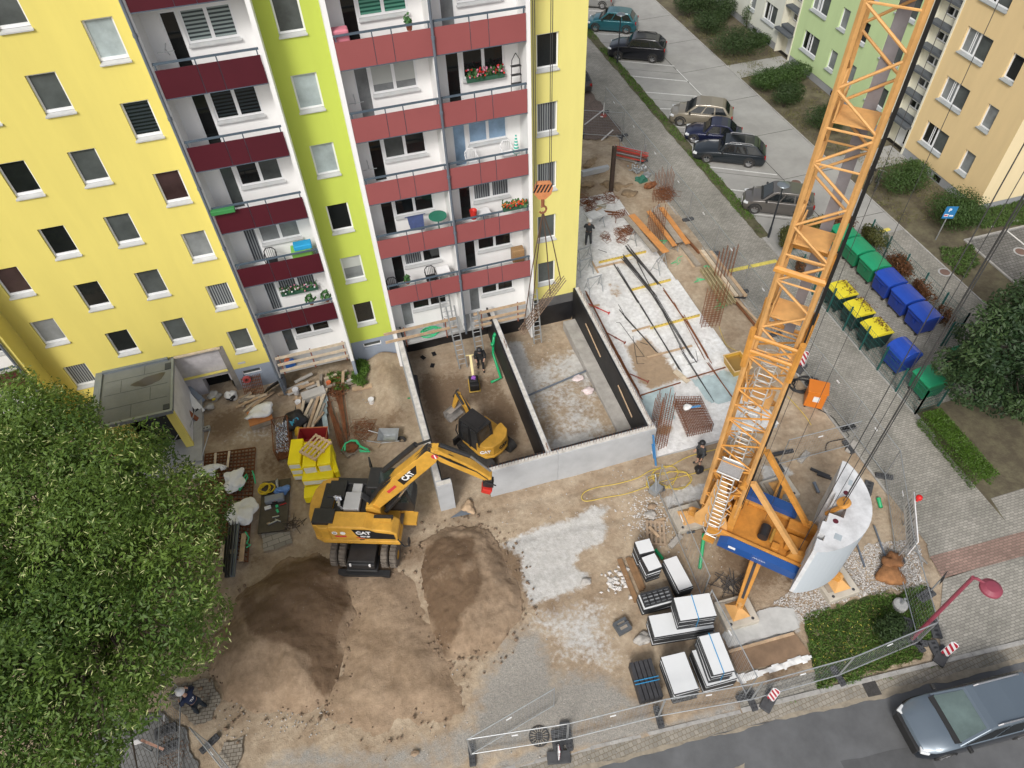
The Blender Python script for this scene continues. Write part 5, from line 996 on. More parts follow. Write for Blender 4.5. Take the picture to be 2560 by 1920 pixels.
# mast foot: two big cheek plates and pivot
for j in (-1,1):
    b = MB(); s_ = .74*j; b.prism([(1.35,1.3),(2.7,1.3),(2.75,1.9),(2.5,2.6),(2.35,4.6),(1.95,4.7),(1.75,2.9),(1.45,2.0)], cc+bx_*s_, ax, Z, bx_, .05*j); b.build('cheek_plate', COL_, cr)
b = MB(); wbox(b,2.0,2.6,-.7,.7,1.35,2.4); wbox(b,1.2,1.5,-.7,.7,1.5,3.4); b.build('mast_foot', CO, cr, bevel=.03)
b = MB()
for j in (-1,1): b.bar(W3(1.3,.5*j,4.4),W3(2.5,.5*j,2.0),.14,.14); b.bar(W3(1.3,.5*j,2.4),W3(2.5,.5*j,4.6),.1,.1)
b.tube([W3(1.4,-.9,4.9),W3(1.4,.9,4.9)],.12,10); b.tube([W3(1.55,-.2,3.2),W3(1.3,-.2,6.6)],.13,10); b.build('erection_cylinder', CO, cr)
# back struts down to the deck tail
for j in (-1,1):
    b = MB(); b.bar(W3(1.15,.8*j,5.3),W3(-1.45,.72*j,1.75),.17,.2); b.build('back_strut', COL_ if j < 0 else CO, cr, bevel=.012)
    b = MB(); b.prism([(-1.75,1.6),(-.9,1.6),(-1.0,2.0),(-1.35,2.25),(-1.75,2.0)], cc+bx_*(.62*j), ax, Z, bx_, .2*j); b.build('strut_bracket', CO, cr)
# counterweight: curved concrete slab with a notch, standing on the tail
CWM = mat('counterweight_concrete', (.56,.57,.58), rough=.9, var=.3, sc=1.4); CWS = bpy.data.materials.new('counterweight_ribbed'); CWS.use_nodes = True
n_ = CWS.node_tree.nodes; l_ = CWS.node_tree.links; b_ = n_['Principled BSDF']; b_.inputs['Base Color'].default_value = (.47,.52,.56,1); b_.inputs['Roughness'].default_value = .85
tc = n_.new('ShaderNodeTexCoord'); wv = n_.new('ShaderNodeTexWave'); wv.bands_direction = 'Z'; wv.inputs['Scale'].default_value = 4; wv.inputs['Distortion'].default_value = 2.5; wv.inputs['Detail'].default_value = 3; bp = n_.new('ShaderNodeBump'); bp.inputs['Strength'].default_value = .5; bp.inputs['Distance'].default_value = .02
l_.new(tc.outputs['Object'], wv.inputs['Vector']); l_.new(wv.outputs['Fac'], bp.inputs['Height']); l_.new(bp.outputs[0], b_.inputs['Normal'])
ca = -1.5; hw = 2.15; cc_keep = cc.copy(); cc = cc+bx_*.45
arc = [(ca-1.35*max(0,1-(s/hw)**2)**.8-.14, s) for s in [hw*math.sin(R(90)*(k/12)) for k in range(-12,13)]]
inner = [(ca,hw),(ca,.62),(ca-.12,.6),(ca-.12,.28),(ca-.62,.26),(ca-.62,-.36),(ca-.12,-.38),(ca-.12,-.8),(ca,-.82),(ca,-1.35),(ca-.22,-1.35),(ca-.22,-1.62),(ca,-1.62),(ca,-hw)]
out = arc+inner
b = MB(); zb, zt = 1.0, 4.2
i = 0; top = [W3(a,s,zt) for a,s in out]; bot = [W3(a,s,zb) for a,s in out]; n = len(out); b.v += [tuple(v) for v in bot+top]
b.f.append(tuple(range(n))); b.f.append(tuple(range(n,2*n))[::-1]); b.mi += [0,0]
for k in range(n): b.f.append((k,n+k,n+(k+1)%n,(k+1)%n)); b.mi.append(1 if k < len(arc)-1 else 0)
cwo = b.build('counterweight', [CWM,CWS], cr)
b = MB(); 
for a,s in ((ca-.45,.75),(ca-.4,-.62)): b.cyl(W3(a,s,zt+.001),W3(a,s,zt+.006),.1,n=16)
b.build('lifting_hole', mat('hole_maroon',(.09,.01,.02),rough=.6), cwo)
b = MB(); [(wbox(b,*q_,zt+.001,zt+.008), b.build('cast_mark', mat('cast_mark',(.35,.4,.43),rough=.8), cwo), b.__init__()) for q_ in ((ca-.75,ca-.5,-1.35,-1.1),(ca-.55,ca-.42,1.15,1.4))]
b = MB(); b.bar(W3(ca-.1,.02,3.5),W3(ca-.5,.1,zt+.12),.13,.1); p = W3(ca-.45,.12,zt+.22); b.tube([p-ax*.05-Z*.06,p+ax*.05+Z*.06],.24,18); b.tube([p-bx_*.1,p+bx_*.1],.07,10); b.build('stay_pulley', CO, cr)
cc_cw = cc; rp = mat('wire_rope',(.045,.045,.045),rough=.6)
for a,s,z,r in ((ca-.45,-.03,zt+.2,.017),(ca-.45,.3,zt+.2,.017),(ca-.4,.14,zt+.2,.010),(ca+.25,-1.0,1.7,.015),(ca-.05,-.7,1.9,.010),(.25,-.15,1.9,.008),(1.05,-.1,2.2,.008)):
    b = MB(); b.tube([W3(a,s,z),W3(a,s,31)],r,5); b.build('stay_rope', rp, cr)
cc = cc_keep
# access ladder with hoops on the near side
b = MB(); sd = -bx_; off = mc-ax*.05+ (-bx_)*0
la = lambda z, s: mc+ax*(.1+s)+(-bx_)*(.0 if z > 4.2 else .0)+Z*z
for lx in (-.22,.22): b.tube([W3(1.9+lx,-.95,1.0),W3(2.0+lx,-.95,5.6)],.025,6); b.tube([W3(1.98+lx,-.5,5.6),W3(1.98+lx,-.5,11.4)],.022,6)
for k in range(17): z = 1.1+k*.27; b.tube([W3(1.68+.022*(z-1),-.95,z),W3(2.12+.022*(z-1),-.95,z)],.022,6)
for k in range(21): z = 5.7+k*.27; b.tube([W3(1.76,-.5,z),W3(2.2,-.5,z)],.018,6)
ALU = mat('ladder_alu',(.55,.55,.53),rough=.4,metal=.4); lo = b.build('access_ladder', ALU, cr)
for k in range(6): z = 1.9+k*.6; b = MB(); b.tube([W3(1.95-.36*math.cos(t),-.98-.42*math.sin(t),z) for t in [R(18*i) for i in range(11)]],.02,5); b.build('ladder_hoop', ALU, lo)
for k in range(7): z = 6.4+k*.75; b = MB(); b.tube([W3(1.98-.36*math.cos(t),-.3+.36*math.sin(t),z) for t in [R(20*i) for i in range(18)]],.016,5,True); b.build('ladder_hoop', ALU, lo)
b = MB(); wbox(b,1.62,2.4,-1.2,-.5,5.6,5.64); b.build('platform_grating', mat('grating',(.33,.33,.33),rough=.6,var=.3,sc=30), cr)
b = MB(); b.tube([W3(1.62,-1.2,5.66),W3(2.4,-1.2,5.66),W3(2.4,-.5,5.66),W3(1.62,-.5,5.66)],.035,6,True); b.build('platform_frame', ALU, cr)
b = MB(); wbox(b,1.7,2.15,-1.1,-.75,.82,.92); b.build('ladder_step', CO, cr)
b = MB(); rr = random.Random(3)
for k in range(22): b = MB(); z = rr.uniform(3,11.5); t_ = rr.uniform(-.5,.5); b.tube([mc+ax*t_+bx_*rr.uniform(-.5,.5)+Z*z, mc+ax*(t_+rr.uniform(-.3,.3))+bx_*rr.uniform(-.6,.6)+Z*(z+rr.uniform(.2,.7))],.03,5); b.build('inner_brace', COL_, lower)
# hook block with load
hk = Vector((-4.1,-7.2,14.0)); hb = thing('hook_block','orange striped hook block hanging on four ropes in front of the yellow wall','hook block',tuple(hk),world=True)
b = MB(); b.prism([(-.3,.12),(-.22,.3),(.22,.3),(.3,.12),(.28,-.1),(.12,-.28),(-.12,-.28),(-.28,-.1)], hk-Vector((0,.08,0)), (.98,0,-.17), (.17,0,.98), (0,1,0), .16); b.build('block_cheek', mat('hook_orange',(.60,.24,.10),rough=.5,var=.2,sc=6), hb)
b = MB()
for k in range(-2,3): b.prism([(k*.12-.02,.26),(k*.12+.04,.26),(k*.12-.06,-.02),(k*.12-.12,-.02)], hk-Vector((.0,.085,0)), (.98,0,-.17),(.17,0,.98),(0,1,0),.004)
b.build('hazard_stripes', BLACKP, hb)
b = MB(); b.tube([hk+Vector((0,0,-.25)),hk+Vector((0,0,-.55))],.06,8); b.tube([hk+Vector((.12*math.sin(R(a)),0,-.72+.13*math.cos(R(a)))) for a in range(-30,250,30)],.035,6); b.build('hook', mat('hook_rust',(.25,.09,.04),var=.3), hb)
for sx in (-.31,-.25,.25,.31): b = MB(); b.tube([hk+Vector((sx*1.,.35*sx,.2)),hk+Vector((sx*1.,.35*sx,14))],.012,5); b.build('hoist_rope', rp, hb)
lo_, hi_ = Vector((-4.95,-7.2,7.95)), Vector((-3.45,-7.2,10.05))
t = thing('sling_chain','dark four leg chain sling between hook and hanging rebar cage','chain',tuple(hk-Vector((0,0,.8))),world=True)
for k,(f,w) in enumerate(((.12,-.15),(.2,.15),(.8,-.1),(.97,.12))):
    b = MB(); e = lo_+(hi_-lo_)*f+Vector((w,w,0)); b.tube([hk-Vector((0,0,.8)),hk+(e-hk)*.5+Vector((0,0,-.1)),e],.02,5); b.build('chain_leg', mat('chain_brown',(.10,.06,.04),rough=.8,var=.3), t)
t = thing('hanging_rebar_cage','slender rebar cage hanging aslant from the crane hook','rebar cage',tuple(lo_),world=True); d = (hi_-lo_).normalized(); s = Vector((0,1,0)); u = d.cross(s); b = MB()
for i in (-1,0,1):
    for j in (-1,1): b.bar(lo_+s*.12*i+u*.09*j,hi_+s*.12*i+u*.09*j+d*(.1*((i*3+j)%3)),.022)
b.build('main_bars', mat('rebar_fresh',(.2,.14,.1),rough=.8,var=.3), t); b = MB(); L = (hi_-lo_).length
for k in range(int(L/.13)): c = lo_+d*(.05+k*.13); b.tube([c-s*.14-u*.11,c+s*.14-u*.11,c+s*.14+u*.11,c-s*.14+u*.11],.010,4,True)
b.build('stirrups', mat('rebar_fresh',(.2,.14,.1)), t)
# ================================================================ excavators and rammer
CY = mat('machine_yellow', (.58,.315,.045), rough=.45, var=.2, sc=2.2); MBK = mat('machine_black', (.02,.02,.021), rough=.5, var=.3, sc=3); TYR = mat('tyre', (.04,.038,.036), rough=.95, var=.4, sc=5); CHR = mat('piston_chrome', (.6,.6,.6), rough=.2, metal=.9); DUST = mat('tyre_dusty',(.13,.11,.09),rough=1,var=.4,sc=4); WPT = mat('decal_white',(.8,.8,.8)); RDC = mat('decal_red',(.55,.04,.05)); CGL = glassmat('cab_glass',(.02,.03,.03),.05)
ex = thing('wheeled_excavator','large yellow wheeled excavator with raised boom standing in the yard','excavator',(-12.34,-9.06,0),R(-19.2))
b = MB(); b.bx(-1.9,1.9,-.55,.55,.55,.95); b.lathe([(0,.95),(.75,.95),(.75,1.15),(0,1.15)],(0,0,0),20); b.bx(-.5,.5,-1.25,-.5,.45,.8); UR = Matrix.Rotation(-math.pi/2,3,'Z'); b.rot(UR); b.build('undercarriage', MBK, ex, bevel=.03)
b = MB(); b.bx(-.6,.55,-2.0,-1.0,.5,.85); b.bx(-.68,.62,-2.05,-1.3,.35,.45); b.build('chassis_front', MBK, ex, bevel=.05)
for x in (-.42,.37): b = MB(); b.box((x,-2.0,.86),(.07,.06,.14)); b.build('work_lamp', WPT, ex)
for ax_,x in enumerate((-1.25,1.3)):
    for y in (-1.22,-.86,.86,1.22):
        b = MB(); b.lathe([(.2,-.14),(.44,-.14),(.5,-.09),(.5,.09),(.44,.14),(.2,.14)],(x,y,.5),20,'y')
        for k in range(20): a = 2*math.pi*k/20; b.box((x+.5*math.cos(a),y,.5+.5*math.sin(a)),(.06,.24,.05),mx=Matrix.Rotation(-a,3,'Y'))
        b.rot(UR); w = b.build('wheel', DUST, ex); b = MB(); s = -1 if y < 0 else 1; b.lathe([(0,s*.1),(.2,s*.1),(.24,s*.14)],(x,y,.5),14,'y'); b.rot(UR); b.build('rim', CY, w)
b = MB(); b.bx(1.9,2.15,-1.1,1.1,.12,.3); b.rot(UR); b.build('dozer_blade', MBK, ex)
# upper body: lower skirt with rounded tail
tail = [(1.35,1.22),(-1.55,1.22),(-1.9,1.05),(-2.12,.6),(-2.2,0),(-2.12,-.6),(-1.9,-1.05),(-1.55,-1.22),(1.55,-1.22),(1.55,-.4),(1.35,-.3)]
b = MB(); b.slab(tail,1.18,1.42); b.build('body_skirt', CY, ex, bevel=.03)
b = MB(); t2 = [(-1.2,1.2),(-1.55,1.2),(-1.88,1.03),(-2.1,.6),(-2.18,0),(-2.1,-.6),(-1.88,-1.03),(-1.55,-1.2),(-1.2,-1.2)]
b.slab(t2,1.42,2.3); b.build('counterweight', CY, ex, bevel=.05)
b = MB(); b.prism([(-1.2,1.42),(1.5,1.42),(1.53,1.95),(1.3,2.2),(.55,2.28),(.3,2.42),(-1.2,2.42)],(0,-1.21,0),(1,0,0),(0,0,1),(0,1,0),.75); b.build('side_body', CY, ex, bevel=.05)
b = MB(); b.bx(-1.2,.2,-.46,1.2,1.42,2.2); b.bx(-1.25,.25,.9,1.21,1.42,2.3); b.build('engine_bay', MBK, ex, bevel=.03)
b = MB(); b.bx(-1.85,-1.0,-1.05,-.4,2.3,2.52); b.bx(-1.5,-.8,.2,1.0,2.2,2.4); b.bx(-1.7,-1.2,-.3,.9,2.3,2.34); b.build('engine_hood', MBK, ex, bevel=.05)
b = MB(); b.bx(-.75,-.1,-.35,.45,2.2,2.42); b.bx(-.55,-.15,.45,.9,2.2,2.36); b.build('hydraulic_tank', mat('panel_grey',(.42,.42,.42),rough=.6,var=.1), ex, bevel=.02)
b = MB(); b.tube([(-1.0,-.1,2.42),(-1.0,.15,2.5),(-.9,-.25,2.45),(-.75,-.35,2.4)],.06,8); b.lump((-1.02,.1,2.45),.14,2,2,.4); b.build('turbo', CHR, ex)
b = MB(); b.bx(-1.15,.25,-1.15,-.5,2.42,2.44); b.bx(.55,1.25,-.82,-.6,2.25,2.27); b.build('side_hatch', CY, ex)
b = MB(); b.bx(.5,1.3,-.66,-.5,2.2,2.285); b.build('step_grip', MBK, ex)
# decals, right side
S = -1.216
b = MB(); b.prism([(-.25,2.3),(.45,2.3),(.7,2.12),(1.4,2.0),(1.42,1.62),(.1,1.62),(-.1,1.8)],(0,S,0),(1,0,0),(0,0,1),(0,-1,0),.004); dp = b.build('side_decal', mat('decal_black',(.012,.012,.013),rough=.3), ex)
FX = lambda x,z: frameM((x,S-.006,z),(1,0,0),(0,0,1))
text('CAT',.3,WPT,'lettering',dp,FX(.18,2.05),.003,bold=.012); text('M318F',.14,WPT,'lettering',dp,FX(.22,1.78),.003,bold=.006)
b = MB(); b.prism([(-.2,1.7),(.05,1.62),(.25,1.62),(-.05,1.72)],(0,S-.006,0),(1,0,0),(0,0,1),(0,-1,0),.002); b.build('red_stripe', RDC, dp)
b = MB(); b.prism([(-1.0,1.7),(-.55,1.7),(-.55,1.8),(-1.0,1.8)],(0,S,0),(1,0,0),(0,0,1),(0,-1,0),.004); b.build('hire_sticker', RDC, ex)
for x,c in ((-.98,WPT),(-.65,mat('decal_blue',(.1,.35,.6)))): b = MB(); b.tube([(x,S+.002,2.0),(x,S-.006,2.0)],.11,16); o = b.build('round_sticker', WPT, ex); (text('20',.14,MBK,'lettering',o,FX(x,2.0),.003,bold=.004) if x < -.8 else MB.build)
b = MB(); b.bx(-.05,.15,S-.004,S+.01,1.5,1.56); b.build('latch', MBK, ex)
# cab
b = MB(); b.prism([(.15,1.42),(1.95,1.42),(2.0,1.9),(1.75,3.12),(.25,3.15),(.15,2.6)],(0,.2,0),(1,0,0),(0,0,1),(0,1,0),1.0); cab = b.build('cab', MBK, ex, bevel=.04)
b = MB(); b.quad((2.0,.28,1.85),(2.0,1.12,1.85),(1.78,1.12,3.05),(1.78,.28,3.05)); b.quad((.4,.195,2.1),(1.85,.195,2.1),(1.68,.195,3.0),(.4,.195,3.0)); b.quad((.7,.4,3.16),(1.5,.4,3.15),(1.5,1.1,3.15),(.7,1.1,3.16)); b.build('glazing', CGL, cab)
b = MB(); b.bx(.9,1.9,.2,1.2,1.25,1.418); b.bx(1.55,2.1,-.35,.2,1.25,1.4); b.build('cab_floor', CY, ex); b = MB(); b.tube([(.2,1.28,3.0),(.05,1.75,3.0),(.05,1.75,2.2),(.2,1.3,2.2)],.04,6); b.quad((.05,1.74,2.9),(.2,1.3,2.9),(.2,1.3,2.3),(.05,1.74,2.3)); b.build('cab_door', MBK, cab)
b = MB(); b.tube([(1.5,-1.2,1.6),(1.8,-1.5,1.6),(2.05,-1.55,1.75),(2.05,-1.55,2.0)],.03,6); b.box((2.07,-1.55,2.1),(.06,.22,.34)); b.build('mirror', MBK, ex)
# boom and stick in the xz plane
def link(b, pts, w, y0=0): b.prism(pts,(0,y0-w/2,0),(1,0,0),(0,0,1),(0,1,0),w)
b = MB(); link(b,[(.1,1.3),(.85,1.3),(.75,2.3),(.5,2.55),(.2,2.5)],.5,-.1); b.build('boom_bracket', CY, ex, bevel=.02)
bo = MB(); link(bo,[(.25,2.15),(.55,2.05),(2.2,4.1),(3.35,5.55),(3.55,6.0),(3.35,6.25),(3.0,6.15),(1.6,4.5)],.42); boom = bo.build('boom', CY, ex, bevel=.03)
b = MB(); link(b,[(3.15,6.2),(3.5,6.3),(3.75,6.05),(4.6,5.35),(5.35,4.55),(5.3,4.35),(5.1,4.35),(3.5,5.55),(3.3,5.85)],.34); stick = b.build('stick', CY, ex, bevel=.03)
b = MB(); b.prism([(1.75,4.35),(2.6,5.38),(2.55,4.85),(1.95,4.05)],(0,-.215,0),(1,0,0),(0,0,1),(0,-1,0),.004); bd = b.build('boom_decal', mat('decal_black',(.012,.012,.013)), boom)
dv = Vector((.85,0,1.03)).normalized(); text('CAT',.34,WPT,'lettering',bd,frameM((2.2,-.222,4.66),dv,(-dv.z,0,dv.x)),.003,bold=.012)
b = MB(); b.prism([(1.2,3.55),(1.6,4.02),(1.66,3.9),(1.28,3.42)],(0,-.215,0),(1,0,0),(0,0,1),(0,-1,0),.004); b.build('hire_sticker', RDC, boom); b = MB(); b.tube([(3.35,-.215,5.95),(3.35,-.22,5.95)],.13,16); ws = b.build('round_sticker', RDC, boom); b = MB(); b.prism([(3.33,6.06),(3.37,6.06),(3.42,5.84),(3.36,5.84)],(0,-.222,0),(1,0,0),(0,0,1),(0,-1,0),.002); b.build('sticker_white', WPT, ws)
for y in (-.1,.1):
    b = MB(); b.tube([(.9,y,1.9),(1.6,y,3.0)],.09,10); b.build('boom_cylinder', MBK, ex); b = MB(); b.tube([(1.6,y,3.0),(2.1,y,3.9)],.045,8); b.build('piston_rod', CHR, ex)
b = MB(); b.tube([(1.1,.32,4.2),(2.6,.28,6.0)],.11,12); b.tube([(2.5,.28,5.9),(3.2,.2,6.4)],.05,8); b.build('stick_cylinder', MBK, ex)
b = MB(); b.tube([(3.55,0,6.4),(4.6,0,5.75)],.09,10); b.build('bucket_cylinder', MBK, ex); b = MB(); b.tube([(4.6,0,5.75),(5.3,0,4.8)],.045,8); b.build('piston_rod', CHR, ex)
b = MB(); rr = random.Random(5)
for k in range(6): y = -.18+.06*k; b.tube([(.3,y,2.5),(.9,y,3.5+.1*rr.random()),(2.2,y,5.05+.1*rr.random()),(3.1,y,6.3),(3.9,y-.1,5.95-.2*rr.random()),(4.8,y,5.0),(5.2,y,4.5)],.022,5)
for k in range(5): y = .1-.05*k; b.tube([(-.1,.3+y,2.4),(.05,.1+y,2.75),(.3,y,2.55)],.035,6)
b.build('hydraulic_hoses', MBK, ex)
b = MB(); b.box((5.2,0,4.3),(.25,.4,.3)); b.box((5.18,0,4.05),(.4,.35,.25)); b.tube([(5.0,-.25,4.5),(5.5,-.25,4.2)],.03); b.build('quick_coupler', MBK, ex, bevel=.02); b = MB(); b.box((5.12,-.05,3.8),(.38,.5,.28),mx=Matrix.Rotation(.4,3,'Y')); b.build('tilt_rotator', REDP, ex, bevel=.04)
# mini excavator in the left pit room
me_ = thing('mini_excavator','small yellow tracked excavator with black cab inside the left pit room','excavator',(-6.55,-6.35,-.02),R(121))
for y in (-.75,.75):
    b = MB(); n = 22; pts = []
    for k in range(n): a = 2*math.pi*k/n; pts.append((.85*(1 if math.cos(a) > 0 else -1)+.3*math.cos(a), .33+.3*math.sin(a)))
    b.prism(pts,(0,y-.2,0),(1,0,0),(0,0,1),(0,1,0),.4)
    for k in range(-9,10): b.bx(k*.1-.025,k*.1+.025,y-.21,y+.21,.62,.655)
    tr = b.build('track', TYR, me_); b = MB()
    for x in (-.85,.85): b.tube([(x,y-.21,.33),(x,y+.21,.33)],.16,12)
    b.build('sprocket', MBK, tr)
b = MB(); b.bx(-.8,.8,-.55,.55,.35,.6); b.bx(1.3,1.4,-.95,.95,.1,.55); b.bx(.7,1.3,-.3,.3,.3,.42); b.build('undercarriage', MBK, me_)
b = MB(); cwp = [(.85,.8),(-.3,.88),(-.75,.78),(-1.0,.45),(-1.08,0),(-1.0,-.45),(-.75,-.78),(-.3,-.88),(.85,-.8)]; b.slab(cwp,.68,.85); b.slab([p for p in cwp if p[0] < 0]+[(-.2,-.85),(-.2,.85)],.851,1.5) if 0 else b.slab([(-.2,.85),(-.3,.86),(-.73,.77),(-.98,.45),(-1.06,0),(-.98,-.45),(-.73,-.77),(-.3,-.86),(-.2,-.85)],.851,1.55); b.build('body', CY, me_, bevel=.05)
b = MB(); b.prism([(-.35,.85),(.85,.85),(.95,1.4),(.8,2.38),(-.3,2.42),(-.4,1.5)],(0,-.05,0),(1,0,0),(0,0,1),(0,1,0),.85); mc_ = b.build('cab', mat('cab_inner',(.035,.037,.04),rough=.25,var=.5,sc=2), me_, bevel=.03)
b = MB(); b.bx(-.38,.85,-.08,.83,2.42,2.5); b.bx(-.25,.6,.05,.7,2.5,2.53); b.build('cab_roof', MBK, mc_, bevel=.04)
b = MB()
for p,q in (((.85,-.06,.9),(.95,-.06,1.4)),((.95,-.06,1.4),(.82,-.06,2.4)),((.85,.81,.9),(.95,.81,1.4)),((.95,.81,1.4),(.82,.81,2.4)),((-.4,-.06,1.4),(-.32,-.06,2.4)),((-.4,.81,1.4),(-.32,.81,2.4)),((.25,.82,.9),(.22,.82,2.4))): b.bar(p,q,.08)
b.build('cab_pillars', MBK, mc_)
text('CAT',.26,WPT,'lettering',me_,frameM((-.75,.79,1.25),(-.55,-.62,0),(0,0,1)),.01,bold=.01); text('CAT',.26,MBK,'lettering',me_,frameM((-1.065,-.1,1.2),(0,-1,0),(0,0,1)),.01,bold=.01)
b = MB(); b.bx(-.2,.8,-.8,-.1,.85,1.3); b.build('side_cover', CY, me_, bevel=.05)
b = MB(); link(b,[(.85,.75),(1.15,.85),(1.5,1.9),(2.0,2.5),(1.85,2.65),(1.3,2.15),(.85,1.0)],.2,-.2); b.build('boom', CY, me_, bevel=.015); b = MB(); link(b,[(1.8,2.75),(2.05,2.6),(2.45,1.3),(2.3,1.2),(1.9,2.2)],.16,-.2); b.build('stick', CY, me_, bevel=.015)
for q_ in (((1.2,-.2,1.1),(1.6,-.2,1.75)),((1.45,-.05,2.3),(1.9,-.05,2.85)),((2.1,-.32,2.6),(2.4,-.32,1.9))): b = MB(); b.tube(q_,.06,8); b.build('boom_cylinder', MBK, me_); b = MB(); b.tube([(1.6,-.2,1.75),(1.8,-.2,2.3)],.035,8); b.tube([(2.0,-.32,2.8),(2.45,-.32,1.3)],.03,8); b.build('piston_rod', CHR, me_)
b = MB(); pr = [(2.15,1.3),(2.5,1.3),(2.85,.95),(2.8,.5),(2.45,.3),(2.2,.45),(2.45,.5),(2.62,.7),(2.6,.95),(2.35,1.12)]; b.prism(pr,(0,-.75,0),(1,0,0),(0,0,1),(0,1,0),1.1); b.rot(Matrix.Translation((2.3,-.2,.85)) @ Matrix.Scale(.82,4) @ Matrix.Translation((-2.3,.2,-.85))); b.build('bucket', mat('bucket_grey',(.30,.28,.26),rough=.6,var=.3,sc=3,metal=.3), me_)
b = MB(); 
for k in range(4): b.tube([(.95,-.1-k*.05,1.2),(1.2,-.15-k*.03,2.0),(1.7,-.2,2.75),(2.1,-.15,2.4)],.016,5)
b.tube([(.95,.85,1.0),(1.1,.9,1.5),(1.0,.85,2.0)],.03,6); b.build('hydraulic_hoses', MBK, me_)
# vibrating plate
p = G('A',1620,1150); me_.scale = (.94,.94,.94); rm = thing('vibrating_plate','black and yellow vibrating plate pushed by the worker in black','compactor',(p.x,p.y,-.02),R(262))
b = MB(); b.prism([(-.45,.12),(-.38,0),(.38,0),(.48,.14),(.44,.16),(.35,.05),(-.35,.05),(-.42,.14)],(0,-.28,0),(1,0,0),(0,0,1),(0,1,0),.56); b.build('base_plate', mat('plate_yellow',(.5,.32,.05),rough=.6,var=.3), rm)
b = MB(); b.bx(-.32,.38,-.24,.24,.08,.5); b.bx(-.2,.2,-.2,.2,.5,.62); b.build('engine', MBK, rm, bevel=.04); b = MB(); b.lump((.0,0,.66),.12,4,2,.4); b.build('filter', mat('filter_purple',(.25,.08,.4)), rm)
b = MB(); b.bar((-.3,-.0,.5),(-1.1,0,1.15),.12,.05); b.bar((-1.1,-.25,1.15),(-1.1,.25,1.15),.04); b.build('handle', mat('handle_cream',(.7,.6,.3)), rm)
# ================================================================ cars
def paint(n, c): return mat(n, c, rough=.28, var=.03, sc=1, metal=.35, coat=.6)
CARG = glassmat('car_glass',(.015,.018,.02),.04); LMP = mat('lamp_clear',(.6,.62,.63),rough=.15); TLP = mat('lamp_red',(.3,.01,.01),rough=.25); RIM = mat('rim_alloy',(.45,.45,.46),rough=.3,metal=.7); BTR = mat('trim_black',(.02,.02,.02),rough=.6)
STY = dict(van=dict(roof=[(1.12,0),(.12,1),(-1.7,.97),(-2.1,0)],bon=(1.02,.82)), wagon=dict(roof=[(.62,0),(.25,1),(-1.45,.98),(-2.0,.0)],bon=(.93,.68)), suv=dict(roof=[(.75,0),(.3,1),(-1.5,.97),(-2.05,0)],bon=(1.05,.85)), mpv=dict(roof=[(1.05,0),(.35,1),(-1.45,.96),(-1.92,0)],bon=(.98,.74)), hatch=dict(roof=[(.72,0),(.15,1),(-1.05,.95),(-1.72,0)],bon=(.88,.68)))
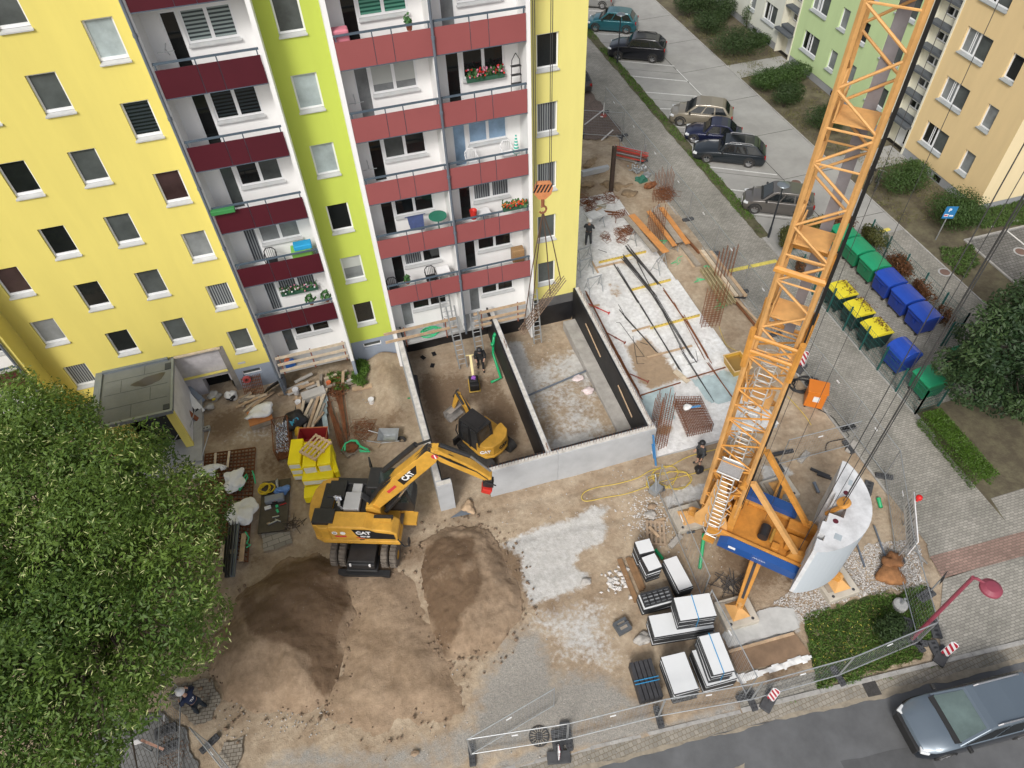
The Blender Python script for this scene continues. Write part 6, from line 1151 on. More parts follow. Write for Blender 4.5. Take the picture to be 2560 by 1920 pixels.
def car(label, L, W, H, sty, pm, loc, rz, wb, rails=False, rimdark=False, name='parked_car', group='cars parked in the bays', bonnet=None, sunroof=False, low=None, glass=None):
    S_ = STY[sty]; t = thing(name, label, 'car', loc, rz, group); hw = W/2; zb = S_['bon'][0]*H/1.5; zn_ = S_['bon'][1]*H/1.5; xf = L/2; x0, x3 = S_['roof'][0][0]*L/4.4, S_['roof'][3][0]*L/4.4
    st = [(xf,.62,zn_*.72),(xf-.12,.82,zn_*.95),(xf-.45,.95,zn_+.04),((xf+x0)/2,.99,(zn_+zb)/2+.05),(x0,1,zb),(0,1,zb),(x3*.8,1,zb+.02),(x3,.97,zb),(-xf+.1,.88,zb-.05),(-xf,.78,zb-.25)]
    b = MB(); rings = []
    for x, wf, zt in st:
        w = hw*wf; lo = .34 if abs(x) > xf-.06 else .2
        rings.append([(x,-w*.93,lo),(x,-w,lo+.16),(x,-w,(lo+zt)/2+.06),(x,-w*.96,zt-.08),(x,-w*.82,zt),(x,-w*.4,zt+.03),(x,w*.4,zt+.03),(x,w*.82,zt),(x,w*.96,zt-.08),(x,w,(lo+zt)/2+.06),(x,w,lo+.16),(x,w*.93,lo)])
    n = 12
    for r_ in rings: b.v += r_
    for i in range(len(rings)-1):
        for k in range(n-1): b.f.append((i*n+k,i*n+k+1,(i+1)*n+k+1,(i+1)*n+k)); b.mi.append(0)
    b.f.append(tuple(range(n))[::-1]); b.f.append(tuple((len(rings)-1)*n+k for k in range(n))); b.mi += [0,0]
    if low: b.mi = [1 if (i < (len(rings)-1)*(n-1) and i%(n-1) in (0,1,2,8,9,10)) or i >= (len(rings)-1)*(n-1) else 0 for i in range(len(b.f))]  # low: side and end faces get dark body reflections as colour
    bd = b.build('body', [pm,low] if low else pm, t, smooth=True, bevel=.02)
    if bonnet:
        q = MB(); q.quad((xf-.35,-hw*.62,zn_+.085),(x0+.1,-hw*.8,zb+.035),(x0+.1,hw*.8,zb+.035),(xf-.35,hw*.62,zn_+.085)); 
    q = MB(); q.hexa([(x0-.1,-hw*.84,zb+.0),(x0+.12,-hw*.8,zb-.0),(x0+.12,hw*.8,zb-.0),(x0-.1,hw*.84,zb+.0),(x0-.1,-hw*.84,zb+.05),(x0+.1,-hw*.8,zb+.045),(x0+.1,hw*.8,zb+.045),(x0-.1,hw*.84,zb+.05)]); q.build('cowl', BTR, t)
    if low:
        for k in range(3): q = MB(); q.bar((xf+.03-.05*k,-hw*.5,.52+.1*k),(xf+.03-.05*k,hw*.5,.52+.1*k),.03,.025); q.build('grille_bar', RIM, t)
    # greenhouse
    R_ = [(x*L/4.4, zb+(H-zb)*f) for x,f in S_['roof']]; (ax_,az),(bx2,bz),(cx,cz),(dx,dz) = R_; wr = hw*.74; wl = hw*.93; b = MB()
    prof = [(ax_,az,wl),(bx2+.12,bz-.05,wr+.02),(bx2-.1,bz,wr),((bx2+cx)/2,bz+.03,wr),(cx+.1,cz,wr),(cx-.08,cz-.06,wr+.01),(dx,dz,wl)]
    top = [(x,-w,z) for x,z,w in prof]+[(x,w,z) for x,z,w in prof]; b.v += top; m_ = len(prof)
    for k in range(m_-1): b.f.append((k,k+m_,k+m_+1,k+1)); b.mi.append(0)
    i = len(b.v); b.v += [((bx2+cx)/2,-wl,zb),((bx2+cx)/2,wl,zb)]
    b.f.append((i,)+tuple(range(m_))[::1]); b.f.append((i+1,)+tuple(range(m_,2*m_))[::-1]); b.mi += [0,0]
    b.build('roof', pm, t, smooth=False, bevel=.03)
    def pane(nm, p): q = MB(); q.quad(*p); q.build(nm, glass if glass and nm == 'windscreen' else CARG, t)
    L_ = lambda a,c,f: Vector(a)+(Vector(c)-Vector(a))*f
    def inset(a,b_,c,d,o,fx=.06,fy=.08):
        P_ = lambda u,v: L_(L_(a,b_,u),L_(d,c,u),v)+Vector(o)
        return [P_(fx,fy),P_(1-fx,fy),P_(1-fx,1-fy),P_(fx,1-fy)]
    pane('windscreen', inset((ax_,-wl,az),(ax_,wl,az),(bx2+.12,wr,bz-.05),(bx2+.12,-wr,bz-.05),(.02,0,.02)))
    pane('rear_window', inset((dx,wl,dz),(dx,-wl,dz),(cx-.08,-wr,cz-.06),(cx-.08,wr,cz-.06),(-.02,0,.015),.08,.12))
    for sy in (-1,1):
        nS = 3 if sty in ('wagon','suv','mpv','van') else 2; xs0, xs1 = ax_-.12, dx+.12; tx0, tx1 = bx2-.02, cx+.02
        for k in range(nS):
            u0, u1 = k/nS+.02, (k+1)/nS-.02; lo_ = lambda u: Vector((xs0+(xs1-xs0)*u, sy*(wl+.004), zb+.04)); hi_ = lambda u: Vector((tx0+(tx1-tx0)*u, sy*(wr+.035), bz-.1)); p = [lo_(u0),lo_(u1),hi_(u1),hi_(u0)]
            pane('side_window', p if sy > 0 else p[::-1])
    for sx in (1,-1):
        for sy in (-1,1):
            x, y = sx*wb/2+(.05 if sx > 0 else -.02), sy*(hw-.1); r = .33*H/1.5 if H < 1.6 else .35
            b = MB(); b.lathe([(.19,-.105),(r-.03,-.105),(r,-.07),(r,.07),(r-.03,.105),(.19,.105)],(x,y,r),20,'y'); w = b.build('wheel', TYR, t)
            b = MB(); b.lathe([(0,sy*.085),(.05,sy*.09),(.06,sy*.07),(.19,sy*.075),(.215,sy*.105)],(x,y,r),16,'y')
            for k in range(5): a = 2*math.pi*k/5; b.bar((x,y+sy*.1,r),(x+.2*math.cos(a),y+sy*.1,r+.2*math.sin(a)),.05,.02)
            b.build('rim', BTR if rimdark and k%2 == 9 else RIM, w)
            b = MB(); b.tube([(x+(r+.05)*math.cos(a),y+sy*.095,r+(r+.05)*math.sin(a)) for a in [R(10+16*i) for i in range(11)]],.045,6); b.build('wheel_arch', BTR, t)
    for sy in (-1,1):
        b = MB(); b.box((xf-.2,sy*hw*.68,zn_*.86),(.3,.3,.14),sy*-.45); b.build('headlight', LMP, t, bevel=.04)
        b = MB(); b.box((-xf+.09,sy*hw*.74,zb-.2),(.14,.2,.24)); b.build('tail_light', TLP, t, bevel=.03)
        b = MB(); b.box((ax_-.22,sy*(hw+.09),zb+.06),(.12,.2,.14)); b.build('mirror', BTR, t, bevel=.03)
        if rails: b = MB(); b.tube([(bx2-.15,sy*wr*.93,bz),(bx2-.3,sy*wr*.93,bz+.07),(cx+.3,sy*wr*.93,cz+.08),(cx+.15,sy*wr*.93,cz)],.03,6); b.build('roof_rail', RIM if rails == 1 else BTR, t)
    b = MB(); b.box((xf-.03,0,.42),(.1,W*.62,.2)); (b.box((xf-.02,0,.6),(.14,W*.66,.42)) if low else 0); b.build('grille', BTR, t, bevel=.02); b = MB(); b.box((xf+.03,0,.45),(.02,.5,.1)); b.build('number_plate', WPL, t)
    if sunroof: b = MB(); b.quad((bx2-.2,-wr*.7,bz+.012),(bx2-.2,wr*.7,bz+.012),((bx2+cx)/2-.2,wr*.7,bz+.037),((bx2+cx)/2-.2,-wr*.7,bz+.037)); b.build('sunroof', CARG, t)
    return t
HD = R(149)
def park(zn, px, py, wb, **k):
    p = G(zn,px,py); h = Vector((math.cos(HD),math.sin(HD),0)); r = Vector((h.y,-h.x,0)); c = p-h*wb/2+r*.74; c.z = .012; return dict(loc=tuple(c),rz=HD,wb=wb,**k)
car('teal compact van parked at the far end of the bays', 4.25,1.8,1.62,'mpv',paint('paint_teal',(.02,.12,.15)),**park('T',248,218,2.6))
car('black off road car beside the slim lamp post', 4.6,1.88,1.72,'suv',paint('paint_black',(.008,.009,.014)),**park('T',405,412,2.7),rails=2)
car('champagne coloured compact van parked alone in the middle bays', 4.35,1.84,1.64,'mpv',paint('paint_champagne',(.26,.23,.18)),**park('T',830,868,2.7))
car('small dark blue hatchback between the champagne van and the dark estate', 3.85,1.65,1.42,'hatch',paint('paint_navy',(.012,.016,.05)),**park('T',922,990,2.45))
car('dark grey estate car with roof rails and black wheels', 4.75,1.83,1.5,'wagon',paint('paint_anthracite',(.018,.024,.03)),**park('T',1015,1122,2.65),rails=1,sunroof=True)
car('grey brown compact car parked nearest to the bins under a street lamp', 4.2,1.76,1.58,'mpv',paint('paint_greybrown',(.13,.12,.11)),**park('T',1342,1474,2.58))
car('silver car cut off by the top edge of the photo', 4.3,1.75,1.5,'wagon',paint('paint_silver',(.3,.3,.29)),**park('T',95,50,2.6))
p = G('T',190,660); car('dark car half hidden by the corner of the yellow block', 4.4,1.8,1.5,'wagon',paint('paint_graphite',(.05,.045,.045)),(p.x-.6,p.y+2.1,.02),R(95),2.6)
car('slate grey family van with silver roof rails driving on the street', 4.85,1.88,1.72,'van',paint('paint_slate',(.13,.165,.20)),(6.25,-22.72,-.03),R(176),2.85,rails=1,low=paint('slate_dark_reflection',(.02,.026,.036)),glass=glassmat('windscreen_sky_reflection',(.10,.14,.135),.05),name='family_van',group='cars on the street')  # dark lower-body reflections and the windscreen's sky reflection are put into the colours
# street lamp stem etc. are in the next section
# ================================================================ fences, signs, bins, street furniture
FW = mat('fence_wire',(.33,.35,.36),rough=.5,metal=.4)
fp = thing('site_fence','galvanised site fence panel','fence panel'); b = MB(); r_ = .021
b.tube([(0,0,.1),(0,0,2.0)],r_,7); b.tube([(3.46,0,.1),(3.46,0,2.0)],r_,7); b.tube([(0,0,1.97),(3.46,0,1.97)],r_,7); b.tube([(0,0,.2),(3.46,0,.2)],r_,7); b.build('frame', GALV, fp)
b = MB()
for k in range(1,23): b.bar((k*.15,0,.2),(k*.15,0,1.97),.0042)
for k in range(1,9): b.bar((0,0,.2+k*.2),(3.46,0,.2+k*.2),.0042)
o = b.build('wire_mesh', FW, fp); o['kind'] = 'stuff'
b = MB(); b.bx(1.5,1.72,-.012,.012,1.55,1.62); b.build('name_tag', PVC, fp)
fb = thing('rubber_block','dark recycled rubber fence foot','fence foot'); b = MB(); b.bx(-.11,.11,-.36,.36,0,.13); b.build('block', mat('foot_rubber',(.06,.062,.066),rough=.9,var=.3,sc=5), fb, bevel=.015); b = MB()
for y in (-.26,-.14,.02,.14,.26): b.cyl((-.05,y,.131),(-.05,y,.134),.03,n=8); b.cyl((.05,y,.131),(.05,y,.134),.03,n=8)
b.build('holes', BLACKP, fb)
first = [True, True]
def run(pts, label, group, feet=True, frot=None):
    for i in range(len(pts)-1):
        p, q = Vector(pts[i]), Vector(pts[i+1]); d = q-p; L = math.hypot(d.x,d.y); rz = math.atan2(d.y,d.x)
        o = fp if first[0] else dup(fp); first[0] = False
        o.location = (p.x,p.y,.02); o.rotation_euler = (0,0,rz); o.scale = (L/3.5,1,1); o['label'] = label; o['group'] = group
    if feet:
        for i,p in enumerate(pts):
            j = min(i,len(pts)-2); d = Vector(pts[j+1])-Vector(pts[j]); rz = math.atan2(d.y,d.x)
            o = fb if first[1] else dup(fb); first[1] = False; o.location = (p[0],p[1],.015); o.rotation_euler = (0,0,rz if frot is None else frot); o['label'] = 'dark rubber foot carrying the '+label.split(' ',1)[1]; o['group'] = 'feet of '+group
T_ = lambda zn,x,y,z=1.99: tuple(G(zn,x,y,z)[:2])
run([(9.7,20.5),(9.75,17),(9.75,13.5),(9.78,10),(9.8,6.6),(9.75,3.1),(9.72,-.4),(9.72,-3.9),(9.75,-7.4),(9.8,-10.4)],'galvanised fence panel along the paved access road','access road fence')
run([(9.8,-10.4),(9.75,-13.2),T_('F',1450,60),T_('F',1620,650)],'galvanised fence panel between counterweight and pavement corner','corner fence')
run([T_('D',590,1520),T_('D',1095,1390)],'galvanised fence panel standing across behind the counterweight','cross fence')
run([T_('E',430,450),T_('E',765,1225)],'galvanised fence panel between yellow hose coil and crane pads','crane fence')
run([T_('F',55,430),T_('F',372,1035)],'galvanised fence panel between white boards and sandy patch','board fence')
run([T_('H',190,1460),T_('H',892,1352),T_('H',1560,1185),T_('F',410,1065),T_('F',1045,890),T_('F',1618,652)],'galvanised fence panel along the kerb of the street','street fence',frot=None)
run([T_('H',186,1462),T_('H',798,1106)],'opened galvanised fence panel swung into the yard','gate fence',feet=False)
run([T_('N',480,1380),T_('N',760,1730)],'slanting galvanised fence panel below the worker in navy','lower left fence')
run([T_('K',1117,1000),T_('K',1086,1659),T_('K',1060,1990)],'galvanised fence panel beside the linden at the lower left','linden fence')
run([T_('T',-120,760),T_('T',165,762),T_('T',440,780)],'galvanised fence panel across the brick walk behind the block','rear fence')
# warning boards
wb = None
def stripemat():
    m = bpy.data.materials.new('barrier_stripes'); m.use_nodes = True; n = m.node_tree.nodes; l = m.node_tree.links; b = n['Principled BSDF']; tc = n.new('ShaderNodeTexCoord'); sp = n.new('ShaderNodeSeparateXYZ'); l.new(tc.outputs['Object'],sp.inputs[0])
    a = n.new('ShaderNodeMath'); a.operation = 'ADD'; l.new(sp.outputs['X'],a.inputs[0]); l.new(sp.outputs['Z'],a.inputs[1]); d = n.new('ShaderNodeMath'); d.operation = 'MULTIPLY'; d.inputs[1].default_value = 3.1; l.new(a.outputs[0],d.inputs[0]); f = n.new('ShaderNodeMath'); f.operation = 'FRACT'; l.new(d.outputs[0],f.inputs[0]); g = n.new('ShaderNodeMath'); g.operation = 'GREATER_THAN'; g.inputs[1].default_value = .5; l.new(f.outputs[0],g.inputs[0])
    x = n.new('ShaderNodeMixRGB'); x.inputs[1].default_value = (.75,.75,.75,1); x.inputs[2].default_value = (.42,.02,.04,1); l.new(g.outputs[0],x.inputs[0]); l.new(x.outputs[0],b.inputs['Base Color']); b.inputs['Roughness'].default_value = .4; return m
BST = stripemat()
def beacon(p, rz, lb, fr=0):
    t = thing('warning_board', lb, 'warning board', (p[0],p[1],.02), rz); b = MB(); b.prism([(-.12,.28),(-.06,.22),(.06,.22),(.12,.28),(.12,1.15),(.06,1.22),(-.06,1.22),(-.12,1.15)],(0,-.02,0),(1,0,0),(0,0,1),(0,1,0),.04); b.build('board', BST, t)
    b = MB(); b.prism([(-.135,.27),(-.065,.2),(.065,.2),(.135,.27),(.135,1.16),(.065,1.235),(-.065,1.235),(-.135,1.16)],(0,-.0,0),(1,0,0),(0,0,1),(0,1,0),.03); b.build('rim', PVC, t)
    b = MB(); b.bx(-.2,.2,-.4,.4,0,.12); b.bx(-.04,.04,-.03,.03,.12,.3); b.build('base', mat('foot_rubber',(.06,.062,.066)), t, bevel=.02)
beacon(G('F',1640,890),-1.05,'red white warning board at the pavement corner of the street fence'); beacon(G('F',445,1200),-.95,'red white warning board by the white boards at the kerb'); beacon(G('H',820,1590),1.35,'warning board seen edge on near the street gully'); beacon(G('D',665,1030),-1.0,'red white warning board beside the crane mast')
for zn,x,y,rz,lb in (('F',1530,470,.2,'dark rubber plate near the small black sign'),('F',1400,690,.9,'dark rubber plate at the foot of the magenta lamp'),('F',1590,700,1.2,'dark rubber plate under the fence corner'),('F',1600,850,1.4,'dark rubber plate below the pavement corner'),('E',1850,615,.8,'dark rubber plate behind the counterweight'),('H',810,1480,1.4,'dark rubber plate beside the round gully cover'),('H',870,1420,1.4,'dark rubber plate left of the gate post'),('K',1150,1405,.1,'dark rubber plate in the leaves below the linden'),('K',1165,1525,.1,'grey square plate under the barrier pole at lower left'),('E',430,270,.3,'hidden plate')):
    if lb == 'hidden plate': continue
    p = G(zn,x,y); b = MB(); b.box((p.x,p.y,.07),(.75,.36,.11),rz); t = one('rubber_plate', b, mat('foot_rubber',(.06,.062,.066)), lb, 'base plate', bevel=.02); b = MB()
    for k in range(4): b.box((p.x+(-.26+k*.17)*math.cos(rz),p.y+(-.26+k*.17)*math.sin(rz),.127),(.08,.14,.004),rz)
    b.build('holes', BLACKP, t)
for zn,x,y in (('E',520,980),('E',1405,400),('E',1735,330)):
    p = G(zn,x,y); b = MB(); b.box((p.x,p.y,.07),(.75,.24,.13),.5); one('concrete_block', b, mat('foot_concrete',(.36,.34,.31),rough=.9,var=.2,sc=5), {520:'grey concrete foot of the crane fence',1405:'grey concrete foot of the cross fence',1735:'grey concrete foot at the end of the cross fence'}[x], 'fence foot', bevel=.02)
# lamps
def lamp(p, h, label, mt, r, head, rz=0):
    t = thing('street_lamp', label, 'street lamp', (p[0],p[1],.01), rz); b = MB(); b.tube([(0,0,0),(0,0,.7),(0,0,.72),(0,0,h)],[.07,.07,r,r*.8],10); b.build('pole', mt, t); head(t, h)
def disc(t, h):
    b = MB(); b.lathe([(0,.0),(.1,.0),(.1,.18),(0,.18)],(0,0,h),14); b.build('glass', mat('lamp_glass',(.5,.48,.4),rough=.2), t)
    b = MB(); b.lathe([(.0,.3),(.08,.3),(.34,.2),(.36,.17),(.1,.18),(0,.18)],(0,0,h),24); b.build('shade', mat('lamp_shade',(.25,.28,.3),rough=.3,metal=.6), t)
DKP = mat('lamp_pole',(.02,.024,.03),rough=.5)
lamp(G('T',1440,1640),3.45,'slim dark lamp post in front of the grey brown car',DKP,.05,disc); lamp(G('T',395,440),3.65,'slim dark lamp post in front of the black off road car',DKP,.05,disc)
MAG = mat('lamp_magenta',(.25,.05,.075),rough=.45,var=.12)
def mush(t, h):
    b = MB(); b.lathe([(0,.12),(.2,.1),(.33,.02),(.34,-.06),(.26,-.1),(0,-.1)],(.0,-.55,h+.02),24); b.build('lamp_head', MAG, t); b = MB(); b.tube([(0,0,h-.05),(0,-.1,h+.03),(0,-.35,h+.06)],.05,8); b.build('arm', MAG, t)
lamp(G('F',1430,775),5.2,'magenta street lamp with a round head at the pavement corner',MAG,.075,mush,.5)
# P sign
p = G('U',1600,1659); t = thing('parking_sign','blue parking sign on a grey post beside the round bush','sign',(p.x,p.y,.02),-.35); b = MB(); b.tube([(0,0,0),(0,0,2.3)],.035,8); b.build('post', GALV, t); b = MB(); b.bx(-.32,.32,-.06,-.04,1.55,2.35); sb = b.build('sign_plate', mat('sign_blue',(.03,.19,.42),rough=.35), t)
text('P',.3,WPT,'lettering',sb,frameM((-.05,-.064,2.1),(1,0,0),(0,0,1)),.002,bold=.01); b = MB(); b.bx(-.25,-.02,-.064,-.061,1.68,1.85); b.bx(.04,.25,-.064,-.061,1.7,1.78); b.build('pictogram', WPT, sb); b = MB(); b.bx(-.24,-.06,-.066,-.064,1.72,1.8); b.build('pictogram_red', RDC, sb)
p = G('F',1560,440); t = thing('small_sign','small black sign seen from behind on a short post','sign',(p.x,p.y,.0),.6); b = MB(); b.tube([(0,0,0),(0,0,1.3)],.03,8); b.build('post', GALV, t); b = MB(); b.bx(-.25,.25,-.03,-.015,1.05,1.4); b.build('sign_plate', STEEL, t)
# construction board at the corner with red beacon
p = G('E',2097,1110); q = G('E',2076,806); rz_ = math.atan2((q-p).y,(q-p).x); t = thing('site_board','white site board with printed columns and a red beacon on the corner fence','site board',(p.x,p.y,0),rz_)
b = MB(); b.bx(0,2.35,-.02,.02,.45,1.55); sbd = b.build('board', WPT, t)
b = MB(); rr = random.Random(2)
for k in range(13): x = .12+k*.165; [(b.bx(x,x+.08,*yy,.55+.2*rr.random(),.95),b.bx(x,x+.08,*yy,1.03,1.2+.25*rr.random())) for yy in ((.021,.024),(-.024,-.021))]
b.build('print', mat('print_grey',(.25,.26,.27)), sbd); b = MB(); b.tube([(1.8,0,1.75),(1.8,0,1.85)],.06,10); b.lump((1.8,0,1.97),.13,1,2,.05); b.build('beacon_light', mat('beacon_red',(.6,.02,.02),rough=.2), t); b = MB(); b.bar((.2,-.1,0),(.2,0,.6),.04); b.bar((1.7,-.1,0),(1.7,0,.6),.04); b.bar((.1,-.15,.8),(.1,-.9,0),.05); b.build('legs', GALV, t)
# gully, manholes
b = MB(); p = G('F',1160,1110); a_ = -.1
for k in range(6): b.box((p.x+(-.2+k*.08)*math.cos(a_),p.y+(-.2+k*.08)*math.sin(a_),-.005),(.035,.42,.02),a_)
b.box((p.x,p.y,-.018),(.52,.5,.01),a_); one('street_gully', b, mat('cast_iron',(.05,.047,.045),rough=.8,var=.3,sc=6), 'iron grate of the street gully in the gutter', 'drain grate')
for x,y,lb,rr in ((21.2,-2.45,'round manhole cover in the footpath bend',.36),(26.4,-2.3,'round manhole cover on the dark car park paving',.4),(18.1,8.0,'round manhole cover behind the grey brown car',.4)):
    t = thing('manhole_cover', lb, 'manhole cover', (x,y,.03)); b = MB(); b.lathe([(0,.0),(rr*.75,.0),(rr*.75,.006),(0,.006)],(0,0,0),24); b.build('cover', mat('cast_brown',(.16,.1,.08),rough=.9,var=.2), t); b = MB(); b.lathe([(rr*.75,.004),(rr,.004),(rr,0)],(0,0,0),24); b.build('ring', CONS, t)
p = G('H',685,1440); t = thing('manhole_cover','dark ribbed round gully cover next to the gate fence','manhole cover',(p.x,p.y,.02)); b = MB(); b.lathe([(0,.02),(.34,.02),(.36,0)],(0,0,0),24); b.build('cover', mat('cast_iron',(.05,.047,.045)), t); b = MB()
for k in range(16): a = 2*math.pi*k/16; b.bar((.14*math.cos(a),.14*math.sin(a),.022),(.31*math.cos(a),.31*math.sin(a),.022),.025,.006)
b.build('slots', mat('slot_light',(.3,.26,.2)), t)
# yellow cable bridges
for q,lb in (((('D',175,355),('D',500,285)),'yellow cable bridge lying across the access road'),((('D',1215,85),('D',1280,65)),'yellow cable bridge end beside the creeper hedge')):
    b = MB(); a = G(*q[0]); c = G(*q[1]); b.bar(a+Vector((0,0,.035)),c+Vector((0,0,.035)),.25,.03); b.bar(a+Vector((0,0,.055)),c+Vector((0,0,.055)),.12,.03); one('cable_bridge', b, mat('bridge_yellow',(.62,.52,.12),rough=.6,var=.2,sc=5), lb, 'cable bridge')
# bins
def bin_(mt, lid, label, x, y, rz, group, lettering=None, rounded=False):
    t = thing('waste_container', label, 'waste container', (x,y,.03), rz, group); b = MB(); b.hexa([(-.5,-.58,.2),(.5,-.58,.2),(.5,.58,.2),(-.5,.58,.2),(-.56,-.66,1.12),(.56,-.66,1.12),(.56,.66,1.12),(-.56,.66,1.12)]); b.build('body', mt, t, bevel=.04)
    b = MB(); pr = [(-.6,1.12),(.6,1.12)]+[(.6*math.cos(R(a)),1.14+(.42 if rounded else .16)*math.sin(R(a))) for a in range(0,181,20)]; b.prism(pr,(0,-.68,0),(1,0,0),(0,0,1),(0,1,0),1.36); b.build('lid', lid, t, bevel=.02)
    for sx in (-.4,.4):
        for sy in (-.46,.46): b = MB(); b.lathe([(.0,-.03),(.1,-.03),(.1,.03),(0,.03)],(sx,sy,.1),12,'y'); b.build('wheel', BTR, t)
    b = MB(); b.bar((-.57,-.5,1.0),(-.63,-.5,1.0),.05); b.bar((-.63,-.5,1.0),(-.63,.5,1.0),.04); b.bx(-.585,-.56,-.12,.12,.6,.85); b.build('handle', mt, t)
    t.scale = (1,.93 if lettering else .86,1)
    if lettering: b = MB(); b.tube([(-.56,0,.72),(-.575,0,.72)],.12,3); b.build('recycling_mark', mat('mark_pale',(.3,.5,.65)), t)
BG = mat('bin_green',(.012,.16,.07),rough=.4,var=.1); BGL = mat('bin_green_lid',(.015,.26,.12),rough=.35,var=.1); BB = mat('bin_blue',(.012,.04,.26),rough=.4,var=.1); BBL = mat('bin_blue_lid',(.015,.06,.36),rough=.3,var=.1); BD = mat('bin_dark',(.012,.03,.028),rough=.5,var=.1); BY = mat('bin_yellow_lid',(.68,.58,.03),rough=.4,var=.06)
rgrp = 'containers of the rear bin row'
for i,(m1,m2,lb) in enumerate(((BG,BGL,'green container farthest back, partly behind the crane mast'),(BG,BGL,'green container of the rear row with its full front in view'),(BG,BGL,'green container touching the first blue one'),(BB,BBL,'blue container touching the green ones'),(BB,BBL,'blue container in the middle of the three'),(BB,BBL,'blue container at the near end of the rear row'))):
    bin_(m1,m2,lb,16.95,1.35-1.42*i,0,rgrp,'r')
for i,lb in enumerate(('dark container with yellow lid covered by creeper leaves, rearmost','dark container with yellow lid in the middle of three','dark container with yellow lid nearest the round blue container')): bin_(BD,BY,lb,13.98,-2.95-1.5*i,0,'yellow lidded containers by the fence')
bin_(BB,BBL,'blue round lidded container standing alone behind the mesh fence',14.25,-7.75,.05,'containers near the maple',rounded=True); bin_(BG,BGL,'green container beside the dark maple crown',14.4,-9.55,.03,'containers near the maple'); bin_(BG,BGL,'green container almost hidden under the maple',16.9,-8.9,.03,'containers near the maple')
# bin yard mesh fence
GF = mat('mesh_green',(.012,.09,.08),rough=.5)
t = thing('mesh_fence','green wire mesh fence around the bin yard','mesh fence',(13.25,-6,0),world=True); segs = [((13.25,1.2),(13.25,-10.6)),((13.25,-10.6),(14.6,-10.5)),((18.6,1.2),(18.4,-6.9)),((18.4,-6.9),(17.3,-7.2))]
b = MB()
for p,q in segs:
    p, q = Vector((*p,0)), Vector((*q,0)); n = int((q-p).length/.13)
    for k in range(n+1): c = p+(q-p)*k/n; b.bar(c+Vector((0,0,.1)),c+Vector((0,0,1.6)),.007)
    for z in (.1,.4,.7,1.0,1.3,1.6): b.bar(p+Vector((0,0,z)),q+Vector((0,0,z)),.012)
o = b.build('mesh', GF, t); o['kind'] = 'stuff'
for p,q in segs:
    p, q = Vector((*p,0)), Vector((*q,0)); n = max(1,round((q-p).length/1.5))
    for k in range(n+1): b = MB(); c = p+(q-p)*k/n; b.bx(c.x-.035,c.x+.035,c.y-.03,c.y+.03,0,1.7); b.build('post', GF, t)
t = thing('yard_gate','open green gate frame at the end of the bin yard','gate',(17.3,-7.2,0),world=True); b = MB(); b.tube([(17.4,-7.3,.1),(17.4,-7.3,1.7),(18.5,-7.9,1.7),(18.5,-7.9,.1)],.03,6); b.bar((17.4,-7.3,.9),(18.5,-7.9,.9),.03); b.build('gate_frame', GF, t)
# bicycles
def bike(x, y, rz, label):
    t = thing('bicycle', label, 'bicycle', (x,y,.03), rz); t.rotation_euler = (R(8),0,rz)
    for sx in (-.52,.52): b = MB(); b.tube([(sx+.33*math.cos(a),0,.34+.33*math.sin(a)) for a in [2*math.pi*k/24 for k in range(24)]],.022,5,True); w = b.build('wheel', TYR, t); b = MB(); [b.bar((sx,0,.34),(sx+.32*math.cos(a),0,.34+.32*math.sin(a)),.006) for a in [2*math.pi*k/10 for k in range(10)]]; b.build('spokes', GALV, w)
    b = MB()
    for p,q in (((-.52,.34),(-.08,.3)),((-.08,.3),(-.2,.82)),((-.2,.75),(.35,.75)),((.35,.75),(-.08,.3)),((-.52,.34),(-.19,.75)),((.52,.34),(.35,.9))): b.tube([(p[0],0,p[1]),(q[0],0,q[1])],.02,6)
    b.build('frame', mat('bike_frame',(.03,.05,.05),rough=.3), t); b = MB(); b.tube([(.25,-.28,.98),(.38,-.15,.95),(.38,.15,.95),(.25,.28,.98)],.018,6); b.build('handlebar', GALV, t); b = MB(); b.box((-.24,0,.87),(.26,.14,.06)); b.build('saddle', BTR, t)
p = G('U',1165,1300); bike(p.x+.2,p.y+.1,.9,'dark bicycle leaning near the apricot entrance'); bike(p.x+.3,p.y+.9,1.0,'second bicycle behind the first one by the apricot entrance')
# ================================================================ vegetation
def leafmat(name, c1, c2, rough=.55):
    m = bpy.data.materials.new(name); m.use_nodes = True; n = m.node_tree.nodes; l = m.node_tree.links; b = n['Principled BSDF']; b.inputs['Roughness'].default_value = rough; b.inputs['Specular IOR Level'].default_value = .35
    at = n.new('ShaderNodeAttribute'); at.attribute_name = 'mask'; rp = n.new('ShaderNodeMixRGB'); rp.inputs[1].default_value = (*c1,1); rp.inputs[2].default_value = (*c2,1); sp = n.new('ShaderNodeSeparateColor'); l.new(at.outputs['Color'],sp.inputs[0]); l.new(sp.outputs[0],rp.inputs[0]); l.new(rp.outputs[0],b.inputs['Base Color'])
    tr = n.new('ShaderNodeBsdfTranslucent'); l.new(rp.outputs[0],tr.inputs[0]); mx = n.new('ShaderNodeMixShader'); mx.inputs[0].default_value = .25; l.new(b.outputs[0],mx.inputs[1]); l.new(tr.outputs[0],mx.inputs[2]); l.new(mx.outputs[0],n['Material Output'].inputs[0]); return m
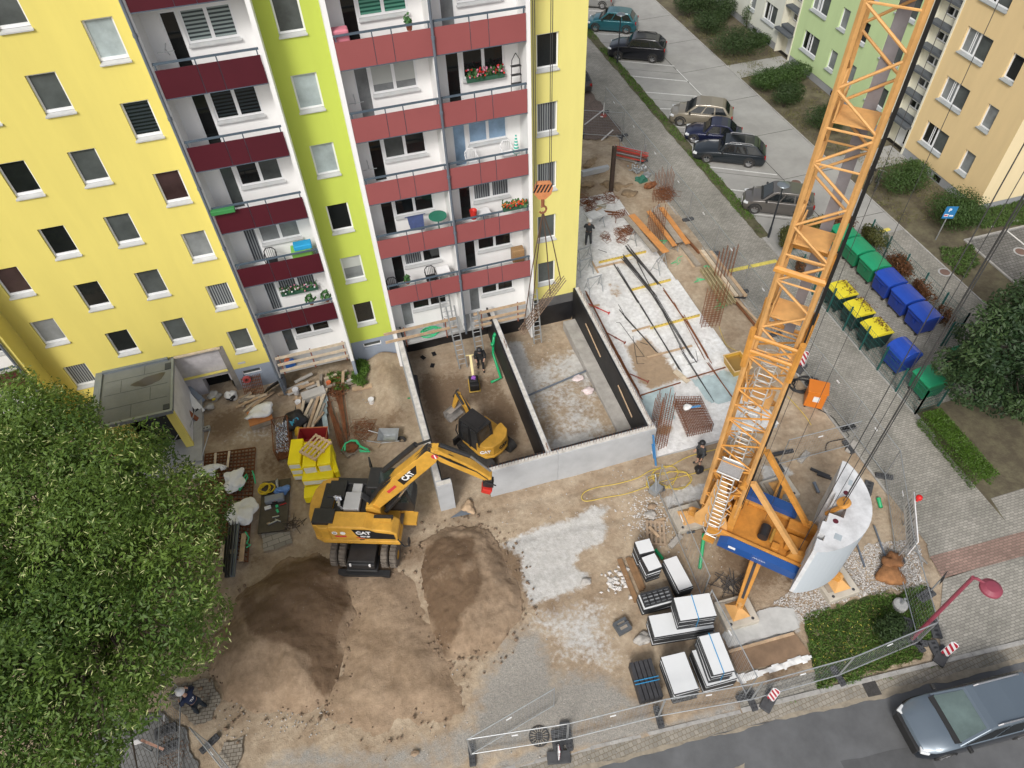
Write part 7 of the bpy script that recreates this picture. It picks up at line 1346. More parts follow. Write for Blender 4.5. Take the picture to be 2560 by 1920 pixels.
def leafmesh(name, P, Nn, size, mt, parent=None, seed=0, asp=.7, off=(0,0,0), curl=.25, tone=None):
    rs = np.random.RandomState(seed); N = len(P); Nn = Nn/np.maximum(np.linalg.norm(Nn,axis=1,keepdims=True),1e-6); t = rs.normal(size=(N,3)); t -= Nn*(t*Nn).sum(1,keepdims=True); t /= np.linalg.norm(t,axis=1,keepdims=True); u = np.cross(Nn,t); s = size*rs.uniform(.6,1.3,(N,1))
    V = np.stack([P-t*s, P+u*s*asp*.5-Nn*s*curl*.3, P+t*s, P-u*s*asp*.5+Nn*s*curl*.3],1)-np.array(off); me = bpy.data.meshes.new(name)
    me.vertices.add(N*4); me.vertices.foreach_set('co', V.astype(np.float32).reshape(-1)); me.loops.add(N*4); me.loops.foreach_set('vertex_index', np.arange(N*4,dtype=np.int32)); me.polygons.add(N); me.polygons.foreach_set('loop_start', np.arange(0,N*4,4,dtype=np.int32)); me.update(calc_edges=True)
    c = np.repeat(np.clip(rs.rand(N,1)*.5+(.25 if tone is None else tone[:,None]*.8-.15),0,1),4,0); at = me.attributes.new('mask','FLOAT_COLOR','POINT'); at.data.foreach_set('color', np.concatenate([c,c,c,np.ones_like(c)],1).astype(np.float32).reshape(-1)); me.materials.append(mt)
    o = bpy.data.objects.new(name, me); COL.objects.link(o)
    if parent: o.parent = parent
    return o
def project(P):
    d = P-np.array(CP); z = d@np.array(CF); return 1280+FPX*(d@np.array(CR))/z, 960-FPX*(d@np.array(CU))/z
def shell(c, r, n, rs, inner=.55, flat=.85):
    d = rs.normal(size=(n,3)); d /= np.linalg.norm(d,axis=1,keepdims=True); q = rs.uniform(inner**3,1.05**3,(n,1))**(1/3); P = np.array(c)+d*q*np.array([r,r,r*flat]); return P, d+np.array([0,0,.6])+rs.normal(size=(n,3))*.55
def inpoly(P, poly, jit, rs):
    u, v = project(P); return pip(u+rs.normal(size=len(u))*jit, v+rs.normal(size=len(u))*jit, poly)
BARK = mat('bark',(.085,.065,.05),rough=.95,var=.35,sc=3,bump=.4)
def tree(label, base, c, rad, nl, lr, poly, n, size, mt, seed, extra=None, trunk=.28, name='broadleaf_tree'):
    rs = np.random.RandomState(seed); t = thing(name, label, 'tree', base); lob = []; tries = 0
    while len(lob) < nl and tries < 30000:
        tries += 1; an = rs.uniform(0,6.283); rr = rs.uniform(0,1)**.5*.97; up = rs.rand() < .72
        p = np.array([c[0]+rad[0]*rr*math.cos(an), c[1]+rad[1]*rr*math.sin(an), c[2]+(1 if up else -.8)*rad[2]*math.sqrt(1-rr*rr)*rs.uniform(.72,1.)])
        u, v = project(p[None]); k = lr*(rs.uniform(.6,1.25) if tries < 9000 else .6); px = FPX*k*.7/np.linalg.norm(p-np.array(CP))
        if u[0] > -250 and u[0] < 2750 and v[0] < 2150 and poly is not None and not all(pip(np.array([u[0]+a*px]),np.array([v[0]+e*px]),poly)[0] or u[0]+a*px < 0 or u[0]+a*px > 2560 or v[0]+e*px > 1920 for a,e in ((1,0),(-1,0),(0,1),(0,-1))): continue
        if lob and min(np.linalg.norm(p-l_[0]) for l_ in lob) < lr*(.66 if tries < 9000 else .5): continue
        lob.append((p,k,rs.rand()))
    P, Q, TN = [], [], []
    for p, k, tq in lob:
        a, b = shell(p, k, int(n*k*k/(lr*lr)/len(lob)), rs, .7); P.append(a); Q.append(b); TN.append(np.full(len(a),tq))
    P = np.concatenate(P); Q = np.concatenate(Q); TN = np.concatenate(TN); u, v = project(P); ok = P[:,2] > .6
    if poly is not None: ok &= inpoly(P, poly, 9, rs)
    # gaps
    ok &= (np.sin(P[:,0]*2.1+seed)*np.sin(P[:,1]*2.3)*np.sin(P[:,2]*2.6+1) < .42) | (rs.rand(len(P)) < .25)
    P, Q = P[ok], Q[ok]; leafmesh('crown', P, Q, size, mt, t, seed, off=base, tone=TN[ok])
    if extra:
        top = np.concatenate([shell(p,k,int((.25+1.5*tq)*extra[1]*k*k/(lr*lr)/len(lob)),rs,.97)[0] for p,k,tq in lob]); ok = inpoly(top,poly,9,rs); top = top[ok]; cc_ = np.array([l_[0] for l_ in lob]); kk = np.array([l_[1] for l_ in lob]); inside = (np.linalg.norm(top[:,None]-cc_[None],axis=2) < kk[None]*.9).any(1); top = top[~inside]; o = leafmesh('blossom_bracts', top+np.array([0,0,.05]), rs.normal(size=top.shape)*.6+np.array([0,0,1]), extra[2], extra[0], t, seed+1, asp=.3, off=base)
    b = MB(); tp = Vector(c)-Vector(base); b.tube([(0,0,-.2),(0,0,.4),(tp.x*.2,tp.y*.2,tp.z*.45),(tp.x*.6,tp.y*.6,tp.z*.8),tuple(tp)],[trunk*1.4,trunk,trunk*.85,trunk*.6,trunk*.3],9); b.build('trunk', BARK, t, smooth=True); b = MB()
    for p, k, tq in lob: e = Vector(p)-Vector(base); s = Vector((tp.x*.35,tp.y*.35,tp.z*rs.uniform(.4,.75))); m_ = s+(e-s)*.55+Vector((0,0,-.25)); b.tube([s,m_,e],[trunk*.2,trunk*.12,trunk*.05],5)
    b.build('limbs', BARK, t, smooth=True); return t
LIND = leafmat('linden_leaf',(.042,.09,.012),(.15,.235,.038)); BRACT = leafmat('linden_bract',(.36,.42,.13),(.62,.64,.32))
pl = [(-400,880),(0,883),(36,908),(83,937),(119,984),(137,955),(188,985),(231,986),(268,1007),(240,1031),(253,1064),(297,1078),(340,1056),(366,1045),(400,1056),(420,1085),(434,1129),(472,1150),(505,1163),(545,1185),(559,1210),(574,1236),(592,1276),(594,1330),(556,1351),(545,1395),(553,1439),(535,1472),(564,1498),(611,1523),(593,1566),(608,1620),(564,1645),(528,1638),(506,1685),(459,1721),(427,1754),(391,1783),(380,1819),(325,1841),(297,1899),(289,2100),(-400,2100)]
tree('large flowering linden filling the lower left corner of the photo', (-22.2,-11.2,0), (-21.6,-11.3,6.3), (6.9,8.4,3.5), 230, 1.1, pl, 280000, .078, LIND, 11, (BRACT, 48000, .075), .32, 'linden_tree')
MAPL = leafmat('maple_leaf',(.016,.04,.014),(.058,.10,.032))
D_ = lambda pts: [(1760+x*800/2212,550+y*800/2212) for x,y in pts]
pm_ = D_([(2900,300),(2212,375),(2130,400),(2000,470),(1880,500),(1850,550),(1900,640),(1890,720),(1780,740),(1650,790),(1600,860),(1620,960),(1560,1000),(1540,1110),(1560,1180),(1640,1200),(1680,1300),(1760,1340),(1900,1400),(1860,1480),(1980,1560),(2120,1600),(2300,1640),(2900,1700)])
tree('dark maple standing at the right edge next to the green containers', (18.2,-10.2,0), (18.6,-9.8,4.0), (5.4,6.0,2.9), 110, 1.0, pm_, 100000, .11, MAPL, 23, None, .25, 'maple_tree')
SHD = leafmat('shrub_dark',(.02,.042,.013),(.06,.10,.03)); SHG = leafmat('shrub_green',(.03,.065,.015),(.08,.14,.035)); SHL = leafmat('shrub_light',(.05,.095,.02),(.12,.19,.05)); RED = leafmat('creeper_red',(.10,.03,.015),(.17,.09,.035)); CRG = leafmat('creeper_green',(.04,.06,.015),(.13,.12,.035)); HDG = leafmat('hedge_green',(.045,.10,.008),(.09,.17,.02))
def bush(p, rx, ry, h, mt, label, seed, n=2600, size=.075, name='shrub', group=None, box=0):
    rs = np.random.RandomState(seed); t = thing(name, label, 'shrub', (p[0],p[1],0), 0, group); P, Q = [], []
    k = max(3,int(rx*ry*h*3)+2)
    cen = [np.array([0,0,h*.5])]+[np.array([rs.uniform(-.45,.45)*rx,rs.uniform(-.45,.45)*ry,h*rs.uniform(.4,.62)]) for _ in range(k)]
    for i,c in enumerate(cen):
        d = rs.normal(size=(n//len(cen),3)); d /= np.linalg.norm(d,axis=1,keepdims=True); f = (.92 if i == 0 else rs.uniform(.5,.68)); q = rs.uniform(.7,1.04,(len(d),1)); a = c+d*q*np.array([rx,ry,h*.5])*f; P.append(a); Q.append(d+rs.normal(size=d.shape)*.5)
    P = np.concatenate(P); Q = np.concatenate(Q); ok = (P[:,2] > .03)&(P[:,2] < h*1.08); leafmesh('foliage', P[ok], Q[ok], size, mt, t, seed)
    b = MB()
    for j in range(5): a = 6.28*j/5; b.tube([(.05*math.cos(a),.05*math.sin(a),0),(rx*.35*math.cos(a),ry*.35*math.sin(a),h*.6)],[.03,.012],5)
    b.build('stems', BARK, t); return t
GR = 'garden shrubs along the housing row'
for i,(zn,x,y,rx,ry,h,mt_,lb,nn) in enumerate((('T',880,120,1.15,1.2,2.1,SHD,'tall dark clipped shrub at the top left of the garden strip',3600),('T',1000,100,1.2,1.2,2.2,SHD,'dark round shrub second along the upper garden strip',3600),('T',1120,140,1.1,1.1,1.9,SHD,'dark shrub close to the off white wall',3200),('T',1020,240,1.3,1.2,1.9,SHD,'low dark shrub in front of the two tall ones',3600),('T',1205,385,1.9,1.6,2.0,SHD,'broad spreading dark shrub before the off white entrance',5200),('T',1370,330,.8,.8,1.0,SHG,'small mid green shrub at the off white plinth',1500),('T',1290,190,.6,.6,1.9,SHG,'slender sapling with open leaves by the off white wall',500),('T',1410,620,1.1,1.0,1.5,SHG,'rounded green shrub left in the group below the mint wall',3200),('T',1600,570,1.15,1.0,1.5,SHG,'rounded green shrub touching the mint plinth',3200),('T',1545,740,1.15,1.0,1.9,SHD,'darkest shrub in front of the mint group',3600),('T',1500,600,1.0,.9,1.4,SHG,'green shrub in the middle of the mint group',2800),('T',1820,920,1.3,1.2,2.1,SHD,'dark shrub standing alone before the mint wall',4000),('U',1340,1330,1.45,1.25,2.0,SHG,'loose green shrub beside the bicycles',3600),('U',1450,1240,.8,.7,1.2,SHL,'small light shrub between bicycles and apricot plinth',1500),('U',1700,1560,1.5,1.4,2.2,SHG,'big round clipped bush at the apricot corner',6500))):
    p = G(zn,x,y); bush(p,rx*1.2,ry*1.2,h*1.15,mt_,lb,200+i,int(nn*1.7),.065,group=GR)
for i,(x,y,rx,ry,h,mt_,lb,nn) in enumerate(((13.95,2.2,.7,.8,1.9,CRG,'green creeper hedge block beside the grey brown car',3000),(15.6,2.55,1.6,.55,1.8,CRG,'green and rust creeper hedge at the rear of the bin yard',4200),(17.5,2.3,1.0,.6,1.7,RED,'rust red creeper corner of the bin yard hedge',3000),(18.5,.6,.45,1.3,1.6,CRG,'mixed green creeper behind the second green container',2600),(18.5,-1.8,.35,1.2,1.5,RED,'rust coloured creeper behind the first blue container',2000),(18.45,-4.0,.22,1.1,1.4,RED,'thin red creeper behind the middle blue container',1100),(18.3,-5.8,.16,.7,1.3,RED,'last red creeper tendrils at the gate post',500),(13.3,-.3,.25,.6,1.5,RED,'red creeper on the front mesh behind the mast',600))): bush((x,y),rx,ry,h,mt_,lb,260+i,nn,.08,'creeper_hedge','creeper on the bin yard fence')
rs = np.random.RandomState(8)
for y0,lb in ((-2.95,'rust leaves fallen on the rearmost yellow lid'),(-4.45,'rust leaves fallen on the middle yellow lid'),(-5.95,'rust leaves fallen on the near yellow lid')):
    P = np.stack([rs.normal(14.25,.16,110),rs.uniform(y0-.55,y0+.55,110),np.full(110,1.36)],1); o = leafmesh('creeper_leaves', P, rs.normal(size=P.shape)*.4+np.array([0,0,1]), .06, RED, None, 5); tag(o,lb,'leaves',kind='stuff')
# clipped hedge
a = G('D',1560,1340,.6); c = G('D',1960,1800,.6); t = thing('clipped_hedge','bright green clipped hedge along the pavement below the maple','hedge',((a.x+c.x)/2,(a.y+c.y)/2,0)); d = Vector((c.x-a.x,c.y-a.y,0)); L = d.length; d.normalize(); s = Vector((-d.y,d.x,0)); n = 9000; U = rs.uniform(-L/2,L/2,n); S = rs.uniform(-.48,.48,n); Zv = rs.uniform(0,.85,n); f = rs.randint(3,size=n); S = np.where(f == 0,.46*np.sign(S)+rs.normal(size=n)*.03,S); Zv = np.where(f > 0,.85+rs.normal(size=n)*.035,Zv); P = np.outer(U,np.array(d))+np.outer(S,np.array(s))+np.outer(Zv,[0,0,1]); Q = rs.normal(size=P.shape)*.7+np.array([0,0,1]); leafmesh('foliage', P, Q, .05, HDG, t, 3)
# grass
GRS = leafmat('grass_blade',(.05,.115,.015),(.14,.24,.045)); DRY = leafmat('grass_dry',(.10,.12,.03),(.24,.21,.10)); YFL = leafmat('weed_flower',(.5,.42,.04),(.62,.58,.15))
def grass(name, poly, n, h, mt_, label, seed, z=.02, noise_=0, curve=.5):
    rs = np.random.RandomState(seed); xs_=[p[0] for p in poly]; ys_=[p[1] for p in poly]; X = rs.uniform(min(xs_),max(xs_),n*2); Y = rs.uniform(min(ys_),max(ys_),n*2); k = (sdist(X,Y,poly)+.35*fbm(X,Y,.7,seed)) > 0
    if noise_: k &= fbm(X,Y,1.3,seed+4)+rs.normal(size=len(X))*.1 > noise_
    X, Y = X[k][:n], Y[k][:n]; H = h*rs.uniform(.4,1.2,len(X))*(1+.9*fbm(X,Y,1.1,seed+9)); P = np.stack([X,Y,z+H*.55],1); Q = rs.normal(size=P.shape)*np.array([1,1,.5])+np.array([0,0,.55]); o = leafmesh(name, P, Q, h*.6, mt_, None, seed, asp=.42); tag(o, label, 'grass', kind='stuff'); return o
gp = P2('F',[(690,620),(735,900),(780,1110),(1500,915),(1570,760),(1540,400),(1400,420),(1100,480),(830,560)])
grass('grass', gp, 9000, .12, GRS, 'lush weedy grass in the corner by the magenta lamp', 31)
grass('dry_grass', gp, 1800, .12, DRY, 'dry grass tufts among the lush corner grass', 32)
b = MB(); sheet(b, jag(gp,.12,3,5), .012); struct('turf', b, mat('turf_soil',(.05,.07,.02),rough=1,var=.4,sc=3))
grass('weed_flowers', P2('F',[(720,680),(1050,560),(1250,560),(1100,860),(900,1000),(760,980)]), 170, .08, YFL, 'small yellow weed flowers in the corner grass', 33, .14)
b = MB(); sheet(b, jag([(13.05,3.6),(13.7,3.6),(13.78,20),(13.8,60),(13.15,60),(13.0,20)],.05,4,9), .035); struct('verge', b, mat('verge_soil',(.09,.085,.045),rough=1,var=.4,sc=2))
grass('verge_grass', [(13.05,3.6),(13.7,3.6),(13.78,20),(13.8,46),(13.15,46),(13.0,20)], 7000, .13, GRS, 'narrow grass verge between access road and parking bays', 35, .03, -.12)
grass('garden_grass', [(21.6,1.3),(26.2,1.3),(26.2,34),(21.6,34)], 9000, .12, DRY, 'thin dry grass on the garden strip', 37, .02, .02)
grass('garden_weeds', P2('U',[(1830,1440),(2300,1380),(2300,1560),(1900,1600)]), 4000, .2, SHL, 'weedy lawn edge at the apricot corner', 39)
grass('garden_weeds', P2('D',[(1640,200),(1850,180),(1900,320),(1800,420),(1650,300)]), 1200, .22, SHL, 'weeds in the bed beside the dark car park', 41)
grass('kerb_weeds', [(-1,yk(-1)-.04),(9,yk(9)-.04),(9,yk(9)+.12),(-1,yk(-1)+.12)], 500, .1, GRS, 'weeds along the kerb joint', 43, 0., .1)
grass('plinth_weeds', P2('A',[(790,930),(880,950),(900,1060),(840,1170),(780,1150)]), 700, .3, GRS, 'weeds at the foot of the lime green strip', 45, .1)
grass('plinth_weeds', P2('A',[(600,1080),(740,1080),(780,1200),(620,1180)]), 350, .22, GRS, 'weeds growing under the left ground floor slab', 46, .1)
grass('fallen_leaves', P2('K',[(1090,1300),(1220,1330),(1380,1550),(1350,1700),(1080,1700)]), 900, .07, leafmat('leaf_brown',(.13,.05,.015),(.25,.11,.03)), 'brown fallen leaves below the linden', 47, .04, .03)
p = G('F',1265,760); bush(p,.75,.7,1.15,SHD,'dark conifer shrub in the corner grass',301,2600,.07); p = G('F',1345,545); t = thing('post_stump','cut grey post in a concrete base among the grass','post',(p.x,p.y,0)); b = MB(); b.lathe([(0,0),(.27,0),(.27,.25),(.2,.3),(0,.3)],(0,0,0),16); b.build('base', CONS, t); b = MB(); b.tube([(0,0,.3),(0,0,.7)],.05,8); b.build('post', GALV, t)
# ================================================================ loose objects in the yard
BWHT = mat('board_white',(.66,.68,.69),rough=.45,var=.03); BBLK = mat('board_black',(.03,.032,.035),rough=.6,var=.2)
def q4(zn, pts, z): return [G(zn,x,y,z) for x,y in pts]
def quadfit(c):
    e = ((c[1]-c[0])+(c[2]-c[3]))/2; f = ((c[3]-c[0])+(c[2]-c[1]))/2; return sum(c,Vector())/4, e, f
def board_stack(zn, pts, ztop, z0, n, label, group, th=None, strap=None, flip=False):
    c, e, f = quadfit(q4(zn,pts,ztop)); L, W = e.length, f.length; rz = math.atan2(e.y,e.x); th = (ztop-z0)/n; rr = random.Random(int(L*1000)+n); pr = None
    for k in range(n):
        z = z0+th*k; jx, jy, jr = rr.gauss(0,.018), rr.gauss(0,.018), rr.gauss(0,.012)
        if pr is None:
            pr = o = thing('shuttering_board', label, 'board', (0,0,0), 0, group); sx, sy = L/2, W/2
            b = MB(); b.bx(-sx+.012,sx-.012,-sy+.012,sy-.012,*((th*.84,th*.985) if not flip else (0,.3*th))); b.build('plate', BWHT, o)
            b = MB(); z1, z2 = (0,th*.83) if not flip else (.32*th,th*.97)
            b.bx(-sx,sx,-sy-.004,-sy+.05,z1,z2); b.bx(-sx,sx,sy-.05,sy+.004,z1,z2); m_ = max(3,int(L/.22))
            for j in range(m_+1): x = -sx+.018+(L-.036)*j/m_; b.bx(x-.022,x+.022,-sy+.05,sy-.05,z1,z2)
            if flip: 
                for j in range(1,4): y = -sy+W*j/4; b.bx(-sx+.05,sx-.05,y-.03,y+.03,z1,z2)
            fo = b.build('ribs', BBLK, o)
        else: o = dup(pr)
        o.location = (c.x+jx,c.y+jy,z); o.rotation_euler = (0,0,rz+jr)
    if strap:
        b = MB(); M_ = Matrix.Translation((c.x,c.y,0)) @ Matrix.Rotation(rz,4,'Z'); pts_ = [(.02,-W/2-.02,z0+.05),(.02,-W/2-.02,ztop+.006),(.02,W/2+.02,ztop+.006),(.02,W/2+.02,z0+.05)]
        for a_,d_ in zip(pts_,pts_[1:]): b.bar(M_ @ Vector(a_), M_ @ Vector(d_), .035, .006)
        one('lashing_strap', b, mat('strap_blue',(.04,.28,.55),rough=.6), 'blue strap lashed round '+strap, 'strap')
bs = board_stack
bs('H',[(1345,92),(1450,70),(1485,152),(1382,182)],1.15,.1,9,'short white board of the rearmost small stack with a green pipe end on it','rear small board stack')
bs('H',[(1395,197),(1490,167),(1525,268),(1432,300)],1.05,.05,9,'short white board of the small stack before the rearmost one','second small board stack')
bs('H',[(1548,215),(1640,192),(1745,400),(1645,438)],.78,.08,7,'long white board of the skewed stack beside the green pipe','skewed long board stack')
bs('H',[(1368,462),(1590,398),(1622,508),(1412,560)],.62,.05,6,'board of the stack topped by a black ribbed underside','ribbed board stack'); bs('H',[(1390,455),(1585,398),(1612,492),(1415,548)],.74,.625,1,'board lying upside down with black ribs showing','upturned board',flip=True)
bs('H',[(1440,605),(1850,540),(1895,690),(1482,755)],.85,.05,8,'white board of the wide lower stack below the blue strapped one','wide lower board stack')
bs('H',[(1606,482),(1860,450),(1912,606),(1662,645)],1.65,.86,8,'white board of the blue strapped stack standing on the wide lower stack','upper strapped board stack',strap='the upper board stack')
bs('H',[(1535,895),(1705,852),(1797,1112),(1632,1152)],1.0,.05,10,'white board of the stack between the black profiles and the kerbside stack','middle front board stack')
bs('H',[(1730,850),(1940,800),(2060,1040),(1850,1100)],.7,.05,7,'board under the kerbside stack, sticking out to the left','kerbside base stack'); bs('H',[(1783,742),(1930,720),(2030,980),(1885,1020)],1.5,.71,8,'white board of the tall strapped stack nearest the street fence','kerbside board stack',strap='the kerbside board stack')
c, e, f = quadfit(q4('H',[(1320,940),(1450,888),(1545,1150),(1392,1205)],.6)); t = thing('profile_bundle','bundle of black steel profiles tied with blue straps','profiles',(c.x,c.y,0),math.atan2(f.y,f.x)); L = f.length
for k in range(5):
    for v in range(3): b = MB(); y = -.34+k*.17; z = .1+v*.17; b.bx(-L/2,L/2,y-.07,y-.05,z,z+.14); b.bx(-L/2,L/2,y+.05,y+.07,z,z+.14); b.bx(-L/2,L/2,y-.05,y+.05,z+.12,z+.14); b.build('profile', STEEL, t)
b = MB()
for x in (0,.12): b.bar((x,-.46,.63),(x,.46,.63),.03,.01)
b.build('strap', mat('strap_blue',(.04,.28,.55)), t)
b = MB(); p = G('H',1258,690); b.box((p.x,p.y,.12),(.55,.5,.24),.2); b.box((p.x,p.y,.3),(.5,.06,.1),.2); o = one('crate', b, mat('crate_dark',(.09,.1,.11),rough=.7,var=.3), 'small dark crate on the muddy strip left of the board stacks', 'crate'); b = MB(); b.box((p.x,p.y,.243),(.3,.28,.006),.2); b.build('sand_fill', TIMG, o)
for q,lb in ((((1240,215),(1360,512)),'long brown plank left of the rear board stacks'),(((1298,205),(1395,435)),'wider brown plank beside the long one'),(((1320,210),(1405,420)),'third brown plank touching the small board stack')): b = MB(); b.bar(G('H',*q[0],.06),G('H',*q[1],.06),.2,.06); one('plank', b, mat('timber_brown',(.24,.14,.07),rough=.9,var=.25,sc=3), lb, 'plank')
def pallet(p, rz, label, z=.0, w=1.15, d=.8, mt_=TIMP):
    t = thing('pallet', label, 'pallet', (p.x,p.y,z), rz); 
    b = MB(); [b.bx(-w/2,w/2,y-.045,y+.045,.12,.142) for y in (-d/2+.05,-d/4+.02,0,d/4-.02,d/2-.05)]; o = b.build('deck_boards', mt_, t); b = MB(); [b.bx(x-.05,x+.05,-d/2,d/2,.02,.118) for x in (-w/2+.06,0,w/2-.06)]; b.build('bearers', mt_, t); return t
pallet(G('C',1765,1065),1.2,'old wooden pallet between the hose coil and the white boards',mt_=mat('pallet_old',(.36,.27,.19),rough=.9,var=.2,sc=3)); b = MB(); b.bar(G('C',1720,1015,.19),G('C',1790,1085,.19),.12,.05); one('plank', b, TIMB, 'short plank lying across the old pallet', 'plank'); b = MB(); b.bar(G('C',1765,975,.05),G('C',1830,958,.05),.13,.05); one('plank', b, TIMB, 'orange offcut beside the white stone', 'plank')
for q,r,lb in ((('E',720,920,690,1165),.07,'long green pipe in front of the left crane outrigger'),('E',(1925),680,1942,742),) if 0 else ((('E',720,925,690,1165),.07,'long green pipe in front of the left crane outrigger'),(('E',1925,680,1942,742),.08,'short green pipe behind the counterweight'),(('H',1488,150,1540,215),.07,'green pipe wedged between two board stacks'),(('M',1635,148,1728,125),.05,'green pipe stub passing under the left basement wall'),(('E',600,918,655,910),.05,'grey pipe stub at the left crane pad'),(('E',1480,570,1510,640),.07,'dark grey pipe piece near the rear crane pad')):
    zn,x1,y1,x2,y2 = q; b = MB(); a = G(zn,x1,y1,.1); c = G(zn,x2,y2,.1); b.tube([a,a+(c-a)*.08,a+(c-a)*.081,c],[r*1.2,r*1.2,r,r],12); one('drain_pipe', b, GREENP if 'green' in lb else SLATE, lb, 'pipe', smooth=True)
b = MB(); a = [(-4.62,-.9,1.6),(-4.7,-.9,.9),(-4.75,-1.0,.5),(-4.75,-2.4,.1),(-5.3,-2.5,.1)]; b.tube(a,.07,10); b.tube([(-4.72,-.9,1.0),(-4.72,-.9,1.15)],.1,10); b.tube([(-4.5,-.85,1.75),(-4.62,-.9,1.6)],.09,10); one('drain_pipe', b, GREENP, 'bent green drain pipe running down the middle basement wall', 'pipe', smooth=True)
b = MB(); a = G('C',1750,385,2.0); c = G('C',1768,590,.1); b.bar(a,c,.1,.06); b.bar(G('C',1745,445,1.5),G('C',1755,540,.4),.06); one('formwork_clamp', b, mat('clamp_blue',(.05,.22,.48),rough=.5), 'blue formwork clamp leaning on the right end of the front wall', 'clamp')
b = MB(); b.tube([(.19-4.3,-3.9,.0),(-.5,-3.2,.03)],.05,8); one('grey_pipe', b, SLATE, 'dark grey pipe lying across the right pit room', 'pipe'); 
for zn,x,y,s in (('B',400,1378,.22),('B',465,1465,.24)):
    b = MB(); p = G(zn,x,y,-.1); b.lump((p.x,p.y,.0),s,x,3,.4,(1.2,.8,.35)); one('plastic_bag', b, mat('bag_pink',(.7,.6,.6),rough=.4,var=.2,sc=8), 'crumpled white and red bag on the right pit floor, '+('nearer the ledge' if y > 1400 else 'beside the grey pipe'), 'bag', smooth=True)
for zn,x,y,lb in (('A',1265,950,'dark membrane scrap left of the long ladder'),('A',1340,925,'second dark membrane scrap by the ladders'),('A',1330,1005,'tiny dark membrane scrap on the pit sand')): b = MB(); p = G(zn,x,y,.04); b.box((p.x,p.y,.04),(.28,.2,.02),x); one('membrane_scrap', b, BIT, lb, 'scrap')
b = MB(); b.tube([G('A',1205,1080,1.2),G('A',1225,1220,.9)],.16,10); one('membrane_roll', b, BIT, 'black membrane roll leaning at the left basement wall', 'roll')
# site tools near the hose: loose mesh, boards
for zn,q,w,mt_,lb in (('E',((1760,950),(1830,1155)),.06,SLATE,'grey channel beside the counterweight with a red white tag'),('E',((1895,870),(1975,1090)),.06,SLATE,'grey channel nearer the site board'),('E',((1455,475),(1590,530)),.1,STEEL,'dark pipe bundle behind the counterweight'),('E',((1500,510),(1600,545)),.1,STEEL,'second dark pipe bundle behind the counterweight'),('E',((1160,385),(1335,350)),.14,STEEL,'dark steel profile lying behind the crane mast')): b = MB(); b.bar(G(zn,*q[0],.08),G(zn,*q[1],.08),w,w); one('steel_profile', b, mt_, lb, 'steel profile')
p = G('E',1765,950,.13); b = MB(); b.box((p.x,p.y,.14),(.14,.3,.02),.3); one('tag_board', b, WPL, 'small white and red tag on the grey channel', 'tag')
b = MB(); rr = random.Random(7); p = G('E',890,1290)
for k in range(26): a = rr.random()*3.1; l_ = rr.uniform(.2,.55); x, y = p.x+rr.gauss(0,.3), p.y+rr.gauss(0,.25); b.bar((x-l_*math.cos(a),y-l_*math.sin(a),.03+rr.random()*.1),(x+l_*math.cos(a),y+l_*math.sin(a),.06+rr.random()*.25),.025)
one('rebar_scrap', b, DKB, 'tangle of dark rebar pieces behind the front crane pad', 'rebar')
t = thing('tree_stump','split orange brown tree stump on the gravel by the site board','stump',tuple(G('F',1290,320)),world=True); b = MB(); p = G('F',1290,330); b.lump((p.x,p.y,.12),.5,4,3,.35,(1.1,.9,.55)); b.build('root_plate', mat('wood_raw_brown',(.28,.13,.05),rough=.9,var=.35,sc=4), t, smooth=True); b = MB(); p2 = G('F',1300,240,.2); b.lump((p2.x,p2.y,.25),.38,9,3,.6,(.8,1.,.8)); b.build('log', mat('wood_rot',(.20,.09,.035),rough=.9,var=.35,sc=5), t, smooth=True)
b = MB(); sheet(b, P2('F',[(175,862),(425,795),(620,720),(735,875),(560,930),(230,1000)]), .05); b.bx(*([0]*6)) if 0 else None; one('plywood_sheet', b, mat('ply_brown',(.22,.145,.09),rough=.9,var=.3,sc=1.2), 'brown plywood sheets on the ground next to the corner grass', 'plywood')
b = MB(); b.bar(G('F',170,855,.09),G('F',620,728,.09),.1,.06); one('plank', b, TIMB, 'long thin plank on the upper edge of the brown plywood', 'plank')
pp = jag(P2('F',[(180,1030),(330,1000),(740,888),(720,920),(450,1000),(330,1040),(260,1085)]),.05,3,3); xs_=[a[0] for a in pp]; ys_=[a[1] for a in pp]; o = gridmesh('fleece', min(xs_), max(xs_), min(ys_), max(ys_), .05, lambda X,Y: .06+.12*np.abs(fbm(X,Y,.3,7)), None, WBAG, keep=lambda X,Y: pip(X,Y,pp)); tag(o,'crumpled white fleece along the lower edge of the plywood','fleece')
pp = jag(P2('F',[(120,740),(330,610),(500,545),(620,560),(640,640),(660,690),(600,715),(350,770),(170,830)]),.1,3,6); b = MB(); sheet(b, pp, .03); s_ = b.build('cement_spill', mat('cement',(.48,.48,.46),rough=.95,var=.15,sc=2)); s_['kind'] = 'structure'
for zn,x,y,lb in (('E',380,640,'galvanised hand cart lying at the corner of the crane fence'),):
    p = G(zn,x,y); b = MB(); b.tube([(p.x-.2,p.y,.1),(p.x-.2,p.y+.6,.5),(p.x+.2,p.y+.6,.5),(p.x+.2,p.y,.1)],.03,6); b.tube([(p.x-.1,p.y-.3,.3),(p.x+.1,p.y+.3,.6)],.05,6); b.box((p.x,p.y,.25),(.5,.4,.3),.5); one('hand_cart', b, GALV, lb, 'hand cart')
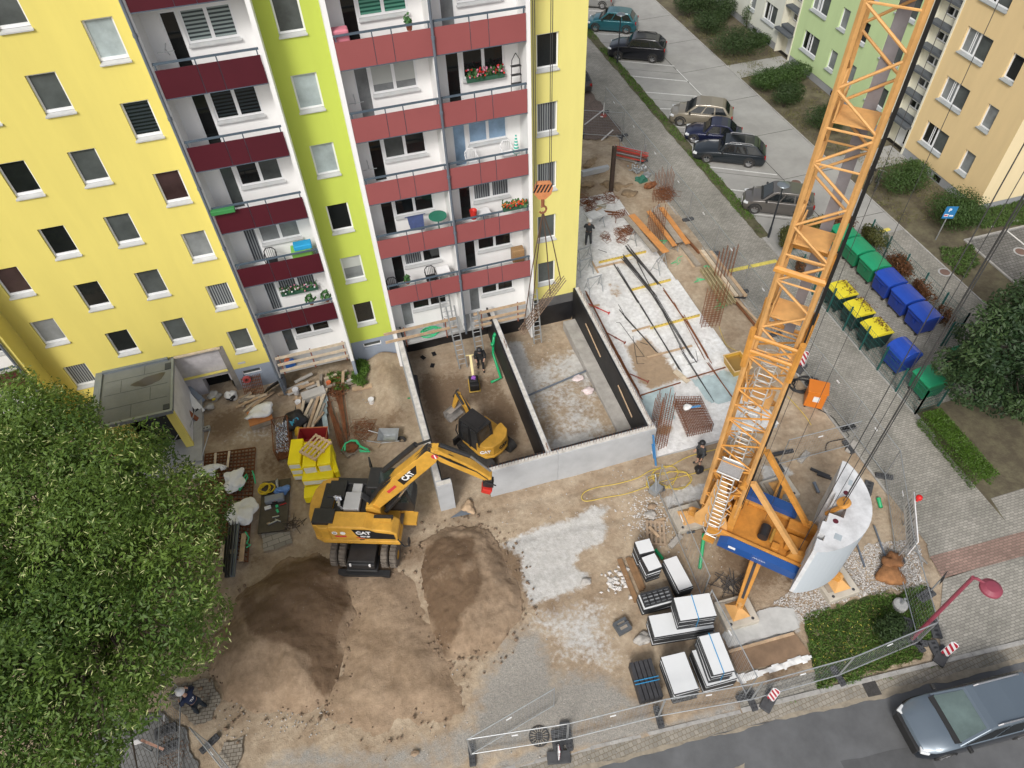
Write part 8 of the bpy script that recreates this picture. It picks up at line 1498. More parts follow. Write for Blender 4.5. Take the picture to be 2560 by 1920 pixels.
# yellow wrapped insulation bundles
YW = mat('wrap_yellow',(.96,.78,.01),rough=.4,var=.06,sc=2,bump=.35,bsc=4); STY_ = mat('styro',(.74,.74,.72),rough=.9,var=.04)
def bundle(pts, ztop, h, label, n=1, ends=1):
    c, e, f = quadfit(q4('M',pts,ztop)); rz = math.atan2(e.y,e.x); L, W = e.length, f.length
    for k in range(n):
        t = thing('insulation_bundle', label, 'insulation bundle', (c.x,c.y,ztop-h*(k+1)), rz+.02*(k%2), 'yellow wrapped insulation bundles' if n == 1 else label[:40]+' set'); b = MB(); b.bx(-L/2,L/2,-W/2,W/2,.02,h-.01); b.build('wrapping', YW, t, bevel=.05)
        if ends: b = MB(); b.bx(-L/2+.05,L/2-.05,-W/2-.015,-W/2+.01,.06,h-.13); b.build('foam_end', STY_, t)
bundle([(905,408),(985,400),(972,572),(875,578)],1.45,.44,'yellow wrapped foam bundle of the left hand three high stack',3)
bundle([(992,430),(1090,415),(1070,590),(978,600)],1.4,.66,'tall yellow bundle of the middle stack under the pallet',2); bundle([(1095,415),(1190,402),(1165,575),(1075,590)],1.4,.66,'tall yellow bundle of the right rear stack under the pallet',2)
bundle([(1168,440),(1200,420),(1210,640),(1180,640)],1.0,.5,'narrow yellow bundle tucked behind the right stack',1,0)
bundle([(985,622),(1205,605),(1195,670),(978,695)],.9,.45,'long yellow bundle lying across in front of the stacks',2); bundle([(990,740),(1150,715),(1140,790),(995,815)],.55,.5,'yellow bundle nearest to the wheeled excavator',1,0)
pallet(G('M',1078,470,1.45),.75,'light wooden pallet lying on top of the yellow bundles',1.42,1.15,.95,mat('pallet_new',(.60,.44,.27),rough=.85,var=.15,sc=3))
t = thing('plastic_crate','red mortar tub behind the yellow bundles','tub',tuple(G('M',1060,395,.6)),-.25); t.location.z = .1; b = MB(); b.hexa([(-.55,-.3,0),(.55,-.3,0),(.55,.3,0),(-.55,.3,0),(-.65,-.4,.7),(.65,-.4,.7),(.65,.4,.7),(-.65,.4,.7)]); b.f.pop(1); b.mi.pop(); b.build('tub', mat('tub_red',(.35,.03,.03)), t); b = MB(); b.tube([(-.66,-.41,.7),(.66,-.41,.7),(.66,.41,.7),(-.66,.41,.7)],.03,6,True); b.build('rim', mat('rim_orange',(.6,.2,.08)), t)
# wire crate with clips
c, e, f = quadfit(q4('M',[(755,278),(870,248),(903,462),(800,482)],.85)); t = thing('wire_crate','rusty wire crate full of shiny metal clips','crate',(c.x,c.y,.03),math.atan2(e.y,e.x)); L, W = e.length/2, f.length/2; b = MB()
for sx in (-1,1):
    for sy in (-1,1): b.bar((sx*L,sy*W,0),(sx*L,sy*W,.85),.05)
for z in (.08,.84): b.tube([(-L,-W,z),(L,-W,z),(L,W,z),(-L,W,z)],.025,5,True)
for k in range(1,10):
    for sx in (-1,1): b.bar((sx*L,-W+2*W*k/10,.08),(sx*L,-W+2*W*k/10,.84),.012); b.bar((-L+2*L*k/10,sx*W,.08),(-L+2*L*k/10,sx*W,.84),.012)
b.bx(-L,L,-W,W,.05,.08); b.build('cage', RUST, t); b = MB(); rr = random.Random(9)
for k in range(420): a = rr.random()*3; x, y, z = rr.uniform(-L+.08,L-.08), rr.uniform(-W+.1,W-.1), .4+rr.random()*.2; b.tube([(x-.05*math.cos(a),y-.05*math.sin(a),z),(x,y,z+.05),(x+.05*math.cos(a),y+.05*math.sin(a),z)],.012,4)
o = b.build('metal_clips', mat('clips',(.55,.57,.6),rough=.25,metal=.8,var=.3,sc=20), t); o['kind'] = 'stuff'
# orange tray with white sack, timber offcuts
c, e, f = quadfit(q4('M',[(600,255),(755,205),(775,240),(625,290)],.35)); t = thing('orange_box','orange rimmed box beside the wire crate','box',(c.x,c.y,.02),math.atan2(e.y,e.x)); L = e.length/2; b = MB(); b.bx(-L,L,-.45,.45,0,.3); b.build('box', TIMG, t); b = MB(); b.bx(-L-.02,L+.02,-.47,.47,.302,.36); b.build('rim', mat('rim_orange2',(.5,.2,.06),rough=.7,var=.2), t)
b = MB(); p = G('M',685,225,.5); b.lump((p.x,p.y,.5),.48,5,3,.55,(1.25,.8,.45)); one('white_sack', b, WBAG, 'crumpled white sack on the orange rimmed box', 'sack', smooth=True)
rr = random.Random(31)
for k in range(16):
    p = G('M',rr.uniform(590,750),rr.uniform(110,190)); a = rr.gauss(.35,.35); L = rr.uniform(.25,.6); z = .05+.04*(k%5); b = MB(); b.bar((p.x-L*math.cos(a),p.y-L*math.sin(a),z),(p.x+L*math.cos(a),p.y+L*math.sin(a),z+.03),.12,.05); one('offcut', b, rr.choice((TIMB,TIMP,TIMB,TIMG)), 'timber offcut in the loose heap above the orange rimmed box', 'offcut', 'timber offcuts above the orange rimmed box')
for k,(p,q,lb) in enumerate((((942,112),(955,222),'short plank upright at the left of the timber fan'),((968,118),(962,225),'second short plank of the timber fan'),((1000,115),(978,228),'third plank of the timber fan'),((1055,132),(975,300),'long pale plank slanting left'),((1080,140),(1000,312),'long grey plank slanting left'),((1108,75),(1022,345),'thick long beam in the middle of the timber fan'),((1150,60),(1050,330),'longest beam crossing the timber fan'),((1140,160),(1085,290),'thin plank right in the timber fan'),((1132,222),(1068,300),'short orange plank at the lower right of the fan'),((1060,310),(1035,390),'narrow batten below the timber fan'),((1020,240),(1000,330),'grey batten beside the black bag'))): b = MB(); b.bar(G('M',*p,.3+.04*(k%4)),G('M',*q,.2+.05*(k%3)),.14 if k < 7 else .1,.08); one('plank', b, (TIMB,TIMB,TIMP,TIMP,TIMG,TIMB,TIMP,TIMG,TIMB,TIMP,TIMG)[k], lb, 'plank')
b = MB(); sheet(b, jag(P2('M',[(960,120),(1130,130),(1150,390),(1030,390),(950,330)]),.08,3,2), .12); one('tarpaulin', b, mat('tarp_black',(.02,.025,.03),rough=.5,bump=.5,bsc=6), 'dark tarpaulin under the timber fan', 'tarpaulin')
p = G('M',940,275,.35); t = thing('black_bag','black bulk bag with letters in pale blue','bag',(p.x,p.y,.05),-.2); b = MB(); b.lump((0,0,.3),.52,8,3,.3,(1.0,1.05,.7)); b.build('bag', BLACKP, t, smooth=True); text('MP',.34,mat('letter_blue',(.05,.35,.5)),'lettering',t,frameM((.05,-.35,.58),(.9,.55,.05),(-.3,.55,.75)),.004,bold=.01)
for x,y,r,mt_,lb in ((965,358,.26,mat('sack_yellow',(.65,.4,.03)),'yellow bag in front of the black bag'),(990,385,.2,mat('bucket_grey2',(.5,.5,.5)),'pale grey bucket near the yellow bag')): b = MB(); p = G('M',x,y,.15); b.lump((p.x,p.y,.2),r,x,3,.25,(1,1,.8)); one('bag', b, mt_, lb, 'bag', smooth=True)
pp = jag(P2('M',[(1120,120),(1160,130),(1155,260),(1175,390),(1125,400),(1130,280)]),.05,3,9); xs_=[a[0] for a in pp]; ys_=[a[1] for a in pp]; o = gridmesh('plastic_film', min(xs_), max(xs_), min(ys_), max(ys_), .06, lambda X,Y: .15+.15*np.abs(fbm(X,Y,.4,3)), None, FILM, keep=lambda X,Y: pip(X,Y,pp)); tag(o,'pale blue film strip right of the timber fan','plastic film')
bars('rebar_bundle','long rusty bars right of the timber fan',[('M',(1165,150),(1255,490)),('M',(1195,220),(1270,430))],RB2,.014,7,.16,.08,seed=61); bars('rebar_bundle','broad rusty bar bundle reaching up to the plinth weeds',[('M',(1220,50),(1275,270)),('M',(1235,60),(1295,390))],RB2,.014,10,.22,.1,seed=62)
b = MB(); b.bar(G('A',615,1140,.1),G('A',650,1080,.15),.25,.04); b.bar(G('A',650,1075,.2),G('A',780,1130,.1),.2,.04); one('rusty_plate', b, RUST, 'bent rusty plates among the weeds under the slab', 'steel plate')
stirrups(1410,350,.45,16,71,'rusty ring bundle with a dark cover near the wheelbarrow','M',.1); stirrups(1230,85,.35,14,72,'rusty stirrups at the head of the broad bar bundle','M',.1)
p = G('M',1325,490); pallet(p,.35,'small pallet piled with rusty parts and a green strap',0,.75,.6,TIMG); b = MB(); b.lump((p.x,p.y,.3),.36,6,3,.4,(1,.8,.55)); one('rusty_parts', b, RUST, 'rusty small parts heaped on the small pallet', 'rusty parts'); b = MB(); rr = random.Random(2); q0 = [(1270,490),(1280,440),(1320,420),(1360,425),(1380,455),(1440,480),(1450,495),(1380,495)]; [b.tube([G('M',x+rr.gauss(0,4),y+rr.gauss(0,4),.4+.1*math.sin(i)) for i,(x,y) in enumerate(q0)],.028,5) for _ in range(3)]; one('strap', b, STRAPG, 'bright green strap looped round the small pallet', 'strap')
# wheelbarrow
p = G('M',1590,440); t = thing('wheelbarrow','galvanised wheelbarrow tipped on its side beside the left basement wall','wheelbarrow',(p.x,p.y,.05),-.3); b = MB(); b.hexa([(-.25,-.2,.35),(.3,-.2,.35),(.3,.2,.35),(-.25,.2,.35),(-.45,-.36,.68),(.5,-.36,.68),(.5,.36,.68),(-.45,.36,.68)]); b.f.pop(1); b.mi.pop(); b.build('tray', GALV, t); b = MB(); [b.tube([(-.95,s*.3,.6),(-.3,s*.25,.35),(.5,s*.1,.3)],.025,6) for s in (-1,1)]; b.build('frame', GALV, t); b = MB(); b.lathe([(.1,-.05),(.2,-.05),(.2,.05),(.1,.05)],(.6,0,.28),14,'y'); b.build('wheel', TYR, t)
b = MB(); b.tube([G('M',1505,470,.1),G('M',1580,345,.5)],.02,6); one('shovel', b, TIMB, 'wooden shovel handle propped left of the wheelbarrow', 'shovel')
b = MB(); p = G('M',1465,160); b.lathe([(0,0),(.13,0),(.15,.3),(.13,.3),(0,.28)],(p.x,p.y,.02),16); one('bucket', b, WPL, 'white bucket standing on the sand above the wheelbarrow', 'bucket')
b = MB(); b.bar(G('M',1330,65,.1),G('M',1465,38,.1),.22,.1); one('plank', b, TIMB, 'thick plank lying below the lime green strip', 'plank')
# rebar mats with sacks
c4 = q4('M',[(315,515),(660,468),(605,1255),(230,1180)],.12); t = thing('mesh_mats','stack of rusty reinforcement mats laid out next to the linden','rebar mats',tuple(sum(c4,Vector())/4),world=True); b = MB()
for lv in range(2):
    for k in range(15): u = k/14; b.bar(c4[0]+(c4[1]-c4[0])*u+Vector((0,0,.06*lv-.05)),c4[3]+(c4[2]-c4[3])*u+Vector((0,0,.06*lv-.05)),.028,.03)
    for k in range(30): u = k/29; b.bar(c4[0]+(c4[3]-c4[0])*u+Vector((0,0,.06*lv-.02)),c4[1]+(c4[2]-c4[1])*u+Vector((0,0,.06*lv-.02)),.028,.03)
b.build('mesh', RUST, t)
for x1,y1,x2,y2,lb in ((385,505,378,610,'pale plank on the rusty mats, left'),(480,492,465,605,'pale plank on the rusty mats, right'),(440,1120,425,1240,'plank half under the linden at the mats'),(582,1060,560,1255,'plank at the right edge of the rusty mats'),(465,1190,515,1185,'short board across the channels')): b = MB(); b.bar(G('M',x1,y1,.3),G('M',x2,y2,.3),.2 if y1 > 1000 else .1,.05); one('plank', b, TIMB if 'right edge' in lb else TIMP, lb, 'plank')
for x,y,r,sq,lb in ((505,690,.5,(.85,1.1,.4),'big white sack folded on the rusty mats'),(320,630,.42,(1.2,.6,.4),'white sack partly under the linden leaves'),(575,915,.48,(1.0,1.1,.45),'white sack by the dark channels'),(440,600,.12,(1,1,1),'small white scrap on the rusty mats')): b = MB(); p = G('M',x,y,.35); b.lump((p.x,p.y,.35),r,x,4,.6,sq); one('white_sack', b, WBAG, lb, 'sack', smooth=True)
for pts,lb in (([(545,760),(560,700),(600,650),(605,670),(580,720),(550,765)],'long green loop strap on the rusty mats'),([(640,630),(655,690),(660,715),(650,660),(638,628)],'short green strap at the edge of the rusty mats'),([(590,1050),(615,1090),(600,1130),(625,1140),(595,1160)],'green strap on the dark channels')): b = MB(); b.tube([G('M',x,y,.32) for x,y in pts],.03,5); one('strap', b, STRAPG, lb, 'strap')
for k,(p,q,w,mt_,lb) in enumerate((((540,965),(505,1360),.16,SLATE,'long grey channel at the right of the channel pile'),((520,975),(480,1355),.14,STEEL,'dark channel in the middle of the channel pile'),((500,990),(470,1365),.2,STEEL,'wide dark channel at the left of the channel pile'),((470,1080),(455,1330),.14,BLACKP,'black profile under the linden edge'))): b = MB(); a = G('M',*p,.3); c = G('M',*q,.3); b.bar(a,c,w,.03); s = (c-a).cross(Vector((0,0,1))).normalized()*w/2; b.bar(a+s+Vector((0,0,.06)),c+s+Vector((0,0,.06)),.02,.12); b.bar(a-s+Vector((0,0,.06)),c-s+Vector((0,0,.06)),.02,.12); one('steel_channel', b, mt_, lb, 'steel channel')
# dark board with tools
c, e, f = quadfit(q4('M',[(680,712),(875,682),(908,1028),(705,1054)],.12)); rz = math.atan2(e.y,e.x); b = MB(); b.box((c.x,c.y,.1),(e.length,f.length,.05),rz); one('form_ply', b, mat('ply_dark',(.055,.045,.035),rough=.55,var=.3,sc=5), 'dark shuttering sheet with tools laid out on it', 'plywood')
p = G('M',735,755,.15); hose('cable', (p.x,p.y,.13), .28, 6, mat('cable_yellow',(.75,.55,.02),rough=.4), 'bright yellow cable coil on the dark sheet', 'cable', .022, 4, .9)
p = G('M',795,825,.2); t = thing('tool_case','grey tool case on the dark sheet','tool case',(p.x,p.y,.13),-.05); b = MB(); b.bx(-.42,.42,-.17,.17,0,.26); b.build('case', mat('case_grey',(.22,.24,.27),rough=.5,var=.1), t, bevel=.05); b = MB(); b.bx(-.12,.12,-.21,-.18,.1,.15); b.build('handle', BLACKP, t); b = MB(); b.prism([(-.05,0),(.05,0),(0,.09)],(0,-.176,.1),(1,0,0),(0,0,1),(0,-1,0),.004); b.build('emblem', RDC, t)
for x,y,r,sq,mt_,lb in ((840,765,.28,(1,.7,.6),mat('blue_wrap',(.12,.25,.55),rough=.3,var=.3,sc=6),'blue and clear plastic bundle on the dark sheet'),(810,710,.12,(.5,1.8,.5),mat('clear_bottle',(.4,.42,.45),rough=.2),'clear bottle like object at the top of the dark sheet')): b = MB(); p = G('M',x,y,.25); b.lump((p.x,p.y,.25),r,x,3,.5,sq); one('plastic_bundle', b, mt_, lb, 'bundle', smooth=True)
for x,y,sx,sy,a,mt_,lb in ((745,882,.28,.16,.1,WPL,'white tool box on the dark sheet'),(808,872,.12,.12,.3,STRAPG,'small green bit right of the white tool box'),(812,905,.1,.16,.3,STRAPG,'second small green bit on the dark sheet'),(800,945,.3,.05,-.05,GALV,'grey spirit level at the front of the dark sheet'),(780,985,.4,.05,.25,GALV,'grey caulking gun at the front of the dark sheet'),(815,970,.3,.04,-.7,GALV,'grey bracket at the front of the dark sheet'),(750,990,.15,.04,.25,TIMB,'wooden tool handle at the front of the dark sheet'),(850,858,.3,.02,.1,REDP,'red pencil like tool right of the tool case')): b = MB(); p = G('M',x,y,.16); b.box((p.x,p.y,.16),(sx,sy,.07),a); one('tool', b, mt_, lb, 'tool', bevel=.01)
b = MB(); rr = random.Random(8); p = G('M',920,1010,.1); [b.tube([(p.x+rr.gauss(0,.25),p.y+rr.gauss(0,.25),.05+rr.random()*.25) for _ in range(3)],.018,4) for _ in range(14)]; one('roots', b, BARK, 'tangle of roots at the lower corner of the dark sheet', 'roots')
# debris at the porch and under the slab
for k,(x1,y1,x2,y2,w,mt_,lb) in enumerate(((110,10,290,225,.35,WBAG,'white edged board leaning along the porch'),(100,40,270,240,.3,BLACKP,'black board leaning along the porch'),(150,10,300,150,.25,SLATE,'slate grey boards at the foot of the broken wall'),(180,210,275,285,.2,mat('board_redbrown',(.22,.07,.03),rough=.8),'red brown board at the porch corner'),(120,60,240,230,.18,mat('board_brown',(.25,.13,.06),rough=.8,var=.2),'brown board between the black and white ones'),(95,70,200,200,.2,mat('board_greyd',(.12,.13,.14),rough=.8),'dark grey slats behind the brown board'))): b = MB(); b.bar(G('M',x1,y1,1.2-.1*k),G('M',x2,y2,.15),w,.06); one('leaning_board', b, mt_, lb, 'board')
for x1,y1,x2,y2,lb in ((245,200,165,470,'thin prop pole leaning at the porch corner'),(345,345,280,565,'thin prop pole standing free before the mats')): b = MB(); b.tube([G('M',x1,y1,1.3),G('M',x2,y2,.05)],.022,6); one('prop_pole', b, GALV, lb, 'pole')
b = MB(); p = G('M',285,345,.1); b.box((p.x,p.y,.1),(.85,.22,.14),.05); t = one('perforated_beam', b, GALV, 'grey perforated beam near the porch steps', 'beam'); b = MB(); [b.box((p.x-.3+.15*k,p.y,.172),(.07,.08,.004),.05) for k in range(5)]; b.build('holes', STEEL, t)
for x,y,r,mt_,lb in ((495,110,.3,WBAG,'white and black sack by the dark cellar opening'),(492,128,.2,BLACKP,'black bundle under the white sack at the cellar opening'),(380,115,.3,mat('bag_clear',(.38,.37,.34),rough=.3,var=.2,sc=5),'clear plastic sack in front of the cellar opening'),(372,138,.09,mat('tag_yellow',(.75,.6,.03)),'yellow item inside the clear plastic sack'),(340,190,.22,mat('bag_clear',(.38,.37,.34)),'flat clear sack left of the yellow item')): b = MB(); p = G('M',x,y,.15); b.lump((p.x,p.y,.2),r,y,3,.45,(1,.8,.8)); one('sack', b, mt_, lb, 'sack', smooth=True)
b = MB(); a,c_ = G('M',570,30,.5),G('M',700,5,.5)
for k in range(12): u = k/11; b.bar(a+(c_-a)*u+Vector((0,-.5,-.45)),a+(c_-a)*u+Vector((0,.25,.3)),.025)
for k in range(8): u = k/7; b.bar(a+Vector((0,-.5+.75*u,-.45+.75*u)),c_+Vector((0,-.5+.75*u,-.45+.75*u)),.025)
one('rebar_mesh', b, RUST, 'rusty mesh panel leaning on the blue grey plinth', 'rebar mesh'); b = MB(); b.lathe([(.1,-.06),(.2,-.06),(.2,.06),(.1,.06)],(-16.95,.9,.75),14,'y'); one('reel', b, mat('reel_red',(.45,.08,.08)), 'pink red reel hanging at the plinth corner', 'reel')
b = MB(); b.bar((-15.95,.55,.1),(-15.5,-.2,1.2),.9,.04); one('leaning_board', b, BIT, 'black board leaning at the left loggia post', 'board')
rr = random.Random(6)
for k in range(20):
    x = -15.0+rr.random()*2.9; y = rr.uniform(-.7,.6); a = rr.choice((1.4,1.6,.15,.3)); L = rr.uniform(.3,.7); b = MB(); z = .08+.06*(k%4); b.bar((x-L*math.cos(a),y-L*math.sin(a),z),(x+L*math.cos(a),y+L*math.sin(a),z+.04),.14,.07); one('offcut', b, rr.choice((TIMP,TIMG,TIMB,mat('board_pale',(.5,.48,.44),rough=.9))), 'pale timber stored under the left ground floor slab', 'offcut', 'timber stored under the left slab')
for x,y,r,mt_,lb in ((-14.75,-.15,.16,WPL,'white bucket at the left of the timber under the slab'),(-14.7,-1.0,.15,WPL,'white bucket in front of the left loggia post'),(-13.1,-.2,.13,mat('cap_orange',(.6,.15,.05)),'orange canister among the weeds under the slab')): b = MB(); b.lathe([(0,0),(r*.85,0),(r,.33),(r*.9,.33),(0,.3)],(x,y,.05),14); one('bucket', b, mt_, lb, 'bucket')
for k in range(5): b = MB(); b.box((-13.9,-.75-.0*k,.1+.09*k),(1.15,.5,.07),.06+.02*k); one('concrete_plank', b, mat('board_pale',(.5,.48,.44)), 'pale board in the neat pile before the left slab', 'board', 'neat board pile before the left slab')
b = MB(); b.box((-14.6,.25,1.8),(.5,.35,.28),.2); one('toolbag', b, BLUEP, 'dark blue bag on the left ground floor slab', 'bag', bevel=.06); b = MB(); b.lump((-14.7,.4,1.85),.16,3,2,.2); one('helmet', b, mat('cap_orange',(.6,.15,.05)), 'orange helmet beside the dark blue bag', 'helmet', smooth=True)
b = MB(); b.box((-7.9,-8.4,.0),(.5,.35,.05)); 
p = G('C',430,915,.05); b = MB(); b.prism([(-.55,-.12),(.45,-.2),(.3,.2)],(p.x,p.y,.05),(1,0,0),(0,1,0),(0,0,1),.03); one('grey_plate', b, SLATE, 'triangular grey plate in front of the wall gap', 'plate'); b = MB(); p = G('C',480,880,.1); b.lump((p.x,p.y,.1),.24,4,3,.6,(1,1.3,.6)); one('root_piece', b, TIMB, 'pale root piece behind the triangular plate', 'root', smooth=True)
# lower left: barrier pole and sign
p = G('K',940,1475,1.3); t = thing('marker_post','white marker plate on a thin post at the lower left','sign',(p.x,p.y,0)); b = MB(); b.tube([(0,0,0),(0,0,1.4)],.025,6); b.build('post', GALV, t); b = MB(); b.box((0,-.03,1.3),(.26,.02,.36)); b.build('sign_plate', WPL, t)
b = MB(); b.bar(G('K',975,1465,.9),G('K',1130,1530,.3),.08,.03); one('barrier_pole', b, mat('pole_rw',(.5,.28,.2),rough=.6,var=.4,sc=9), 'faded red white barrier pole slanting to the ground', 'barrier')
p = G('T',300,810); t = thing('chain_post','white chain post on a red base at the brick walk','post',(p.x,p.y,.1)); b = MB(); b.lathe([(0,0),(.25,0),(.2,.1),(0,.1)],(0,0,0),8); b.build('base', mat('base_red',(.3,.05,.04)), t); b = MB(); b.tube([(0,0,.1),(0,0,1.0)],.04,8); b.build('post', WPL, t)
for q,lb in (((300,760,165,865),'red white plastic chain from the chain post to the block corner'),((365,900,285,970),'red white plastic chain piece lying on the dug edge')): b = MB(); a = G('T',q[0],q[1],.8 if q[1] < 800 else .15); c = G('T',q[2],q[3],.5 if q[1] < 800 else .15); [b.box(a+(c-a)*(k/20),(.07,.07,.06)) for k in range(0,20)]; one('plastic_chain', b, mat('chain_white',(.7,.68,.68)), lb, 'chain')
# ================================================================ people
SKIN = mat('skin',(.50,.30,.21),rough=.6,var=.05)
def skinned(name, verts, edges, rad, mt_, parent=None, sub=2):
    me = bpy.data.meshes.new(name); me.from_pydata([tuple(v) for v in verts], edges, []); me.materials.append(mt_); o = bpy.data.objects.new(name, me); COL.objects.link(o)
    if parent: o.parent = parent
    sk = o.modifiers.new('skin','SKIN'); sk.use_smooth_shade = True
    for i, r in enumerate(rad): d = me.skin_vertices[0].data[i]; d.radius = (r,r) if not isinstance(r,tuple) else r; d.use_root = i == 0
    sv = o.modifiers.new('sub','SUBSURF'); sv.levels = sub; sv.render_levels = sub; return o
def person(label, loc, rz, jacket, trousers, helmet, pose, hat='helmet', shorts=False, hair=(.05,.035,.02)):
    t = thing('person', label, 'person', loc, rz, 'people on the building site'); J = dict(pelvis=(0,0,.95),chest=(0,.03,1.3),neck=(0,.05,1.48),head=(0,.09,1.64),shl=(-.2,.02,1.42),shr=(.2,.02,1.42),ell=(-.27,.04,1.14),elr=(.27,.04,1.14),hal=(-.28,.2,.9),har=(.28,.2,.9),hil=(-.1,0,.92),hir=(.1,0,.92),knl=(-.12,.03,.5),knr=(.12,.03,.5),anl=(-.13,0,.08),anr=(.13,0,.08),tol=(-.14,.16,.05),tor=(.14,.16,.05))
    J.update(pose); K = list(J); I = {k:i for i,k in enumerate(K)}; E_ = [('pelvis','chest'),('chest','neck'),('neck','head'),('chest','shl'),('chest','shr'),('shl','ell'),('shr','elr'),('ell','hal'),('elr','har'),('pelvis','hil'),('pelvis','hir'),('hil','knl'),('hir','knr'),('knl','anl'),('knr','anr'),('anl','tol'),('anr','tor')]
    Rr = dict(pelvis=(.15,.11),chest=(.16,.115),neck=.055,head=(.075,.09),shl=.065,shr=.065,ell=.045,elr=.045,hal=.03,har=.03,hil=.09,hir=.09,knl=.058,knr=.058,anl=.042,anr=.042,tol=.04,tor=.04)
    V = [Vector(J[k]) for k in K]; rad = [Rr[k] for k in K]; ed = [(I[a],I[b_]) for a,b_ in E_]
    for s in ('l','r'):                                     # fingers and thumb
        h, e = Vector(J['ha'+s]), Vector(J['el'+s]); d = (h-e).normalized(); sd = d.orthogonal().normalized(); up = d.cross(sd)
        for f in range(4): 
            base = len(V); off = sd*(-.027+.018*f); L = (.065,.078,.072,.056)[f]; V += [h+d*.06+off, h+d*(.06+L*.55)+off+up*.012, h+d*(.06+L)+off+up*.04]; rad += [.009,.0085,.008]; ed += [(I['ha'+s],base),(base,base+1),(base+1,base+2)]
        base = len(V); V += [h+d*.025+sd*.04, h+d*.06+sd*.06+up*.02]; rad += [.011,.009]; ed += [(I['ha'+s],base),(base,base+1)]
    skinned('body', V, ed, rad, SKIN, t); H = Vector(J['head']); fwd = (H-Vector(J['neck'])); fwd = Vector((fwd.x*.3,abs(fwd.y)+.3,min(0,-.1))).normalized()
    b = MB(); b.lump(H+fwd*.085+Vector((0,0,-.0)),.02,1,1,.1); b.build('nose', SKIN, t); b = MB(); [b.lump(H+fwd*.078+Vector((s*.032,0,.03)),.012,1,1,.05) for s in (-1,1)]; b.build('eyes', BLACKP, t); b = MB(); [b.lump(H+Vector((s*.082,0,.0)),.022,1,1,.1,(.5,1,1.3)) for s in (-1,1)]; b.build('ears', SKIN, t)
    up = [k for k in ('pelvis','chest','neck','shl','shr','ell','elr','hal','har')]; ii = {k:i for i,k in enumerate(up)}; vv = [Vector(J[k]) for k in up]; vv[ii['hal']] = Vector(J['ell'])+(vv[ii['hal']]-Vector(J['ell']))*.8; vv[ii['har']] = Vector(J['elr'])+(vv[ii['har']]-Vector(J['elr']))*.8; vv[ii['neck']] = Vector(J['chest'])+(Vector(J['neck'])-Vector(J['chest']))*.7
    skinned('jacket', vv, [(ii[a],ii[b_]) for a,b_ in E_ if a in ii and b_ in ii], [(.175,.135),(.185,.14),.075,.085,.085,.065,.065,.05,.05], jacket, t)
    lo = [k for k in ('pelvis','hil','hir','knl','knr','anl','anr')]; ii2 = {k:i for i,k in enumerate(lo)}; vv = [Vector(J[k]) for k in lo]
    if shorts: vv[5] = vv[3]+(vv[5]-vv[3])*.05; vv[6] = vv[4]+(vv[6]-vv[4])*.05
    skinned('trousers', vv, [(ii2[a],ii2[b_]) for a,b_ in E_ if a in ii2 and b_ in ii2], [(.17,.13),.11,.11,.08,.08,.07 if not shorts else .085,.07 if not shorts else .085], trousers, t)
    for s in ('l','r'): skinned('shoe', [Vector(J['an'+s])+Vector((0,-.05,-.03)),Vector(J['to'+s])+Vector((0,.06,0))], [(0,1)], [.055,.05], BTR, t, 1)
    b = MB(); b.lump(H+Vector((0,-.02,.035)),.105,2,2,.04,(.95,1.05,.95)); b.build('hair', mat('hair',hair), t, smooth=True)
    if hat: b = MB(); b.lathe([(.165 if hat == 'helmet' else .12,.0),(.14,.02),(.135,.07),(.1,.13),(.04,.155),(0,.16)],tuple(H+Vector((0,.0,.05))),18); b.box(H+Vector((0,.13,.055)),(.16,.12,.015)); b.build('hard_hat' if hat == 'helmet' else 'cap', helmet, t, smooth=True)
    return t
NAVY = mat('cloth_work_navy',(.012,.022,.06),rough=.85,var=.15,sc=4); DKC = mat('cloth_black',(.014,.015,.017),rough=.9,var=.2,sc=4); GRC = mat('cloth_grey',(.05,.055,.06),rough=.9,var=.2,sc=4); HWH = mat('helmet_white',(.78,.78,.78),rough=.3)
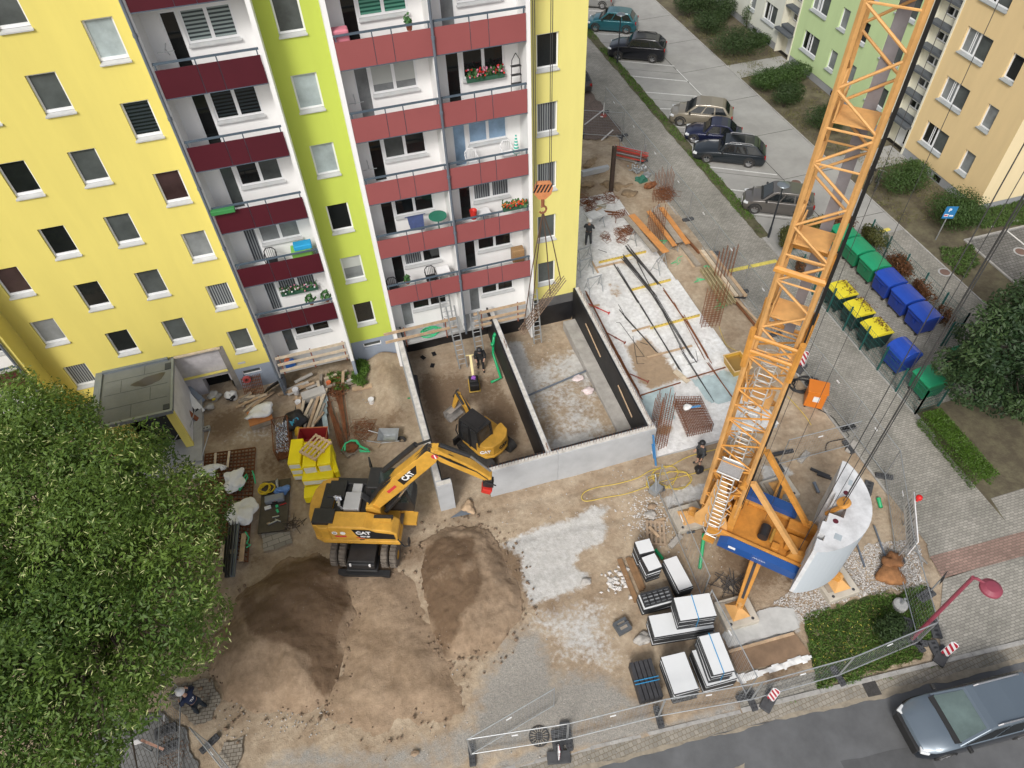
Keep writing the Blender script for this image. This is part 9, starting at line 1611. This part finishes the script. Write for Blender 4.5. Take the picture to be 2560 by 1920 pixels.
p = G('N',600,1255); w = person('worker in navy jacket and white helmet seen from behind beside the linden',(p.x-.1,p.y,.03),R(50),NAVY,mat('cloth_dknavy',(.012,.02,.03),rough=.9),HWH,dict(chest=(0,.12,1.28),neck=(0,.22,1.45),head=(0,.3,1.6),shl=(-.22,.13,1.4),shr=(.22,.13,1.4),ell=(-.3,.2,1.15),elr=(.34,.22,1.18),hal=(-.22,.42,1.1),har=(.25,.48,1.12),knl=(-.14,.08,.5),anl=(-.16,.1,.08),tol=(-.17,.26,.05),anr=(.14,-.02,.08),tor=(.15,.13,.05)))
b = MB(); pts = [(-.09,.012,1.36),(.09,.012,1.36)]; t2 = text('TLP',.11,WPT,'lettering',w,frameM((0,-.055,1.27),(1,0,0),(0,.35,.95)),.004,bold=.004)
p = G('B',470,450,.27); person('worker in dark overalls and white helmet at the drawing table on the slab',(p.x,p.y,.26),R(-30),GRC,GRC,HWH,dict(chest=(0,.06,1.3),ell=(-.28,.15,1.16),elr=(.28,.15,1.16),hal=(-.2,.42,1.1),har=(.2,.42,1.12),knl=(-.12,.0,.5),anr=(.14,.12,.08),tor=(.15,.28,.05)))
p = G('C',2060,590); person('worker in grey shirt and black shorts standing in front of the slab edge',(p.x,p.y,.02),R(85),GRC,DKC,BLACKP,dict(hal=(-.27,.1,.88),har=(.27,.16,.86)),hat='cap',shorts=True)
p = G('A',1665,1035); person('worker all in black pushing the vibrating plate in the left pit room',(p.x+.02,p.y+.05,.0),R(170),DKC,DKC,BLACKP,dict(chest=(0,.1,1.28),neck=(0,.18,1.45),head=(0,.25,1.6),shl=(-.2,.1,1.4),shr=(.2,.1,1.4),ell=(-.27,.2,1.15),elr=(.27,.2,1.15),hal=(-.2,.42,1.12),har=(.2,.42,1.12),anl=(-.13,.12,.08),tol=(-.14,.28,.05),anr=(.13,-.22,.08),tor=(.14,-.06,.05)),hat='cap')
b = MB(); p = G('C',2065,630); b.lump((p.x,p.y,.14),.2,3,3,.4,(.9,1,.8)); one('work_bag', b, BLACKP, 'black bag at the feet of the worker in shorts', 'bag', smooth=True)
